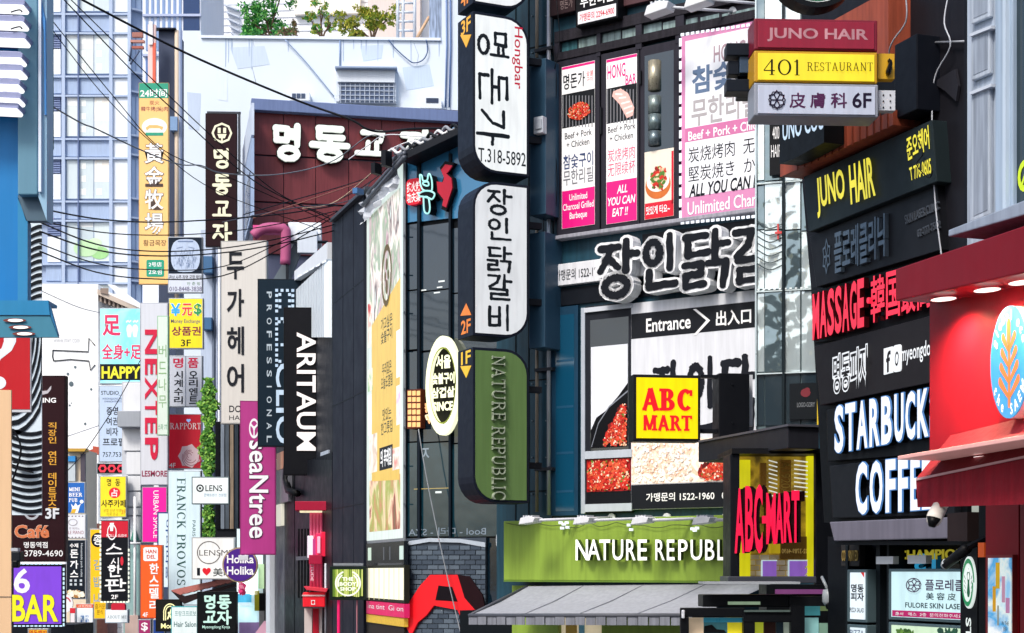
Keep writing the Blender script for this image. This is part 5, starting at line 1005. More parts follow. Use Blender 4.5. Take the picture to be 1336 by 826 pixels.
# ================================================================== far buildings
TW = Fr(120, 120, 0)
SPN = mat('a0b4d2', .5, .05, .4, streak=.1); PIE = mat('a9bad4', .5, .05, .4); CRM = mat('dfe6ee', .5, .04, .4); TGL = lambda i: mat(('c4d2d6', 'cbd8da', 'b9c9cf', 'd3dcda')[i % 4], .12, .12, .35, spec=.8)  # tower colours lightened to stand for the haze in front of it
b = T(TW, 'office_tower', 'pale blue-grey office tower rising behind the golden vertical sign', 'building', (120, 0, 0.0))
b.body('wall', mat('9cadc9', .5, .06, .4), [(20, -60), (170, -60)], 0, -12, -.05)
TF = Fr(170, 120, 38); tf = b.on(TF); tf.body('wall_return', mat('8fa2c2', .5, .06, .4), [(170, -60), (236, -60)], 0, -6, 0)
rnd = random.Random(8)
for k in range(-1, 8):
    y0 = 17 + k * 81.6                                             # spandrel band 25 px, window band 56 px
    b.box('spandrel', SPN, (86, y0 + 2, 144, y0 + 24), -.05, .1); b.box('spandrel', CRM, (145, y0 + 3, 167, y0 + 80), -.05, .12); b.box('spandrel', SPN, (60, y0 + 3, 80, y0 + 23), -.05, .1)
    for yy in (y0, y0 + 25): b.box('floor_band', PIE, (20, yy, 170, yy + 2.4), -.05, .3)
    b.box('window_frame', mat('7488ac', .4, .05), (86, y0 + 27.5, 145, y0 + 80), -.05, .05)
    for i, (x0, x1) in enumerate(((87, 101), (103, 122), (123, 143))):
        b.box('window_pane', TGL(rnd.randrange(4)), (x0, y0 + 28.5, x1, y0 + 79), .05, .07)
        if rnd.random() < .55: b.box('blind', mat(('eef0ee', 'dfe3e2', 'e9e4da')[i], .6, .05), (x0 + .4, y0 + 28.8, x1 - .4, y0 + 32 + rnd.random() * 30), .07, .074)
    if k == 3:
        for cx, cy, r, hh in ((112, y0 + 62, 16, 'b9dcae'), (130, y0 + 68, 12, '9ccf8c'), (124, y0 + 55, 9, 'cbe6c2')): b.shapes('green_print', mat(hh, .4, .1), [disc(.5, .5, .5, 16)], (cx - r, cy - r * .7, min(cx + r, 143), min(cy + r * .7, y0 + 79)), .075 + r * .002)
    elif k in (0, 1, 2, 4):
        b.many('lit_room', mat('eef3ee', .4, .05), [(x, y0 + 32 + j * 17, x + 7, y0 + 40 + j * 17) for x in (105, 126) for j in range(3)], .07, .075)
    b.box('louvre', mat('5b6b94', .5, .05), (62, y0 + 28, 79, y0 + 46), -.05, .06); b.strip('louvre_slats', mat('8292b8', .5, .05), [(62.5, y0 + 29 + j * 3, 78.5, y0 + 30.3 + j * 3) for j in range(6)], .06, .12)
    b.box('side_pane', mat('e4ebf0', .3, .05), (62, y0 + 47, 79, y0 + 80), -.05, .06)
    for x0, x1 in ((171.5, 176), (178, 184), (186, 200)): tf.box('return_pane', mat('a9bddb', .2, .15, .5, spec=.8), (x0, y0 + 28, x1, y0 + 78), 0, .05)
    for yy in (y0, y0 + 25): tf.box('floor_band', PIE, (170, yy, 236, yy + 2.4), 0, .3)
for x in (82.5, 101.8, 144.5, 168.5): b.box('pier', PIE if x != 101.8 else mat('64759c', .4, .05), (x - (2.2 if x != 101.8 else .7), -60, x + (2.2 if x != 101.8 else .7), 900), .07, .34)
# slim neighbour with vertical windows
N2 = Fr(215, 100, 0)
b = T(N2, 'pale_tower', 'slim pale tower with tall vertical windows behind the golden sign top', 'building', (215, 0, 0.0)); b.body('wall', mat('dfe5f0', .5, .05, .5), [(186, -60), (262, -60)], 0, -8, 0)
for i in range(7): b.box('tall_window', mat('6f8cb8', .2, .1, .5, spec=.8), (190 + i * 7.2, -40, 193.4 + i * 7.2, 66), 0, .05)
b.box('dark_window', mat('27406a', .2, .1), (239, -40, 260, 41), 0, .08); b.box('dark_window', mat('5f7cae', .2, .1), (190, 75, 200, 120), 0, .05)
for y in (18, 70, 126): b.box('floor_band', mat('a9b4d0', .5, .05), (186, y, 262, y + 3), 0, .2)
# white building far behind the roof garden
N3 = Fr(400, 135, -3)
b = T(N3, 'white_block', 'white tiled block behind the roof garden at the top', 'building', (400, 0, 0.0)); b.body('wall', mat('eef0f4', .5, .03, .3), [(255, -80), (700, -80)], 0, -6, 0)
b.strip('cladding_lines', mat('d6dbe4', .5, .05), [(255, y, 480, y + .8) for y in range(-5, 52, 9)], 0, .06)
b.box('beige_wing', mat('d9ccc6', .5, .05, .3), (480, -60, 548, 80), 0, 1.5); b.box('pale_wing', mat('f2ece0', .5, .04), (384, -60, 470, 18), 0, .6)
for i in range(6): b.box('stair_flight', mat('bcc6d4', .5, .05), [(293 + i * 2, 5 + i * 9), (312, 12 + i * 9), (312, 14 + i * 9), (293 + i * 2, 7 + i * 9)], .06, .5)
# long white wall with the grilled window
WB = Fr(420, 85, 2); WW = mat('d3dfec', .6, .13, .22, streak=.0, bump=.1)
b = T(WB, 'white_rendered_building', 'pale blue-white rendered building with a roof garden and one grilled window', 'building', (420, 0, 0.0))
b.body('wall', WW, [(236, 40), (262, 40), (262, 50), (575, 54), (575, -60), (700, -60)], 0, -10, 0)
b.box('coping', mat('dbe5f2', .5, .05), (262, 47.5, 575, 51), -.3, .12); b.tube('wall_conduit', mat('8398ba', .5, .1), [(443.5, 52, .06), (443.5, 88, .06)], .04)
for x, c in ((582, '6f88b4'), (587, '5b76a8')): b.tube('wall_conduit', mat(c, .5, .1), [(x, -60, .1), (x + 1, 60, .1), (x - 1, 140, .1)], .045)
b.box('stain_patch', mat('9fb2d0', .7, .3, .8, streak=.5), (560, -20, 575.5, 54), 0, .03)
b.box('window_frame', mat('cdd7e4', .5, .05), (438, 88, 517, 133), 0, .35, bevel=.03); b.box('shutter_box', mat('d6dfea', .5, .05, .5), (440, 91, 515, 107), .35, .55)
b.box('window_pane', mat('3c5277', .15, .2, .6, spec=.8), (443, 109, 514, 134), .35, .37)
b.strip('window_grille', mat('b9c6d8', .5, .05), [(444 + i * 6.3, 108, 444.8 + i * 6.3, 134) for i in range(12)] + [(442, 112 + i * 6, 515, 112.8 + i * 6) for i in range(4)], .4, .45)
b.box('window_hood', mat('8ea0bc', .5, .05), (437, 86.5, 518, 88.5), 0, .9)
b.box('air_vent', mat('dce4ee', .5, .05), (378, 120, 404, 131), 0, .8); b.strip('vent_grille', mat('3c4c68', .5, .05), [(381 + i * 6, 122, 386 + i * 6, 128) for i in range(3)], .8, .83)
b.box('air_vent', mat('dce4ee', .5, .05), (548, 126, 576, 141), 0, .8); b.box('vent_grille', mat('2c3a54', .5, .05), (556, 128, 572, 134), .8, .83)
b.tube('draped_cable', mat('3c5580', .5, .1), [(507, 52, .15), (515, 62, .15), (530, 76, .15), (540, 82, .15), (552, 78, .15), (558, 66, .15), (556, 52, .15)], .03, n=4)
b.tube('draped_cable', mat('8fa3c4', .5, .1), [(372, 52, .15), (400, 82, .15), (436, 126, .15)], .03, n=4)
for pts, c in (([(300, 62), (345, 60), (352, 84), (310, 90)], 'c3d3e6'), ([(470, 60), (500, 58), (498, 76), (474, 80)], 'bfcfe4'), ([(244, 120), (262, 122), (260, 170), (246, 168)], 'bccbe0'), ([(525, 88), (560, 84), (566, 112), (530, 118)], 'bed0e4'), ([(282, 96), (296, 95), (297, 132), (284, 130)], 'd6e2ee')): b.poly('paint_patch', mat(c, .65, .12, .5), pts, 0, .012)
rnd = random.Random(14)
for i in range(16):
    x = rnd.uniform(264, 575); L = rnd.uniform(8, 40); b.poly('drip_stain', mat('a9bbd2', .7, .2, 1), [(x, 51), (x + rnd.uniform(1, 2.4), 51), (x + .9, 51 + L), (x + .4, 51 + L)], 0, .015 + i * .0006)
for pts in ([(330, 52), (333, 70), (329, 88), (334, 108)], [(540, 56), (546, 72), (543, 92), (549, 110)]): b.tube('crack', mat('8fa0b8', .7, .1), [(x, y, 0) for x, y in pts], .012, n=4)
# dark slot and tan pipes beside the wall
SL = Fr(218, 78, 0)
b = T(SL, 'tan_pipe_stack', 'tan and dark vertical service stack behind the golden sign', 'pipe stack', (222, 0, 0.0)); b.body('shaft', mat('3b465e', .5, .1), [(207, 37), (229, 37)], 0, -2, 0)
for x, c, r in ((231, 'cbbba8', .12), (234.5, '8f9cb4', .07), (236.5, '6f7fa0', .05), (229.5, '5c4c44', .06)): b.tube('riser', mat(c, .5, .1), [(x, 40, .1), (x, 420, .1)], r)
b.box('cap_rail', mat('20283a', .5, .1), (198, 36, 229, 38), 0, .3); b.box('junction_box', mat('7fa0c8', .5, .1), (222, 152, 231, 170), .0, .4)
t = T(Fr(190, 77, 0), 'pink_neon_frame', 'tall thin red and white frame sign standing above the golden sign', 'sign', (195, 108))
t.box('panel', mat('eac9c4', .4, .2, 1), (193, 32, 203, 108), -.2, 0); t.box('red_edge', mat('d2604a', .4, .2, 1, emit=.1), (199, 56, 203, 108), 0, .03); t.box('white_post', mat('eff1f4', .4, .05), (194, 28, 199, 58), 0, .1)
for i, q in enumerate(((172, 42, 186, 48), (170, 52, 188, 55), (172, 60, 187, 63))): t.box('frame_bar', mat(('a06a60', 'b98478', 'a45a4e')[i], .5, .2), q, -.1, .1)
t.tube('stay', mat('5b6a88', .5, .1), [(170, 84, 0), (182, 66, 0)], .05, n=4); t.tube('stay', mat('5b6a88', .5, .1), [(172, 55, 0), (169, 80, 0)], .05, n=4)
# maroon restaurant building with its raised name
MR = Fr(455, 60, 12.3); MAR = mat('703036', .45, .08, .8, streak=.2)
b = T(MR, 'maroon_building', 'maroon panelled restaurant building with a blue-grey roof band', 'building', (455, 0, 0.0))
b.body('core', mat('4a4f66', .5, .1), [(329, 130), (640, 146)], 0, -7.2, 0)
b.box('roof_band', mat('6a7ba4', .45, .06, .8, streak=.1), (328, 128, 640, 143, 329), 0, .45, bevel=.02)
sx = [330, 370, 412, 455, 498, 541, 584, 640]
for r_, (ya, yb) in enumerate(((144, 201), (203, 262), (264, 330))):
    for i in range(7): b.box('wall_panel', MAR, (sx[i] + .4, ya + (sx[i] - 330) * .05, sx[i + 1] - .4, yb + (sx[i] - 330) * .045, sx[i]), 0, .12 + .01 * ((i + r_) % 2), bevel=.01)
SDF = Fr(329, MR.world(MR.uv(329, 200)[0], 0, 0)[1], 12.3 - 90); bsd = b.on(SDF)
bsd.box('side_panel', mat('c6d2e4', .5, .1), (318, 160, 328, 200, 323), 0, .1); bsd.box('side_panel', mat('9cb0d0', .5, .1), (318, 204, 328, 300, 323), 0, .1); bsd.box('side_window', mat('3a4c70', .2, .1), (320, 236, 326, 290, 323), .1, .12)
t = T(MR, 'raised_name_letters', 'huge white brushed Korean letters standing on the maroon wall', 'sign', (440, 212))
CW_ = lit('f4faf2', .95, base=.5)
for ch, x0, x1, y0, y1 in (('명', 356, 396, 164, 208), ('동', 406, 455, 166, 209), ('교', 465, 508, 170, 205), ('자', 524, 566, 170, 214)):
    asp = (x1 - x0) / (y1 - y0); o = t.shapes('letter', CW_, brush(ch, .092, 5, asp, .08), (x0, y0, x1, y1), .35, .12, step=.0005)
    t.shapes('letter_return', mat('2c3a34', .5, .1), brush(ch, .118, 5, asp, .04), (x0, y0 + .5, x1, y1 + .5), .2, .12, parent=o, step=0)
# pink pipe structure and pale boxes below it
PK = Fr(355, 50, 5); t = T(PK, 'pink_gantry', 'hot pink tubular gantry arm between the hair sign and the maroon wall', 'gantry', (350, 345)); PM = mat('a8527a', .6, .1)
t.tube('arm', PM, [(330, 308, 0), (345, 298, 0), (368, 298, 0), (373, 306, 0), (372, 345, 0)], .16, n=12); t.box('plate', mat('d94e90', .4, .08), (330, 294, 372, 304), -.3, .0); t.box('grey_wedge', mat('5f6b74', .5, .1), [(352, 372), (385, 316), (392, 330), (372, 384)], -.6, -.3)
t.box('dark_post', mat('2a3038', .5, .1), (373, 292, 376, 372), -.2, .1); t.box('pale_box', mat('dde3ea', .5, .06), (376, 290, 419, 318), -1, -.2, bevel=.02); t.box('pale_box', mat('c9d2dd', .5, .06), (388, 300, 414, 330), -.2, .1, bevel=.02)
t.tube('top_rail', mat('2a3038', .5, .1), [(376, 316, 0), (428, 316, 0)], .05, n=5)
# clad building along the street, before the corner building
CB = Fr(433, 37.2, VST)
b = T(CB, 'clad_building', 'grey street building with white ribbed upper cladding behind the black vertical sign', 'building', (400, 0, 0.0))
b.body('wall', mat('32363f', .5, .12, 1), [(300, 745 - .98 * 300), (433, 322)], 0, -4, 0)
for i in range(12): b.box('cladding_rib', mat('ccd6de', .4, .05), [(386 + i * 3.4, 378 - i * 3.2), (388.6 + i * 3.4, 375.6 - i * 3.2), (388.6 + i * 3.4, 440), (386 + i * 3.4, 440)], 0, .12)
b.box('canopy', mat('d7dde4', .45, .05), [(384, 354), (427, 316), (427, 338), (384, 366)], 0, .16)
b.many('canopy_light', lit('eef6ff', 1.1), [[(388 + i * 8, 360 - i * 4.5), (393 + i * 8, 357.5 - i * 4.5), (393 + i * 8, 359.5 - i * 4.5), (388 + i * 8, 362 - i * 4.5)] for i in range(5)], .16, .17)
b.box('lit_strip', mat('dfe8ee', .3, .05, emit=.3), [(423, 345), (429, 340), (429, 440), (423, 440)], 0, .13)
b.box('dark_panel', mat('1d2028', .5, .12), (330, 590, 433, 900, 433), 0, .15)
for i, (x0, x1, c) in enumerate(((352, 371, '4a4d55'), (372, 384, '14171d'), (385, 433, '22252d'))): b.box('shop_panel', mat(c, .4, .12, 1, streak=.1), [(x0, 600), (x1, 600), (x1, 900), (x0, 900)], .15, .22)
for i in range(5): b.box('vertical_fin', mat('0f1217', .4, .1), (387 + i * 4, 690, 389 + i * 4, 780, 388 + i * 4), .22, .3)
b.box('cross_band', mat('4a4d55', .4, .1), (386, 726, 408, 731, 390), .3, .34)
b.box('pale_corner', mat('cfd6de', .4, .05), (347, 600, 352, 900, 350), .1, .35)
b.box('copper_panel', mat('b9876c', .4, .1, emit=.1), (361, 590, 370, 612, 366), .2, .3); b.box('grey_panel', mat('6a6b72', .4, .1), (360, 612, 376, 656, 368), .2, .32); b.box('cream_panel', lit('e9e6d4', .8), (360, 658, 367, 686, 364), .2, .3)
b.tube('black_duct', BLACK, [(375, 598, .35), (373, 625, .35), (376, 640, .35), (388, 644, .35)], .09, n=8)
b.box('blue_poster', lit('a9cdee', .95, tubes=.1), (391, 613, 418, 650, 404), .15, .2); b.txt(mat('3a4c8a', .4, .1), '미샤', (398, 624, 408, 632), .205, bold=.02)
b.box('pale_post', mat('a9b4c2', .4, .1), (418, 588, 428, 650, 425), .1, .14)
# pink cosmetics shop front
EH = Fr(425, 37.5, VST + 8)
t = T(EH, 'pink_cosmetics_front', 'small pink and red cosmetics shop front with ribbed columns under a red canopy', 'shop front', (410, 0, 0.0)); PR = mat('a81638', .4, .08); 
tE = t.on(Fr(408, 37.2, 5))
tE.box('canopy', PR, (385, 654, 433, 666), -.6, .5, bevel=.01); tE.strip('canopy_light', lit('fff2c8', 1.2), [(391, 666.3, 420, 668.5)], .0, .3)
RIB = mat('c84c70', .4, .08, emit=.1)
for i in range(7): tE.tube('ribbed_column', RIB, [(406 + i * 4.3, 668, .1), (406 + i * 4.3, 768, .1)], .035, n=8)
tE.box('back_panel', mat('c03a60', .4, .1, emit=.1), (404, 666, 433, 768), -.3, 0); tE.txt(PW, 'Etude', (424, 668, 433, 705), .2, .02, bold=.04, rot=-90)
tE.txt(mat('f2d0dc', .4, .1), 'ETUDE', (405.5, 735, 409, 758), .2, .01, bold=.03, rot=-90)
HP = mat('e0305c', .35, .08, emit=.15)
for i, (x0, y0, x1, y1, c) in enumerate(((401, 699, 409, 728, 'e8dcea'), (408, 703, 415, 724, 'b03a7a'), (412, 696, 420, 730, 'e83060'), (419, 694, 433, 726, 'd61e40'), (403, 724, 420, 736, '9a1838'), (414, 700, 418, 722, 'f0b0c8'))): tE.box('letter_block', mat(c, .35, .1, emit=.15), (x0, y0, x1, y1), .15, .35 + .02 * i, bevel=.01)
tE.box('awning', mat('d8384a', .5, .08), [(396, 765), (428, 768), (426, 773), (400, 770)], -.2, .9, bevel=.01)
tE.box('red_lantern', mat('d81e2c', .35, .06, emit=.15), (395, 773, 424, 792), .2, .8, bevel=.02); tE.box('lantern_rim', mat('d9b8b8', .4, .1), (394, 776, 424, 778), .8, .82); tE.txt(PW, '◘', (406, 783, 411, 789), .81, bold=.0)
tE.box('pale_column', mat('cfc4c0', .5, .1), (397, 794, 407, 900), .1, .3); tE.box('red_column', mat('b3142c', .4, .1), (408, 794, 416, 900), .1, .32); tE.box('pale_column', mat('cfc4c0', .5, .1), (416, 794, 420, 900), .1, .3); tE.box('pale_column', mat('9a8890', .5, .1), (421, 790, 433, 900), .0, .2)
tE.tube('post', mat('b9bcc4', .4, .1), [(425, 735, .5), (425, 830, .5)], .03)
# other small shop front items left of it
SF = Fr(345, 45, 8)
t = T(SF, 'pink_letter_cluster', 'cluster of pink blade letters standing beside the grey shop panel', 'sign', (362, 768))
for i in range(7): t.box('letter_blade', mat(('d94a94', 'b03078', 'e87ab4', 'c9a0c4')[i % 4], .35, .1, emit=.15), (351.5 + i * 2.9, 735 + (i % 3) * 3, 353.4 + i * 2.9, 764 - (i % 2) * 5), .0, .3)
t.box('backing', mat('8a1a5a', .4, .1), (352, 738, 372, 765), -.2, 0)
t = T(SF, 'white_letter_cluster', 'stacked white tube letters on the dark shop panel', 'sign', (377, 798)); 
for i in range(4): t.box('letter_blade', mat('dce0e6', .35, .1, emit=.2), (373 + i * 2.3, 774, 374.4 + i * 2.3, 796), .1, .3)
t.box('backing', mat('3a3e46', .4, .1), (371.5, 764, 387, 815), -.2, .1)
sfb = T(SF, 'bright_shop_interior', 'bright pale shop interior with pink flowers below the round purple sign', 'shop front', (330, 0, 0.0))
sfb.body('back', mat('c4d8e0', .4, .15, 1.5, emit=.35), [(309, 690), (352, 690)], 0, -1.5, -1)
for (q, c, e) in (((309, 757, 326, 790), 'd8eef6', .5), ((326, 737, 336, 776), 'eef8fa', .6), ((337, 736, 346, 768), 'a8c8a0', .3), ((309, 790, 335, 812), 'bfe4f2', .5), ((310, 775, 328, 786), '4ab0d8', .3), ((332, 771, 338, 797), '8a8a1a', .1), ((338, 774, 345, 797), '14181c', .0), ((338, 797, 345, 820), '8a9092', .0), ((312, 812, 340, 830), 'a48ac0', .1), ((345, 724, 352, 900), 'dde4ea', .3)): sfb.box('display', mat(c, .35, .2, 3, emit=e), q, -1, -.9 + .1 * (q[0] % 3))
sfb.blobs('flowers', [mat('e0407c', .4, .1, emit=.2), mat('b02458', .4, .1), mat('f090b0', .4, .1)], (310, 757, 322, 778), -.5, 60, .09, 9)
sfb.box('pink_floor_mat', mat('d9a8c0', .5, .1), [(345, 810), (372, 816), (360, 835), (330, 830)], -.4, -.3); sfb.box('dark_step', BLACK, [(372, 816), (398, 818), (392, 835), (362, 832)], -.3, -.2)
# ================================================================== signs of the right-hand row, near to far
VG = 'vertical signs hanging over the street'
t = sign(370, 401, 423, 620, 39, 3, 'tall black vertical sign with glowing white sideways letters', mat('1a1b21', .35, .1, 1), mat('14151a', .4, .1), group=VG, arm=.6)
t.txt(lit('fbf6f4', 1.15), 'ARITAUM', (387, 434, 412, 588), .008, .03, bold=.03, rot=-90, back=mat('6a3a30', .4, .1, emit=.1), backw=.012)
bx = T(Fr(430, 39.4, 3), 'dark_sign_back', 'plain black sign edge right of the glowing white vertical letters', 'sign', (428, 620)); bx.box('cabinet', mat('17181e', .4, .1), (421.5, 434, 436, 587), -.3, 0)
t = sign(336, 364, 402, 583, 41, 3, 'navy vertical sign with dotted and outlined pale letters', mat('1a3040', .4, .08, 1), mat('14242f', .4, .1), group=VG, arm=.5)
for i, ch in enumerate('PROFESSIONAL'): t.txt(lit('b9c6d0', .8), ch, (348, 380.5 + i * 17.1 + (3.4 if ch == 'I' else 0), 354.5, 389 + i * 17.1 - (3.4 if ch == 'I' else 0)), .008, bold=.03, rot=-90)
def dots(t, m, segs, r, q, w, step=.12):
    mb = MB(); P = t.fr.quad(q, w); U0, U1, V1, V0 = P[0][0], P[1][0], P[0][1], P[2][1]
    for (x0, y0, x1, y1) in segs:
        L = math.hypot((x1 - x0) * (U1 - U0), (y1 - y0) * (V1 - V0)); n = max(1, int(L / step))
        for k in range(n + 1):
            u, v = U0 + (U1 - U0) * (x0 + (x1 - x0) * k / n), V0 + (V1 - V0) * (y0 + (y1 - y0) * k / n); mb.box(u - r, u + r, v - r, v + r, w, w + .02)
    t.part('lettering', m, mb, kind='stuff')
LB = lit('c4daf0', .9)
for y0, sg in ((379, [(0, 0, 0, 1), (0, 1, 1, 1), (1, 1, 1, .0), (.2, .2, .2, .8), (.8, .8, .8, .2)]), (416, [(0, 0, 0, 1), (0, 1, 1, 1), (.15, .85, .85, .85)]), (450, [(0, 1, 1, 1), (0, 0, 1, 0), (0, 0, 0, 1), (.2, .2, .9, .2)]), ):
    dots(t, LB, [(a, c, d, e) for a, c, d, e in sg], .035, (361, y0, 382, y0 + 27), .01)
t.txt(LB, 'CLIO', (360, 474, 383, 579), .008, .02, bold=.035, rot=-90)
t = sign(313, 523, 360, 724, 42, 6, 'tall magenta vertical sign with white outlined sideways letters', mat('b23a86', .4, .05, 1), mat('8a2a68', .4, .1), group=VG)
t.txt(lit('f2eef2', .95), 'seaNtree', (325, 575, 350, 702), .03, bold=.03, rot=-90, back=mat('5a2450', .4, .1), backw=.03)
t.shapes('emblem', lit('f2eef2', .95), ring(.5, .5, .38, .5, 24) + [capsule(.5, .5, .5 + .4 * math.cos(a), .5 + .4 * math.sin(a), .06) for a in (.5, 2.6, 4.7)] + [disc(.5, .5, .12, 10)], (325, 546, 338, 572), .01)
t.box('floodlight', mat('d4d8de', .4, .1), (311, 724.5, 324, 731), -.1, .3, bevel=.01)
t = sign(288, 314, 348, 553, 46, -4, 'tall cream vertical hair salon sign with large black Korean letters', mat('cbc8c2', .4, .04, .5), mat('9a9a98', .4, .08), group=VG)
for ch, y0, y1 in (('두', 329, 364), ('가', 377, 413), ('헤', 426, 463), ('어', 475, 512)): t.txt(mat('262a34', .4, .05), ch, (296, y0, 318, y1), .008, .02, bold=.035)
t.txt(INK, 'DOGA', (299, 529, 330, 538), .008, bold=.03); t.txt(INK, 'HAIR', (299, 542, 322, 548), .008, bold=.0)
t = sign(268, 148, 309, 322, 62, 3, 'dark maroon vertical sign with an octagon emblem and cream letters', mat('33181f', .4, .08, .6), mat('241218', .4, .1), group=VG)
CRL = lit('efeccb', 1.0)
for ch, y0, y1 in (('명', 195, 219), ('동', 228, 253), ('교', 262, 284), ('자', 291, 316)): t.shapes('brush_letter', CRL, brush(ch, .082, 4, 1.0, .1), (278, y0, 301, y1), .008, .03)
t.shapes('emblem', CRL, ring(.5, .5, .4, .5, 8), (276, 160, 303, 187), .01, .02); t.shapes('emblem_mark', CRL, [[(.28, .45), (.72, .45), (.64, .25), (.36, .25)], [(.3, .75), (.44, .75), (.44, .5), (.3, .5)], [(.56, .75), (.7, .75), (.7, .5), (.56, .5)], [(.46, .25), (.54, .25), (.54, .12), (.46, .12)]], (276, 160, 303, 187), .01, .02)
t.box('support_post', mat('3a4048', .4, .1), (310.5, 146, 313.5, 226), -.2, -.1); t.box('support_rail', mat('3a4048', .4, .1), (270, 145.5, 314, 148), -.2, -.1); t.box('support_rail', mat('3a4048', .4, .1), (300, 224, 314, 227), -.25, -.2)
# --- left-hand gap: signs beyond
t = sign(181, 108, 220, 371, 75, 0, 'long golden vertical sign with white Chinese characters and a green header', pic(['e9b868', 'f2c57a', 'edbe72'], .4), mat('b98a4a', .4, .1), group=VG)
t.box('header', mat('2c9a7c', .4, .05), (181.5, 108.5, 219.5, 128), .006, .012); t.txt(PW, '24时间', (183, 116, 218, 127), .015, bold=.04)
t.txt(mat('a02c3c', .4, .05), '炭火', (195, 131, 208, 137), .01); t.txt(mat('8a2440', .4, .05), '韓牛烤(燒)肉', (184, 139, 219, 146), .01, bold=.01)
t.shapes('logo', mat('eef0e8', .4, .05), [disc(.5, .5, .5, 24)], (185, 154, 218, 177), .008); t.shapes('logo_bull', mat('e8b870', .4, .05), [[(.15, .45), (.3, .6), (.6, .6), (.85, .5), (.8, .3), (.7, .42), (.3, .42), (.2, .28)]], (185, 154, 218, 177), .011); t.box('logo_bar', mat('2c9a7c', .4, .05), (190, 173, 213, 177), .012, .015)
for ch, y0, y1 in (('黃', 187, 213), ('金', 217, 243), ('牧', 247, 273), ('場', 278, 305)): t.txt(PW, ch, (189, y0, 213, y1), .03, bold=.03, back=mat('4a3a34', .4, .1), backw=.04)
t.txt(mat('6a4a30', .4, .1), '황금목장', (187, 313, 217, 321), .01, bold=.02)
t.rrect('green_plate', mat('1f9a7c', .4, .05), (191, 339, 214, 361), (.08,) * 4, .006, .02); t.txt(PW, '2号店', (194, 342, 211, 348), .022, bold=.03); t.txt(PW, '2호점', (194, 351, 211, 358), .022, bold=.03)
t = sign(219, 309, 264, 382, 60, 0, 'navy square sign with a pale mask-like face above three lines of print', mat('cfd6e2', .4, .04), group=VG)
t.box('dark_field', mat('1c2c40', .4, .05), (220, 310, 263.3, 357), .006, .012); t.shapes('face_drawing', mat('b4c4dc', .4, .2, 8), [[(.5 + .5 * math.copysign(abs(math.cos(a)) ** .6, math.cos(a)), .5 + .5 * math.copysign(abs(math.sin(a)) ** .75, math.sin(a))) for a in [k * .26 for k in range(24)]]], (223, 312, 261, 355), .014)
rnd = random.Random(3); mb = MB()
t.shapes('face_lines', mat('6f82a4', .4, .1), [capsule(x_, y_, x_ + rnd.uniform(-.03, .03), y_ - rnd.uniform(.04, .14), .006) for x_, y_ in [(rnd.uniform(.12, .88), rnd.uniform(.2, .7)) for _ in range(90)]] + [capsule(.2, .72, .4, .76, .01), capsule(.6, .76, .8, .72, .01), capsule(.25, .93, .75, .93, .02)], (223, 312, 261, 355), .016, step=.00005)
t.txt(INK, '관상,사주,작명,궁합,택일', (220.5, 359, 263, 365), .01, bold=.02); t.txt(mat('4a7a4a', .4, .05), '안 춘 범', (244, 368, 261, 372), .01); t.txt(mat('4a3a6a', .4, .05), '010-8448-3838', (221, 374, 263, 380), .01)
t = sign(220, 389, 265, 455, 58, 0, 'bright yellow money exchange sign with blue, red and green currency marks', lit('efd914', .9, base=.5), group=VG)
for ch, x0, x1, c in (('¥', 223, 235, '2f9fe0'), ('元', 237.5, 250.5, 'e0342c'), ('$', 253, 263, '1f8a4a')): t.txt(mat(c, .4, .05, emit=.1), ch, (x0, 396, x1, 412), .022, bold=.05, back=PW, backw=.04)
t.txt(mat('2c3a7a', .4, .05), 'Money Exchange', (223, 416.5, 261, 423), .01, bold=.01); t.txt(mat('7a1440', .4, .05), '상품권', (224, 426, 262, 438), .01, bold=.05); t.txt(INK, '3F', (236, 443, 249, 452), .01, bold=.02)
t = sign(220, 464, 264, 531, 57, 0, 'pale grey two-column watch repair sign with red heading letters', mat('c9ced8', .4, .04), group=VG)
t.box('divider', mat('8c93a2', .4, .05), (241.4, 465, 242.4, 530), .006, .02); t.txt(mat('c01c44', .4, .05), '명', (226, 467, 239, 480), .01, bold=.05); t.txt(mat('c01c44', .4, .05), '품', (245, 467, 259, 480), .01, bold=.05)
for k, ch in enumerate('시계수리'): t.txt(INK, ch, (227, 484 + k * 11, 238.5, 494 + k * 11), .01, bold=.04)
for k, ch in enumerate('오리엔트'): t.txt(INK, ch, (246.5, 484 + k * 11, 258, 494 + k * 11), .01, bold=.04)
t = sign(219, 540, 263, 612, 56, 0, 'crimson sign with a white line-drawn rose', mat('b8182c', .4, .04, emit=.15), group=VG)
t.shapes('lettering', PW, serif('RAPPORT', .13, .07, .06), (222, 552, 262, 560), .01, step=.0002); t.shapes('heart_mark', lit('8fb4f0', .9), [disc(.3, .6, .28, 10), disc(.7, .6, .28, 10), [(.03, .5), (.97, .5), (.5, 0)]], (243, 546, 249, 551.5), .01)
rs = [disc(.5, .5, .5, 9)]; t.shapes('rose', mat('e9ccd2', .4, .05), [[(.5 + (.5 if k % 2 else .42) * math.cos(k * .45), .5 + (.5 if k % 2 else .42) * math.sin(k * .45)) for k in range(14)]], (232, 579, 262, 611), .01)
t.shapes('rose_lines', mat('a03048', .4, .05), sum([ring(.5 + .03 * k, .52 - .02 * k, .08 + k * .085, .1 + k * .085, 14, k * 40, k * 40 + 250) for k in range(5)], []), (232, 579, 262, 611), .012, step=.00002); t.txt(PW, '4F', (221, 604, 229, 610), .01, bold=.02)
t = sign(219, 614, 262, 790, 52, 0, 'tall pale blue-white vertical sign with dark green serif sideways letters', lit('d2e6ee', .85, base=.5), group=VG)
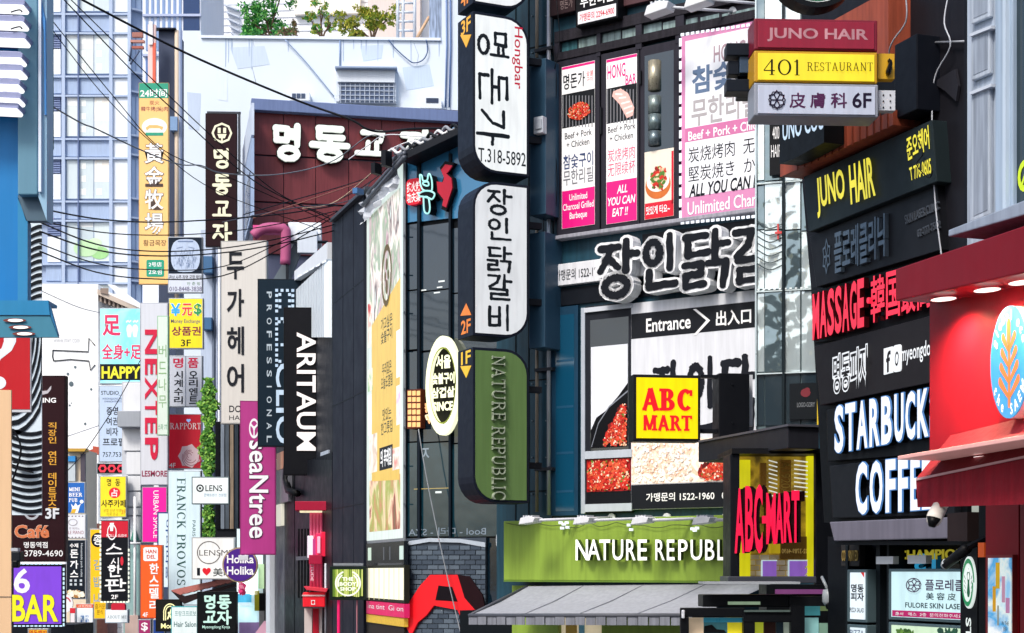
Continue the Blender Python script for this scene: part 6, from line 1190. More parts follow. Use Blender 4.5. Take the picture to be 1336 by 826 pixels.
DGN = mat('24504a', .4, .05); t.shapes('lettering', DGN, serif('FRANCK', .16, .06, .05), (231, 624, 242, 689), .01, rot=-90, step=.0002); t.shapes('lettering', DGN, serif('PROVOST', .16, .06, .05), (231, 697, 242, 775), .01, rot=-90, step=.0002); t.txt(DGN, 'PARIS', (251, 679, 255, 700), .01, rot=-90)
# pale panel behind and between
t = T(Fr(275, 66, 0), 'pale_side_wall', 'pale blue side wall with grey downpipes behind the cream hair salon sign', 'building', (290, 0, 0.0)); t.body('wall', mat('b9c8de', .5, .08, .5, streak=.1), [(262, 300), (345, 300)], 0, -3, 0)
for x, r, c in ((279, .07, '4a566a'), (283, .05, '8a96ac'), (286, .06, 'dfe6ee')): t.tube('downpipe', mat(c, .5, .1), [(x, 322, .15), (x, 820, .15)], r)
t.box('blue_case', mat('3f6a94', .5, .1), (264, 334, 277, 356), 0, .5, bevel=.02); t.box('blue_case', mat('3f6a94', .5, .1), (264, 414, 276, 430), 0, .5, bevel=.02)
b2_ = Fr(300, 50, 10); t = T(b2_, 'glass_strip_facade', 'narrow mirrored facade strip between the ivy and the magenta sign', 'building', (300, 0, 0.0)); t.body('wall', mat('2a2e34', .4, .1), [(281, 550), (316, 550)], 0, -1.5, 0)
for x, c in ((282, '1a1e24'), (288, '8a96a4'), (294, '5a646e'), (300, '9a8a78'), (306, '3a444e')): t.box('mirror_panel', mat(c, .2, .3, 3, streak=.3), (x, 552, x + 4.6, 690), 0, .06)
# ivy
t = T(Fr(272, 55, 0), 'ivy_column', 'narrow column of bright green ivy climbing beside the crimson and white signs', 'ivy', (272, 702)); rnd = random.Random(12)
mb = MB(); t.box('support', mat('4a3a2c', .6, .1), (268, 495, 276, 702), -.2, -.1)
for i in range(4200):
    y = rnd.uniform(494, 702); wv = 8 + 3 * math.sin(y * .11) + 2.5 * math.sin(y * .31 + 1) + rnd.uniform(-2, 2); x = 272.5 + rnd.uniform(-wv, wv); u, v = t.fr.uv(x, y); wz = rnd.uniform(-.15, .2); s_ = rnd.uniform(.035, .08); a = rnd.random() * 6.28; tl = rnd.uniform(-.6, .6)
    P = [(u + s_ * math.cos(a), wz + tl * s_, v + s_ * math.sin(a)), (u + s_ * .6 * math.cos(a + 1.6), wz, v + s_ * .6 * math.sin(a + 1.6)), (u - s_ * math.cos(a), wz - tl * s_, v - s_ * math.sin(a)), (u - s_ * .6 * math.cos(a + 1.6), wz, v - s_ * .6 * math.sin(a + 1.6))]
    mb.add(P, [(0, 1, 2, 3)], rnd.randrange(3))
t.part('foliage', [mat('4f8a2c', .6, .3, 4), mat('2f6a1c', .6, .3, 4), mat('86b84a', .6, .3, 4)], mb)
# small lit signs at the bottom
SG = 'small lit shop signs low over the street'
t = sign(250, 622, 299, 658, 47, 2, 'small white lens shop sign with a ring logo in front of the ivy', lit('eef5f4', .95), mat('5a6a70', .4, .1), group=SG)
t.shapes('emblem', INK, ring(.5, .5, .32, .5, 18) + [disc(.5, .5, .16, 10)], (256, 632, 266, 642), .01); t.txt(INK, 'LENS', (268, 633, 290, 641), .01, bold=.02); t.txt(mat('5a8ab0', .4, .1), '콘택트렌즈 전문점', (266, 644, 295, 648), .01)
t = sign(250, 701, 306, 756, 46, 2, 'white sign with a ringed shop name, a red heart and Chinese characters', lit('f2f1ee', .95), mat('9a9c9e', .4, .1), group=SG)
t.shapes('ring_mark', mat('5a5450', .4, .1), ring(.5, .5, .46, .5, 30), (257, 706, 288, 736), .01); t.box('name_strip', lit('f2f1ee', .95), (259, 716.5, 304, 726), .012, .014); t.txt(mat('4a4644', .4, .1), 'LENSME', (260, 717.5, 304, 725), .016)
t.txt(INK, 'I', (257, 741, 261, 751), .01, bold=.02); t.txt(mat('dc1c2c', .4, .05), '♥', (264, 741, 275, 751), .01); t.txt(mat('2a3a3a', .4, .05), '美瞳', (278, 741, 304, 752), .01, bold=.02)
t = T(Fr(313, 44.5, 3), 'round_purple_sign', 'round purple sign with a gold rim and white lettering', 'sign', (313, 760), SG)
t.shapes('rim', mat('b8a080', .35, .1, metal=.4), [disc(.5, .5, .5, 40)], (290, 714, 336, 760), -.2, .2); t.shapes('disc', lit('45197e', .8, base=.6), [disc(.5, .5, .46, 40)], (290, 714, 336, 760), .01, .01); t.txt(PW, 'Holika\nHolika', (296, 724, 331, 750), .03, bold=.04)
t = sign(257, 772, 309, 830, 45, 0, 'black sign with mint brushed Korean letters in two rows', mat('171a1e', .35, .1), mat('101215', .4, .1), group=SG); MN = lit('c9f2e4', .95)
for ch, x0, y0 in (('명', 266, 777), ('동', 284, 777), ('교', 266, 797), ('자', 284, 797)): t.shapes('brush_letter', MN, brush(ch, .085, 4, 1.0, .1), (x0, y0, x0 + 17, y0 + 17), .01)
t.txt(MN, 'Myeongdong Kyoja', (264, 816, 300, 821), .01, bold=.01)
t = sign(223, 791, 258, 832, 48, 0, 'small white and teal hair salon sign beside the black mint-lettered one', lit('e6f2f2', .9), mat('3a9aa0', .4, .1), group=SG); t.txt(mat('2a7a7a', .4, .1), '프랑크프로보', (228, 797, 256, 804), .01); t.shapes('lettering', mat('2a4a4a', .4, .1), serif('R', .1), (226, 811, 226.1, 811.1), .01) if False else t.txt(mat('2a5a5a', .4, .1), 'Hair Salon', (227, 811, 256, 818), .01, bold=.02)
t = sign(203, 782, 236, 824, 49, 0, 'black square sign with a cream arched doorway emblem', mat('262524', .4, .1), mat('1a1a1a', .4, .1), group=SG); t.shapes('emblem', mat('e9e4a8', .4, .1, emit=.3), ring(.5, .55, .26, .32, 14, 0, 180) + ring(.5, .55, .38, .44, 16, 0, 180) + [[(.06, .1), (.12, .1), (.12, .55), (.06, .55)], [(.88, .1), (.94, .1), (.94, .55), (.88, .55)], [(.18, .1), (.24, .1), (.24, .55), (.18, .55)], [(.76, .1), (.82, .1), (.82, .55), (.76, .55)], capsule(.35, .2, .6, .7, .05), capsule(.6, .2, .4, .5, .05)], (212, 787, 232, 812), .01); t.txt(mat('e9e4a8', .4, .1, emit=.3), "Mom's", (210, 813, 234, 820), .01, bold=.03)
t = T(Fr(262, 46.5, 0), 'tiled_awning', 'small pinkish tiled awning jutting between the white sign and the black one', 'awning', (262, 786)); AWT = mat('b06a62', .6, .15)
for i in range(8): t.poly('awning_tile', AWT, [(223 + i * 9.6, 770 - i * 2.1), (232 + i * 9.6, 768 - i * 2.1), (241 + i * 9, 774 - i * 2.3), (232 + i * 9.2, 777 - i * 2.2)], -.3, .1)
t.poly('awning_edge', mat('3a2a2c', .5, .1), [(223, 771), (231, 779), (240, 788), (262, 779), (312, 763), (312, 760), (240, 778)], -.1, .12)
# ================================================================== far left signs
t = sign(183, 395, 219, 633, 55, 0, 'tall pale grey vertical sign with big red sideways letters', mat('cfd2da', .4, .04, .5), mat('a4a8b2', .4, .1), group=VG)
RR2 = mat('c0143c', .35, .05, emit=.1)
for ch, y0, y1 in (('N', 430, 462), ('E', 468, 489), ('X', 493, 520), ('T', 523, 541), ('E', 545, 566), ('P', 571, 600)): t.txt(RR2, ch, (189, y0, 206, y1), .01, .02, bold=.05, rot=-90)
t.txt(mat('8a1440', .4, .05), 'LESMORE', (185, 614, 218, 622), .01, bold=.05)
t = sign(205, 412, 219.5, 568, 54, 0, 'narrow pale green edged sign squeezed beside the big red sideways letters', mat('d4e2d6', .4, .04), mat('8fb898', .4, .1), group=VG); 
for k, ch in enumerate('버드나무'): t.txt(mat('86ae7c', .4, .1), ch, (207, 450 + k * 22, 217, 466 + k * 22), .01, bold=.0)
t.txt(mat('4a9a6a', .4, .1), '스파 77', (206, 553, 218, 561), .01)
t = sign(185, 635, 218, 708, 54, 0, 'small hot magenta sign with white sideways letters', mat('d4148a', .4, .04, emit=.25), mat('8a8f96', .4, .1), group=VG); t.txt(PW, 'URBAN SPACE', (200, 640, 207, 702), .01, bold=.01, rot=-90)
t = sign(205, 668, 221, 768, 53, 0, 'narrow white sign framed in dark blue with blue sideways print', lit('d9ecf6', .85, base=.5), mat('1a3f74', .4, .05), border=.05, group=VG); t.txt(mat('1f4a8c', .4, .05), '아리따움', (216, 678, 220, 756), .01, rot=-90, bold=.02)
t = sign(183, 711, 212, 807, 51, 0, 'orange vertical sandwich shop sign with white Korean letters', mat('e0561c', .4, .04, emit=.15), mat('b8431a', .4, .1), group=VG)
t.rrect('white_plate', PW, (187, 714, 206, 732), (.06,) * 4, .006, .015); t.txt(mat('c8401a', .4, .05), 'HAN\nDEL', (190, 717, 204, 729), .018, bold=.05)
for k, ch in enumerate('한스델리'): t.txt(PW, ch, (195, 735 + k * 16, 207, 749 + k * 16), .01, .01, bold=.05)
t.txt(PW, '4F', (186, 799, 193, 805), .01, bold=.03)
t = sign(180, 808, 197, 832, 52, 0, 'small plum coloured sign with a white dollar mark', mat('93245e', .4, .05, emit=.15), group=SG); t.txt(PW, '$', (184, 812, 193, 824), .01, bold=.04)
t = sign(199, 808, 215, 832, 52, 0, 'small deep blue sign right of the plum dollar sign', mat('1f3f86', .4, .05, emit=.15), group=SG); t.shapes('star_mark', mat('e9c02a', .4, .05), [[(.5 + (.5 if k % 2 == 0 else .2) * math.sin(k * .628), .5 + (.5 if k % 2 == 0 else .2) * math.cos(k * .628)) for k in range(10)]], (203, 813, 210, 821), .01)
t = sign(130, 402, 183.5, 501, 60, 0, 'cyan foot massage sign with magenta characters over a black band', pic(['5fcbe6', '9fe6f2', '74d6ec', 'b9eef6'], .5, emit=.35), group=VG)
MGT = lit('e0185c', .95)
t.txt(MGT, '足', (134, 411, 157, 438), .012, bold=.05, back=PW, backw=.03); t.txt(MGT, '全身+足', (133, 449, 184, 469), .012, bold=.04, back=PW, backw=.03)
t.shapes('foot_mark', PW, [disc(.3, .4, .2, 10), disc(.7, .4, .2, 10)] + [disc(.12 + k * .09, .72 + .04 * (k % 2), .05, 8) for k in range(4)] + [disc(.6 + k * .09, .72 + .04 * (k % 2), .05, 8) for k in range(4)] + [[(.1, .35), (.5, .35), (.4, 0), (.2, 0)], [(.5, .35), (.9, .35), (.8, 0), (.6, 0)]], (163, 412, 182, 440), .01)
t.box('black_band', INK, (130.6, 475, 183, 496), .006, .012); t.txt(lit('f2ea2a', 1.0), 'HAPPY', (132.5, 478, 194, 494) if False else (132.5, 478, 183, 494), .014, bold=.06)
t = sign(129, 503, 166, 603, 58, 0, 'pale photo studio sign with black Korean lines and a telephone number', mat('b9cbe2', .4, .04), group=VG)
t.txt(INK, 'STUDIO_M', (132, 510, 163, 516), .01, bold=.01); t.txt(BLU, 'MYEONGDONG PRIM\nONHADA PHOTO', (134, 519, 161, 525), .01)
for k, s_ in enumerate(('증명', '여권', '비자', '프로필')): t.txt(INK, s_, (139 if k < 3 else 134, 531 + k * 13.5, 154 if k < 3 else 163, 541.5 + k * 13.5), .01, bold=.03)
t.txt(INK, '757.7530', (134, 590, 162, 596), .01, bold=.0)
t = sign(126, 604, 164, 618.5, 57, 0, 'black light board with red diamond patterns', BLACK, group=SG)
for k in range(3): t.shapes('led_diamond', lit('f03048', 1.0), [[(.5, 1), (1, .5), (.5, 0), (0, .5), (.5, .85), (.15, .5), (.5, .2), (.85, .5), (.5, .85)]] if False else ring(.5, .5, .25, .5, 6), (128 + k * 12, 605.5, 139.5 + k * 12, 617), .01, .01)
t = sign(130, 621, 165, 675, 56, 0, 'yellow fortune cafe sign with a red disc and black letters', lit('f4dc1a', .9, base=.5), group=VG)
t.shapes('brush_letter', INK, brush('명', .06, 1, 1, .2), (139, 625, 146, 634), .01); t.shapes('brush_letter', INK, brush('동', .06, 1, 1, .2), (150, 625, 157, 634), .01)
t.shapes('red_disc', mat('d82430', .4, .05, emit=.15), [disc(.5, .5, .5, 24)], (142, 636, 157, 650), .01); t.txt(PW, '占', (145.5, 638, 153.5, 648), .015, bold=.04)
t.txt(INK, '사주카페', (132, 652, 164, 662), .01, bold=.04); t.txt(mat('9a7a20', .4, .1), '궁합 신년 작명\n타로 손금', (135, 664, 158, 673), .01); t.txt(mat('c85a1a', .4, .1), '3F', (158, 665, 164, 671), .01)
t = sign(131, 678, 168, 786, 54, 0, 'black vertical sushi sign with white brushed letters and rows of white bulbs', mat('1a1d26', .35, .08), group=VG)
t.box('red_head', mat('b8142c', .4, .05, emit=.15), (132, 680, 167, 701), .006, .02); t.shapes('logo', PW, ring(.5, .45, .36, .44, 18) + [[(.3, .95), (.7, .95), (.6, .5), (.35, .5)]], (139, 681, 153, 705), .025); t.txt(PW, 'ROLL & SUSHI', (139, 697, 165, 700.5), .024)
for ch, x0, y0, x1, y1 in (('스', 139, 709, 159, 724), ('시', 145, 728, 156, 737), ('한', 141, 738, 158, 753), ('판', 138, 756, 163, 772)): t.shapes('brush_letter', PW, brush(ch, .075, 3, 1.1, .2), (x0, y0, x1, y1), .01)
t.txt(PW, '2F', (145, 776, 154, 781.5), .01, bold=.03); t.shapes('seal', mat('d02438', .4, .05), [disc(.5, .5, .5, 10, .5)], (157, 726, 161, 738), .011)
t.strip('bulb_rim', lit('f6ffe8', 1.2), [(131 + i * 4.2, 784.5, 133.6 + i * 4.2, 786.4) for i in range(9)] + [(130, 680 + i * 6, 131.6, 683.6 + i * 6) for i in range(17)] + [(167, 716 + i * 6, 168.6, 719.6 + i * 6) for i in range(12)], .0, .05)
t = sign(117, 690, 137, 806, 58, 0, 'yellow vertical snack shop sign partly behind the black sushi sign', mat('e8b414', .4, .05, emit=.1), group=VG)
t.shapes('disc', INK, [disc(.5, .5, .5, 20)], (119, 695, 136, 714), .01); t.txt(PW, '종', (122, 698, 133, 711), .016, bold=.03)
for k, ch in enumerate('김밥나'): t.txt(mat('8aa0a0', .4, .05), ch, (122, 730 + k * 22, 131, 744 + k * 22), .01, bold=.05)
t = sign(122, 784, 139, 808, 55, 0, 'small yellow panel with scribbled print under the snack sign', mat('e8b818', .4, .08, emit=.1), group=SG); t.txt(mat('7a5a10', .4, .1), '즐거운\n분식', (124, 788, 137, 802), .01)
t = sign(87, 629, 111, 670, 60, 0, 'blue mini beer pub sign with a white splashing mug', mat('1e5fae', .4, .05, emit=.1), group=VG)
t.shapes('lettering', PW, serif('MINI', .2, .12, .1), (90, 636, 104, 641), .01, step=.0002); t.shapes('lettering', PW, serif('BEER', .2, .12, .1), (90, 643, 107, 648), .01, step=.0002); t.shapes('lettering', PW, serif('PUB', .2, .12, .1), (90, 650, 101, 655), .01, step=.0002)
t.shapes('mug', PW, [[(.1, 0), (.7, 0), (.85, .6), (1, .95), (.7, .7), (.5, 1), (.35, .65), (.1, .9), (.2, .5)]], (91, 656, 106, 669.5), .01); t.shapes('beer', mat('e0b030', .4, .05), [[(0, 0), (.7, 0), (1, 1), (.3, 1)]], (92, 664, 100, 669.5), .012); t.shapes('bubble', PW, [disc(.5, .5, .5, 10)], (104, 652, 109, 657), .01)
t = sign(86, 671, 112, 703, 60, 0, 'small white piano bar sign with a thin oval drawing', mat('dde0e6', .4, .04), group=SG); t.shapes('oval', mat('a09aa0', .4, .1), ring(.5, .5, .42, .5, 20), (89, 677, 101, 686), .01); t.txt(mat('8a7a84', .4, .05), '르 피아노', (90, 688, 104, 691), .01); t.txt(mat('9a5a6a', .4, .05), 'LE PIANO', (89, 692.5, 109, 697), .01)
t.strip('rim_dots', mat('5a3a4a', .4, .05), [(89 + i * 4.5, 673, 90.5 + i * 4.5, 674.2) for i in range(5)] + [(89 + i * 4.5, 700.5, 90.5 + i * 4.5, 701.7) for i in range(5)], .006, .012)
t = sign(86, 704, 112, 782, 59, 0, 'dark vertical pork cutlet sign with white letters and a plated cutlet', mat('1c2634', .4, .06), mat('a4a8ae', .4, .1), group=VG)
t.txt(PW, '수제', (91, 709, 102, 714.5), .01, bold=.05)
for ch, y0, y1 in (('돈', 717, 728), ('까', 731, 742), ('스', 744, 753)): t.txt(PW, ch, (91.5, y0, 102, y1), .01, bold=.05)
t.txt(mat('c4ccd4', .4, .05), 'Homemade pork cutlet', (104.5, 709, 108, 753), .01, rot=-90, bold=.01)
for q in ((91, 756, 94, 759), (97, 756, 100, 759), (104, 756, 107, 759), (91, 761, 94, 764), (97, 761, 100, 764), (104, 761, 107, 764)): t.box('print_mark', mat('c4ccd4', .4, .05), q, .006, .012)
t.blobs('cutlet', [mat(h, .5, .1) for h in ('e8dcc0', 'c99a5a', 'f2ecdc', 'a8743a')], (86, 769, 112, 781), .02, 60, .13, 4, lambda a, c: a < .95 - c * .3 or c < .5)
t = T(Fr(82, 57, 0), 'round_beer_sign', 'small round white sign with red rings at the right of the purple sign', 'sign', (84, 797)); t.shapes('disc', mat('e8e6ea', .4, .05), [disc(.5, .5, .5, 24)], (76, 776, 95, 799), -.1, .1); t.shapes('red_ring', mat('c03048', .4, .1), ring(.5, .5, .3, .38, 20, 20, 160), (76, 776, 95, 799), .012)
t = sign(99, 788, 122, 826, 56, 0, 'small white and orange sign with six blue characters', mat('e0e8ee', .4, .05, emit=.1), group=SG); t.box('head', mat('e0643a', .4, .05), (99.5, 788.5, 121.5, 793), .006, .012); t.box('head', mat('e0643a', .4, .05), (99.5, 822, 121.5, 825.5), .006, .012)
t.txt(PW, '사주카페', (102, 789.5, 119, 792), .014); t.txt(mat('2f7ac0', .4, .05), '精 算\n親 親\n即 乃', (105, 803, 116, 818), .01, bold=.05)
t = sign(91, 793, 98.5, 824, 55.5, 0, 'slim red and white strip sign beside the white and orange one', mat('e4dfe2', .4, .05), group=SG); t.box('red_head', mat('d02838', .4, .05), (91.3, 793.3, 98.2, 800), .006, .012); t.box('blue_foot', mat('7a3a6a', .4, .05), (91.3, 816, 98.2, 823), .006, .012)
t = sign(137, 795, 167, 813, 53, 0, 'low white board with thin grey capitals over the street', lit('eaf2f6', .9, base=.5), mat('a4b4c0', .4, .1), group=SG); t.shapes('lettering', mat('5a7078', .4, .05), serif('ABOUT ME', .12, .07, .06), (140, 803, 165, 807), .01, step=.0001)
t = T(Fr(152, 52.5, 0), 'red_cap_sign', 'small red domed sign above the low white board', 'sign', (153, 797)); t.rrect('cabinet', mat('c01c34', .4, .05), (145, 787, 163, 796), (.08, .08, .02, .02), -.2, 0)
# concrete post building
C_ = Fr(170, 56.5, 0); t = T(C_, 'panel_clad_column', 'white panel-clad column with a glass strip beside the red-lettered sign', 'building', (172, 0, 0.0)); t.body('shaft', mat('b9bdc4', .5, .06), [(159, 498), (184, 498)], 0, -2, 0)
for k, (y0, y1) in enumerate(((500, 555), (557, 588), (590, 619), (621, 640), (642, 661), (663, 672), (674, 705))): t.box('clad_panel', mat('dbdee2', .45, .04), (165 if k > 1 else 161, y0, 183.5, y1), 0, .1 + .01 * (k % 2), bevel=.01)
t.box('ledge', mat('9aa0a8', .5, .05), (153, 536, 183, 557), 0, .6, bevel=.02)
t.box('glass_strip', mat('8fb0b0', .15, .3, 1, spec=.8), (161, 708, 183.5, 905), 0, .08); t.tube('flag_pole', mat('eef0f2', .4, .05), [(176, 648, .3), (176, 830, .3)], .05); t.tube('arm_rod', mat('e4e8ec', .4, .05), [(156, 709, .4), (184, 709, .4)], .04); t.box('pink_slab', mat('c9b0a8', .5, .1), (163, 803, 180, 905), .08, .4)
t.box('green_spike', mat('4a8a7a', .4, .1), [(170, 705), (175, 686), (181, 705)], .1, .2)
# arrow mural building
AB = Fr(100, 90, 0); t = T(AB, 'white_mural_building', 'white building with a thin black arrow drawn on its wall', 'building', (100, 0, 0.0)); t.body('wall', mat('f0f2f2', .6, .03, .3), [(20, 370), (128, 371)], 0, -8, 0)
t.body('wing', mat('e4e6ea', .6, .05, .3), [(127, 375), (240, 420)], 0, -8, -1)
t.body('lower_block', mat('c2c6cf', .6, .15, .5), [(84, 712), (140, 712)], 0, 0, .3)
AL = mat('3c4148', .5, .05)
t.tube('arrow_line', AL, [(69, 457, .03), (115, 459, .03), (116, 441, .03), (124, 451, .03)], .035, n=4); t.tube('arrow_line', AL, [(70, 471, .03), (92, 469, .03), (116, 471, .03), (118, 483, .03), (124, 476, .03)], .035, n=4); t.tube('arrow_line', AL, [(69, 457, .03), (68.5, 465, .03), (70, 471, .03)], .035, n=4)
t.txt(mat('c2c5c9', .5, .05), 'www.mvr.com', (70, 442, 104, 447), .02)
for x, y, r in ((98, 479, 1.6), (88.5, 488, 1.7), (93, 501, 3), (119, 508, 1.5), (87, 524, .9), (91, 529, 1.2), (93, 526, .8), (86, 532, 2.2), (111, 553, 1.6)): t.shapes('ink_spot', mat('56666e', .5, .2), [disc(.5, .5, .5, 10)], (x - r, y - r * 1.15, x + r, y + r * 1.15), .02)
CO = mat('b9aca0', .6, .2, 1)
t.poly('cornice', CO, [(127, 377), (182, 402), (182, 408), (127, 384)], -1, .2); t.poly('cornice', mat('8a7a70', .6, .2), [(131, 376), (141, 376), (141, 384), (131, 382)], .2, .3)
for i in range(9): t.box('cornice_bracket', mat('a09288', .6, .2), [(130 + i * 5.6, 386 + i * 2.4), (132.5 + i * 5.6, 387 + i * 2.4), (132.5 + i * 5.6, 394 + i * 2), (130 + i * 5.6, 393 + i * 2)], -1, 0)
t.poly('white_roof', mat('e9edf2', .5, .04), [(140, 371), (150, 372), (183, 396), (183, 402), (160, 390)], 0, .3)
t = T(Fr(97, 75, 0), 'beige_chimney_block', 'cream and blue structure above the blue beer pub sign', 'building', (97, 0, 0.0)); t.body('wall', mat('dccbb0', .5, .08), [(87, 587), (112, 587)], 0, -2, 0); t.box('blue_band', mat('2f86c8', .4, .05), (87, 595, 98, 602), 0, .3); t.box('grey_panel', mat('b9c4c9', .5, .1), (87, 603, 98, 628), 0, .2); t.box('cap', mat('b9923a', .5, .1), (85, 585, 112, 589), -.1, .4); t.box('dark_band', mat('4a4450', .5, .1), (105, 592, 111, 628), 0, .15)
t = T(Fr(115, 78, 0), 'brick_block', 'small reddish brick block behind the yellow snack sign', 'building', (120, 0, 0.0)); t.body('wall', mat('9a6a60', .7, .3, 6, bump=.4), [(111, 683), (140, 683)], 0, -2, 0); t.box('roof_heap', mat('b0443a', .6, .2), [(119, 592), (124, 582), (131, 583), (135, 592)], -.5, .2) if False else None
t.box('yellow_front', mat('c9a52a', .5, .2, 3), (98, 755, 118, 905), 0, .3)
t = T(Fr(125, 88, 0), 'tiled_turret', 'small red tiled roof tip peeking against the white wall', 'roof', (125, 592)); t.poly('tiles', mat('b0503c', .6, .2, 3), [(114, 588), (121, 586), (121, 582), (128, 583), (134, 588), (136, 593), (120, 592)], -.5, .5)
# cafe sign
t = sign(15, 490, 85.5, 733, 36, 0, 'tall dark maroon cafe sign with yellow sideways letters and orange script', mat('37161e', .4, .06, .8), mat('2a1118', .4, .1), group=VG)
t.shapes('moustache', mat('b9b4ba', .4, .05), [[(.0, .5), (.15, .75), (.3, .6), (.5, .4), (.75, .45), (.9, .8), (1, 1), (.98, .6), (.8, .15), (.5, 0), (.2, .05)]], (45, 503, 67, 515), .01)
t.txt(PW, 'ROLLING', (31, 519, 73, 525.5), .01, bold=.05)
YO = lit('e0a02c', .95)
for k, s_ in enumerate('직장인 연인 데이트코스'):
    if s_ == ' ': continue
    t.txt(YO, s_, (63, 551 + k * 9.4, 73.5, 559.6 + k * 9.4), .01, bold=.03, rot=0)
t.txt(mat('c9cdd2', .4, .05, emit=.1), '3F', (59, 663, 77, 677), .012, .02, bold=.06)
t.shapes('swirl', mat('a9adb4', .4, .05), ring(.5, .8, .36, .5, 14, 180, 360), (31, 663, 52, 685), .01)
t.txt(lit('d9784a', .85), 'Café', (19, 685, 64, 702), .03, bold=.06, back=mat('e9dccb', .4, .1), backw=.025); t.txt(PW, '명동역점', (31, 707, 62, 715), .01, bold=.03); t.txt(PW, '02-3789-4690', (1 + 15, 718, 82, 726), .01, bold=.01)
t = sign(15, 736, 83, 817, 35, 0, 'violet bar sign with yellow letters and a rim of small lights', lit('7a3fd0', .8, base=.6), mat('1a1a26', .4, .1), border=.05, group=SG)
t.txt(lit('f2f2f6', 1.0), '6', (18, 742, 39, 774), .012, bold=.04); t.txt(lit('f2ea1e', 1.0), 'BAR', (2 + 14, 776, 75, 811), .016, .01, bold=.05, back=mat('4a5a1a', .4, .1), backw=.02)
t.strip('light_rim', lit('c9ecff', 1.15), [(18 + i * 5.4, 735, 21.2 + i * 5.4, 736.6) for i in range(12)] + [(82, 741 + i * 6, 83.6, 745 + i * 6) for i in range(13)] + [(18 + i * 5.4, 816, 21.2 + i * 5.4, 817.6) for i in range(12)], .0, .04)
t = sign(36, 820, 63, 832, 35, 0, 'yellow and red strip of print under the violet bar sign', mat('e0b41a', .4, .05, emit=.1), group=SG); t.txt(mat('c01c1c', .4, .05), '명동백반', (38, 822, 61, 829), .01, bold=.03)
t = T(Fr(40, 37, 0), 'dark_shop_block', 'dark shop block under the violet bar sign', 'building', (40, 0, 0.0)); t.body('wall', mat('1c222c', .5, .3, 3), [(0, 815), (97, 815)], 0, -2, -.3)
# zebra striped panel
ZB = Fr(35, 32, 0)
t = T(ZB, 'striped_panel', 'tall panel of flowing black and white curved stripes', 'panel', (35, 672)); t.box('board', mat('cfdde6', .4, .05), (15, 286, 54.5, 672), -.03, 0)
ZK = mat('121a24', .45, .05); BD = (15.2, 54.3)
def band(pts, th):
    lo_ = [(x, y + th) for x, y in reversed(pts)]; t.poly('stripe', ZK, pts + lo_, 0, .02)
for i in range(15):
    y = 292 + i * 9; band([(34 + 20.3 * j / 6, y + 12 * (1 - (j / 6)) ** 1.6 - 2 + 3 * j / 6) for j in range(7)], 4.6)
for i in range(9):
    r = 26 + i * 13; A = [math.radians(90 * j / 9) for j in range(10)]
    f = lambda R_, a_: (min(54.3, 15.2 + .42 * R_ * math.cos(a_)), 432 + R_ * math.sin(a_))
    P_ = [f(r, a_) for a_ in A] + [f(r + 6.5, a_) for a_ in reversed(A)]
    t.poly('stripe', ZK, P_, 0, .02)
for i in range(12):
    y = 561 + i * 9.2; band([(15.2 + 39 * j / 6, y + 5 * math.sin(j / 6 * 2.6) - 2) for j in range(7)], 5)
t.tube('loose_cable', WIRE, [(17, 560, .2), (25, 575, .2), (27, 590, .2), (22, 610, .2), (17, 625, .2)], .02, n=4); t.box('arm', WIRE, [(16, 602), (35, 602), (35, 604), (16, 604)], .1, .3); t.box('arm', WIRE, [(16, 608), (40, 615), (40, 617), (16, 611)], .1, .3)
t = T(Fr(20, 28, 0), 'red_question_sign', 'large red sign with a white question mark', 'sign', (20, 537)); t.box('cabinet', mat('c9cdd2', .4, .05), (-60, 425, 40.5, 538), -.06, 0, bevel=.01); t.box('face_panel', mat('b8121e', .35, .04, .8), (-58, 428, 39, 534), 0, .01)
t.shapes('question_mark', mat('dfe4ec', .4, .04), [[(.3, 1), (.62, 1), (.62, .8), (.5, .55), (.22, .32), (.12, .15), (.12, 0), (-.3, 0), (-.3, .2), (.0, .42), (.24, .62), (.3, .8)], ], (-10, 436, 40, 484), .014); t.shapes('question_dot', mat('dfe4ec', .4, .04), [disc(.5, .5, .5, 20)], (-12, 491, 8, 508), .014)
t = T(Fr(5, 12, 0), 'beige_post', 'smooth beige post at the lower left edge', 'post', (7, 0, 0.0)); t.body('shaft', mat('e2bd94', .45, .04, .6), [(-40, 508), (14.5, 509)], 0, -.02, 0); t.box('joint', mat('8f7a66', .5, .1), (-40, 778, 14.6, 779.5), 0, .003)
t = T(Fr(20, 11, 0), 'security_camera', 'small dark camera on the beige post at the left edge', 'camera', (22, 740), 'security cameras'); t.box('housing', mat('2c3038', .35, .1), (14, 719, 26, 733), -.1, 0, bevel=.01); t.box('lens_hood', mat('15171b', .35, .1), (15, 731, 23, 741), -.05, .02, bevel=.01); t.box('bracket_arm', mat('b9bdc4', .4, .1), (14, 715, 23, 719), -.08, -.02)
# blue shop with lamps, top left
BB = Fr(65, 14, 0); BLUE = mat('1878b8', .4, .06, .8)
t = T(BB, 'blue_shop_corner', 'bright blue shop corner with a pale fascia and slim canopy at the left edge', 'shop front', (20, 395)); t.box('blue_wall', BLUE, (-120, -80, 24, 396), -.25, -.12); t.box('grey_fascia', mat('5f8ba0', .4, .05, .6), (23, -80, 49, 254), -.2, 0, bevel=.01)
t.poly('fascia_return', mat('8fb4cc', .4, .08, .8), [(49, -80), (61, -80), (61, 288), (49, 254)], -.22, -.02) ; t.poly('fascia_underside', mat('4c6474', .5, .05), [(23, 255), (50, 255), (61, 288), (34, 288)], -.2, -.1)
t.box('white_return', mat('d9e4f2', .4, .05), (50, -80, 53.5, 250), -.02, .02); t.poly('blue_streak', mat('3f84c4', .4, .1), [(51.5, -10), (59, 26), (60.5, 150), (58, 150), (57, 40), (50.5, 0)], -.02, .0)
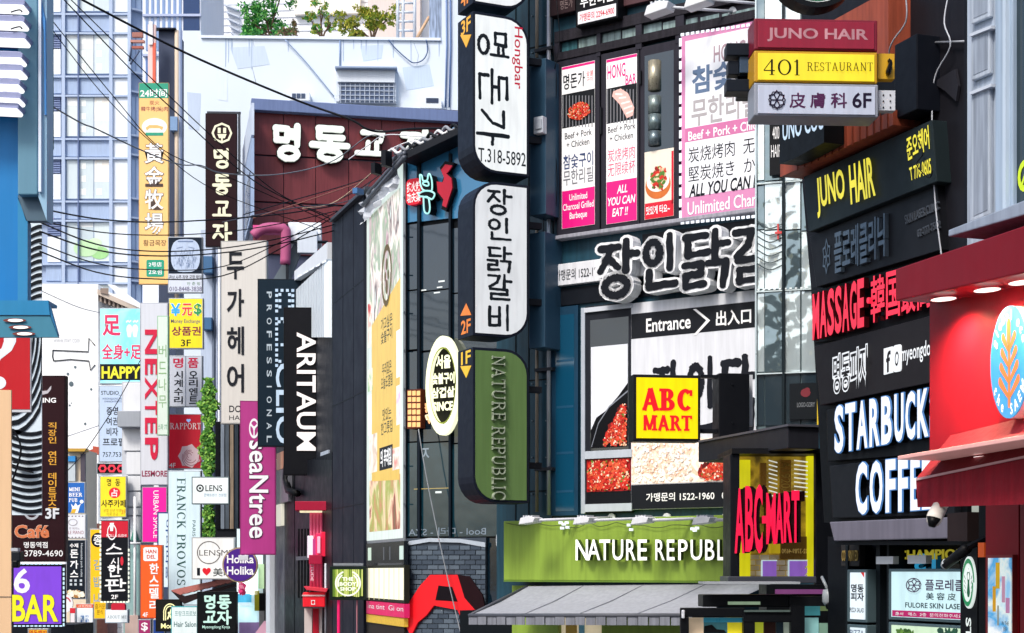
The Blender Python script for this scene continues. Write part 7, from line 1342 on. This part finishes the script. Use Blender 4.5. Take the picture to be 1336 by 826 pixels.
t.poly('lower_wall', mat('2f83b0', .4, .05), [(23, 258), (36, 290), (36, 396), (23, 396)], -.2, -.1)
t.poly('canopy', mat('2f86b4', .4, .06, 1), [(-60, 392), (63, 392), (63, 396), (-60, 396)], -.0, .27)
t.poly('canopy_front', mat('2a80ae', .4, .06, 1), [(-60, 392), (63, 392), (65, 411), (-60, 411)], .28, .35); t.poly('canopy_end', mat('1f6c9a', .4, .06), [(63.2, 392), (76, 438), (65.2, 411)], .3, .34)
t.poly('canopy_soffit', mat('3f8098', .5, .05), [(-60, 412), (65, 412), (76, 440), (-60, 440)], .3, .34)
for k, (x, y) in enumerate(((20, 418), (27, 427), (32, 435.5))): t.shapes('downlight_rim', mat('7a3a34', .4, .1), [disc(.5, .5, .5, 18)], (x - 16, y - 2.6, x + 14, y + 2.6), .352, .004); t.shapes('downlight', lit('fff6f0', 1.6), [disc(.5, .5, .5, 18)], (x - 10, y - 1.9, x + 10, y + 1.9), .358, .004)
for k, (y, x1) in enumerate(((8, 33), (30, 33), (52, 35), (77, 30), (94, 31), (112, 27), (130, 28), (143, 25))):
    l_ = T(BB, 'tube_lamp', ['topmost white tube lamp of the column on the blue wall', 'second tube lamp from the top of the blue wall', 'third tube lamp from the top of the blue wall', 'fourth tube lamp from the top of the blue wall', 'fifth tube lamp from the top of the blue wall', 'third tube lamp from the bottom of the blue wall', 'second lowest tube lamp on the blue wall', 'lowest tube lamp of the column on the blue wall'][k], 'lamp', (15, y + 4), 'tube lamps on the blue wall')
    l_.poly('hood', mat('8a90b4', .45, .08), [(-60, y - 10), (5, y - 11), (x1 - 4, y - 10), (x1, y - 7), (x1 - 1, y - 1), (-60, y - 4)], -.1, .18, bevel=.008); l_.poly('tube', lit('ffffff', 1.5), [(-60, y - 5), (x1 - 3, y - 2), (x1 - 1, y + 1), (x1 - 3, y + 4), (-60, y)], .05, .2, bevel=.008)
    if k in (1, 2): l_.tube('wire', WIRE, [(14, y - 14, .2), (20, y - 16, .2), (26, y - 17, .2), (29, y - 14, .2)], .006, n=4)
t = T(Fr(65, 20, 0), 'rusty_pole', 'brown painted vertical pole with a green edge beside the blue shop', 'pole', (65, 198)); t.tube('pole', mat('7a5f58', .5, .3, 4, streak=.3), [(63.5, -40, 0), (64.5, 100, 0), (64, 196, 0)], .035, n=10); t.tube('green_edge', mat('3c6a44', .5, .2), [(68.5, -40, 0), (69, 195, 0)], .012, n=6)
t.box('socket', BLACK, (62, 196, 66, 224), -.05, .03, bevel=.01)
# ================================================================== roof garden trees and ladder
def tree(x, y0, y1, Y, h, cols, seed, label, spreads, n=1500, leaf=.13):
    fr = Fr(x, Y, 0); t = T(fr, 'roof_tree', label, 'tree', (x, y1), 'small trees in the roof garden'); rnd = random.Random(seed); mb = MB(); base = fr.uv(x, y1); mt = MB(); cs = []
    for (cx, cy, rx, ry) in spreads:
        cu, cv = fr.uv(cx, cy); s_ = Y / F; cs.append((cu, cv, rx * s_, ry * s_)); mt.tube([(base[0], 0, base[1]), ((base[0] * 2 + cu) / 3, .1, (base[1] * 1.5 + cv) / 2.5), (cu, rnd.uniform(-.3, .3), cv)], [.07, .05, .015], 5)
        for _ in range(3): mt.tube([((base[0] + cu) / 2, .05, (base[1] + cv) / 2), (cu + rnd.uniform(-.7, .7) * rx * s_, rnd.uniform(-.4, .4), cv + rnd.uniform(-.5, .8) * ry * s_)], [.03, .01], 4)
    t.part('trunk', mat('5a4636', .7, .2), mt)
    for (cu, cv, rx, ry) in cs:
        sub = [(rnd.uniform(-.8, .8), rnd.uniform(-.8, .8), rnd.uniform(-.8, .8), rnd.uniform(.25, .5)) for _ in range(13)]
        for i in range(n // len(cs)):
            a, b_, c_, r = rnd.choice(sub); d = Vector((rnd.gauss(0, 1), rnd.gauss(0, 1), rnd.gauss(0, 1))).normalized() * r * rnd.uniform(.3, 1.15)
            u, v, wz = cu + (a + d.x) * rx, cv + (c_ + d.z) * ry, (b_ + d.y) * rx * .8
            if v < base[1]: continue
            s2 = leaf * rnd.uniform(.5, 1.1); e1 = Vector((rnd.gauss(0, 1), rnd.gauss(0, 1), rnd.gauss(0, 1))).normalized(); e2 = e1.orthogonal().normalized() * .5
            P = [Vector((u, wz, v)) + q * s2 for q in (e1, e2, -e1, -e2)]; mb.add([tuple(p) for p in P], [(0, 1, 2, 3)], rnd.randrange(len(cols)))
    t.part('crown', cols, mb)
G1 = [mat('4a9a4c', .6, .2, 2), mat('2f7a3c', .6, .2, 2), mat('7abf5c', .6, .2, 2)]; G2 = [mat('9aa83a', .6, .2, 2), mat('c2b84c', .6, .2, 2), mat('6f8a30', .6, .2, 2)]; G3 = [mat('6f5a44', .6, .2, 2), mat('8a6a50', .6, .2, 2), mat('6a8a50', .6, .2, 2)]
tree(352, 0, 50, 86.5, 0, G1, 1, 'leafy bright green roof tree, leftmost of the roof garden', [(322, 24, 16, 20), (345, 12, 20, 18), (350, 36, 22, 14), (366, -8, 18, 16), (330, 42, 16, 8)], 4200, .11)
tree(372, 0, 51, 85.5, 0, G3, 2, 'low brownish shrub between the green and the yellow-green roof trees', [(372, 44, 16, 8), (380, 36, 8, 10)], 500, .1)
tree(420, 0, 52, 86.5, 0, G1 + G2, 3, 'thin sparse roof tree with feathery green leaves', [(404, 24, 9, 9), (418, 12, 12, 12), (412, 38, 8, 6), (432, 30, 8, 10)], 800, .11)
tree(486, 0, 54, 86.5, 0, G2, 4, 'wide yellow-green roof tree with forked trunk', [(452, 28, 16, 14), (478, 22, 20, 12), (502, 20, 20, 10), (462, 46, 14, 7), (490, 34, 12, 6)], 3200, .11)
t = T(Fr(532, 86, 0), 'roof_ladder', 'pale metal roof ladder beside the yellow-green tree', 'ladder', (532, 54)); LM = mat('c9d2de', .4, .05)
for x in (519, 526, 541): t.tube('rail', LM, [(x, -30, 0), (x, 55, 0)], .09, n=6)
for k in range(7): t.tube('rung', LM, [(519, -20 + k * 12, 0), (541, -20 + k * 12, 0)], .07, n=6)
t.tube('stair_stringer', mat('c9a888', .5, .1), [(541, 55, .2), (560, 22, .2)], .09, n=5)
# ================================================================== wires strung over the street
WG = 'cables strung across the street'
def wire(label, pts, r, m=WIRE, sag=0):
    P = smooth(pts, 7)
    W_ = [Vector(W3(*p)) for p in P]; mb = MB(); o0 = W_[0]; mb.tube([tuple(p - o0) for p in W_], r * .82, 5)
    o = mk('cable', mb.v, mb.f, m, parent=None, smooth=True); o.location = o0; tagd(o, label, 'cable', WG)
wire('thickest black cable, running from the top left down over the maroon wall', [(100, -4, 30), (240, 68, 31), (380, 128, 32), (455, 155, 32), (478, 168, 32), (500, 172, 32), (540, 168, 31), (600, 168, 30)], .028)
wire('black cable from the top left edge falling behind the maroon vertical sign', [(82, -2, 32), (170, 90, 33), (228, 145, 34), (330, 235, 35), (430, 285, 36)], .016)
wire('second black cable just under the first, crossing the golden sign', [(91, -2, 32), (180, 85, 33), (270, 172, 34), (360, 250, 35), (430, 282, 36)], .014)
wire('thin cable starting under the pole and passing the tower windows', [(69, 28, 30), (150, 128, 32), (212, 195, 33), (300, 232, 34), (430, 290, 36)], .012)
wire('thin cable crossing the golden sign below its third character', [(69, 40, 30), (130, 118, 32), (200, 188, 33), (280, 248, 34), (420, 300, 36)], .011)
wire('cable with a kinked start by the pole ending over the street signs', [(60, 134, 24), (105, 160, 26), (125, 168, 27), (180, 194, 29), (232, 214, 31), (262, 216, 32), (290, 226, 33), (360, 228, 34), (430, 212, 35), (480, 178, 34), (500, 180, 34)], .016, mat('6a6f78', .5, .2))
for k, (y0, ym, y1) in enumerate(((288, 307, 275), (290, 328, 292), (302, 334, 300), (318, 352, 276), (328, 364, 280), (272, 290, 268))):
    wire(['highest of the sagging cables under the golden sign', 'second sagging cable, crossing the mask face sign', 'third sagging cable, close under the second', 'fourth sagging cable, rising to the dark pier', 'lowest sagging cable over the yellow exchange sign', 'upper slack cable beside the octagon sign'][k], [(52, y0, 24), (125, y0 + (ym - y0) * .75, 27), (200, ym, 30), (290, ym - 4, 32), (370, (ym + y1) / 2, 34), (440, y1, 36)], .013 + .002 * (k % 3))
for k, (c, p) in enumerate((('2a2d36', [(318, 280, 34), (380, 262, 35), (440, 245, 36), (480, 232, 36)]), ('8a5a50', [(330, 285, 34), (400, 262, 35), (470, 238, 36)]), ('4a4d58', [(290, 290, 33), (380, 272, 35), (455, 262, 36), (485, 236, 36)]), ('b9a48c', [(395, 272, 35), (440, 262, 36), (500, 212, 34)]), ('d9dce2', [(455, 208, 34), (480, 190, 34), (505, 176, 33), (560, 178, 32), (600, 168, 30)]), ('e4e6ea', [(500, 200, 33), (530, 186, 33), (570, 180, 32), (602, 174, 30)]), ('2a2d36', [(440, 262, 36), (470, 246, 36), (500, 224, 34), (520, 200, 33)]))):
    wire(['black cable fanning to the corner roof from the left', 'rust coloured cable among those fanning to the corner roof', 'grey cable passing low in front of the pink gantry', 'tan cable rising to the corner roof edge', 'white cable looped along the corner roof edge', 'second white cable lying on the roof edge', 'short black cable clipped below the roof rail'][k], p, .014, mat(c, .5, .1))
wire('single thin dark cable slanting down past the beer pub sign', [(183, 470, 40), (150, 530, 38), (110, 590, 36), (84, 618, 34)], .012)
wire('faint thin cable high over the mural arrow', [(55, 380, 60), (100, 400, 62), (130, 408, 64)], .02, mat('9aa2ae', .5, .1))
wire('faint grey cable low across the mural wall', [(86, 570, 60), (130, 555, 62)], .02, mat('9aa2ae', .5, .1))
# clutter on the corner roof
t = T(G, 'roof_clutter', 'tangle of pale cables and clamps on the roof edge of the corner building', 'cable tangle', (560, 180)); rnd = random.Random(6)
for i in range(9):
    x = 505 + i * 10; y = 206 - i * 4.2; t.tube('cable_loop', mat(('d9dce0', '8a8e96', '2a2d34')[i % 3], .5, .1), [(x, y, .2), (x + 6, y - 8 - rnd.random() * 4, .25), (x + 14, y - 6, .3), (x + 20, y - 10, .2)], .03, n=5)
t.box('clamp', DARK, (497, 196, 503, 216), .2, .4); t.box('clamp', DARK, (484, 212, 489, 226), .2, .4); t.box('clamp', mat('3f6a9a', .4, .1), (460, 245, 466, 252), .2, .4)
# ladder-like clutter behind roof line: pale banner backing between pier and billboard
t = T(B, 'roof_sheet', 'crumpled white sheet between the roof rail and the billboard top', 'sheet', (505, 240)); rnd = random.Random(9); mb = MB(); N = 10
for i in range(N):
    for j in range(5):
        def pt(a, c):
            x = 477 + 50 * a / N; yt = 266 - (x - 477) * 1.15; yb = 268 - (x - 477) * 1.06 + 26; u, v = B.uv(x, yt + (yb - yt) * c / 5); r3 = random.Random(a * 31 + c); return (u, .05 + r3.uniform(0, .12), v)
        mb.add([pt(i, j), pt(i, j + 1), pt(i + 1, j + 1), pt(i + 1, j)], [(0, 1, 2, 3)])
t.part('sheet', mat('d4d9e0', .6, .1, 3), mb)

# ================================================================== unseen buildings behind the viewer, added for the glass to reflect
for (x, y, wd, h, c, wc, lb) in ((-34, -16, 16, 13, 'cfc8bc', '2a3a48', 'unseen cream stone building added behind the viewer to reflect in the glass'), (-16, -20, 15, 17, '8f98a4', '1e2c38', 'unseen tall grey building added behind the viewer to reflect in the glass'), (1, -18, 13, 12, 'e2e4e6', '30424e', 'unseen white building added behind the viewer to reflect in the glass'), (17, -22, 16, 15, '6a4a42', '26303a', 'unseen brown building added behind the viewer to reflect in the glass')):
    fr = Fr(668, 1, 180); fr.P = (x, y); t = T(fr, 'reflected_building', lb, 'building', (0, 0, 0.0)) if False else None
    o = bpy.data.objects.new('reflected_building', None); COL.objects.link(o); o.location = (x, y, 0); tagd(o, lb, 'building')
    mb = MB(); mb.v = []; a0, a1 = 0, wd
    def bx(x0, x1, y0, y1, z0, z1, M_): M_.add([(x0, y0, z0), (x1, y0, z0), (x1, y1, z0), (x0, y1, z0), (x0, y0, z1), (x1, y0, z1), (x1, y1, z1), (x0, y1, z1)], [(0, 3, 2, 1), (4, 5, 6, 7), (0, 1, 5, 4), (1, 2, 6, 5), (2, 3, 7, 6), (3, 0, 4, 7)])
    bx(0, wd, -8, 0, 0, h, mb); mk('wall', mb.v, mb.f, mat(c, .6, .1, .5, streak=.2), parent=o)
    for k in range(int(h // 3.4)):
        for j in range(int(wd // 2.6)):
            m2 = MB(); bx(.6 + j * 2.6, 2.4 + j * 2.6, 0, .06, .9 + k * 3.4, 3.0 + k * 3.4, m2); mk('window', m2.v, m2.f, mat(wc, .2, .2, spec=.6) if (k * 5 + j * 3) % 4 else lit('ffe2b0', .8), parent=o)
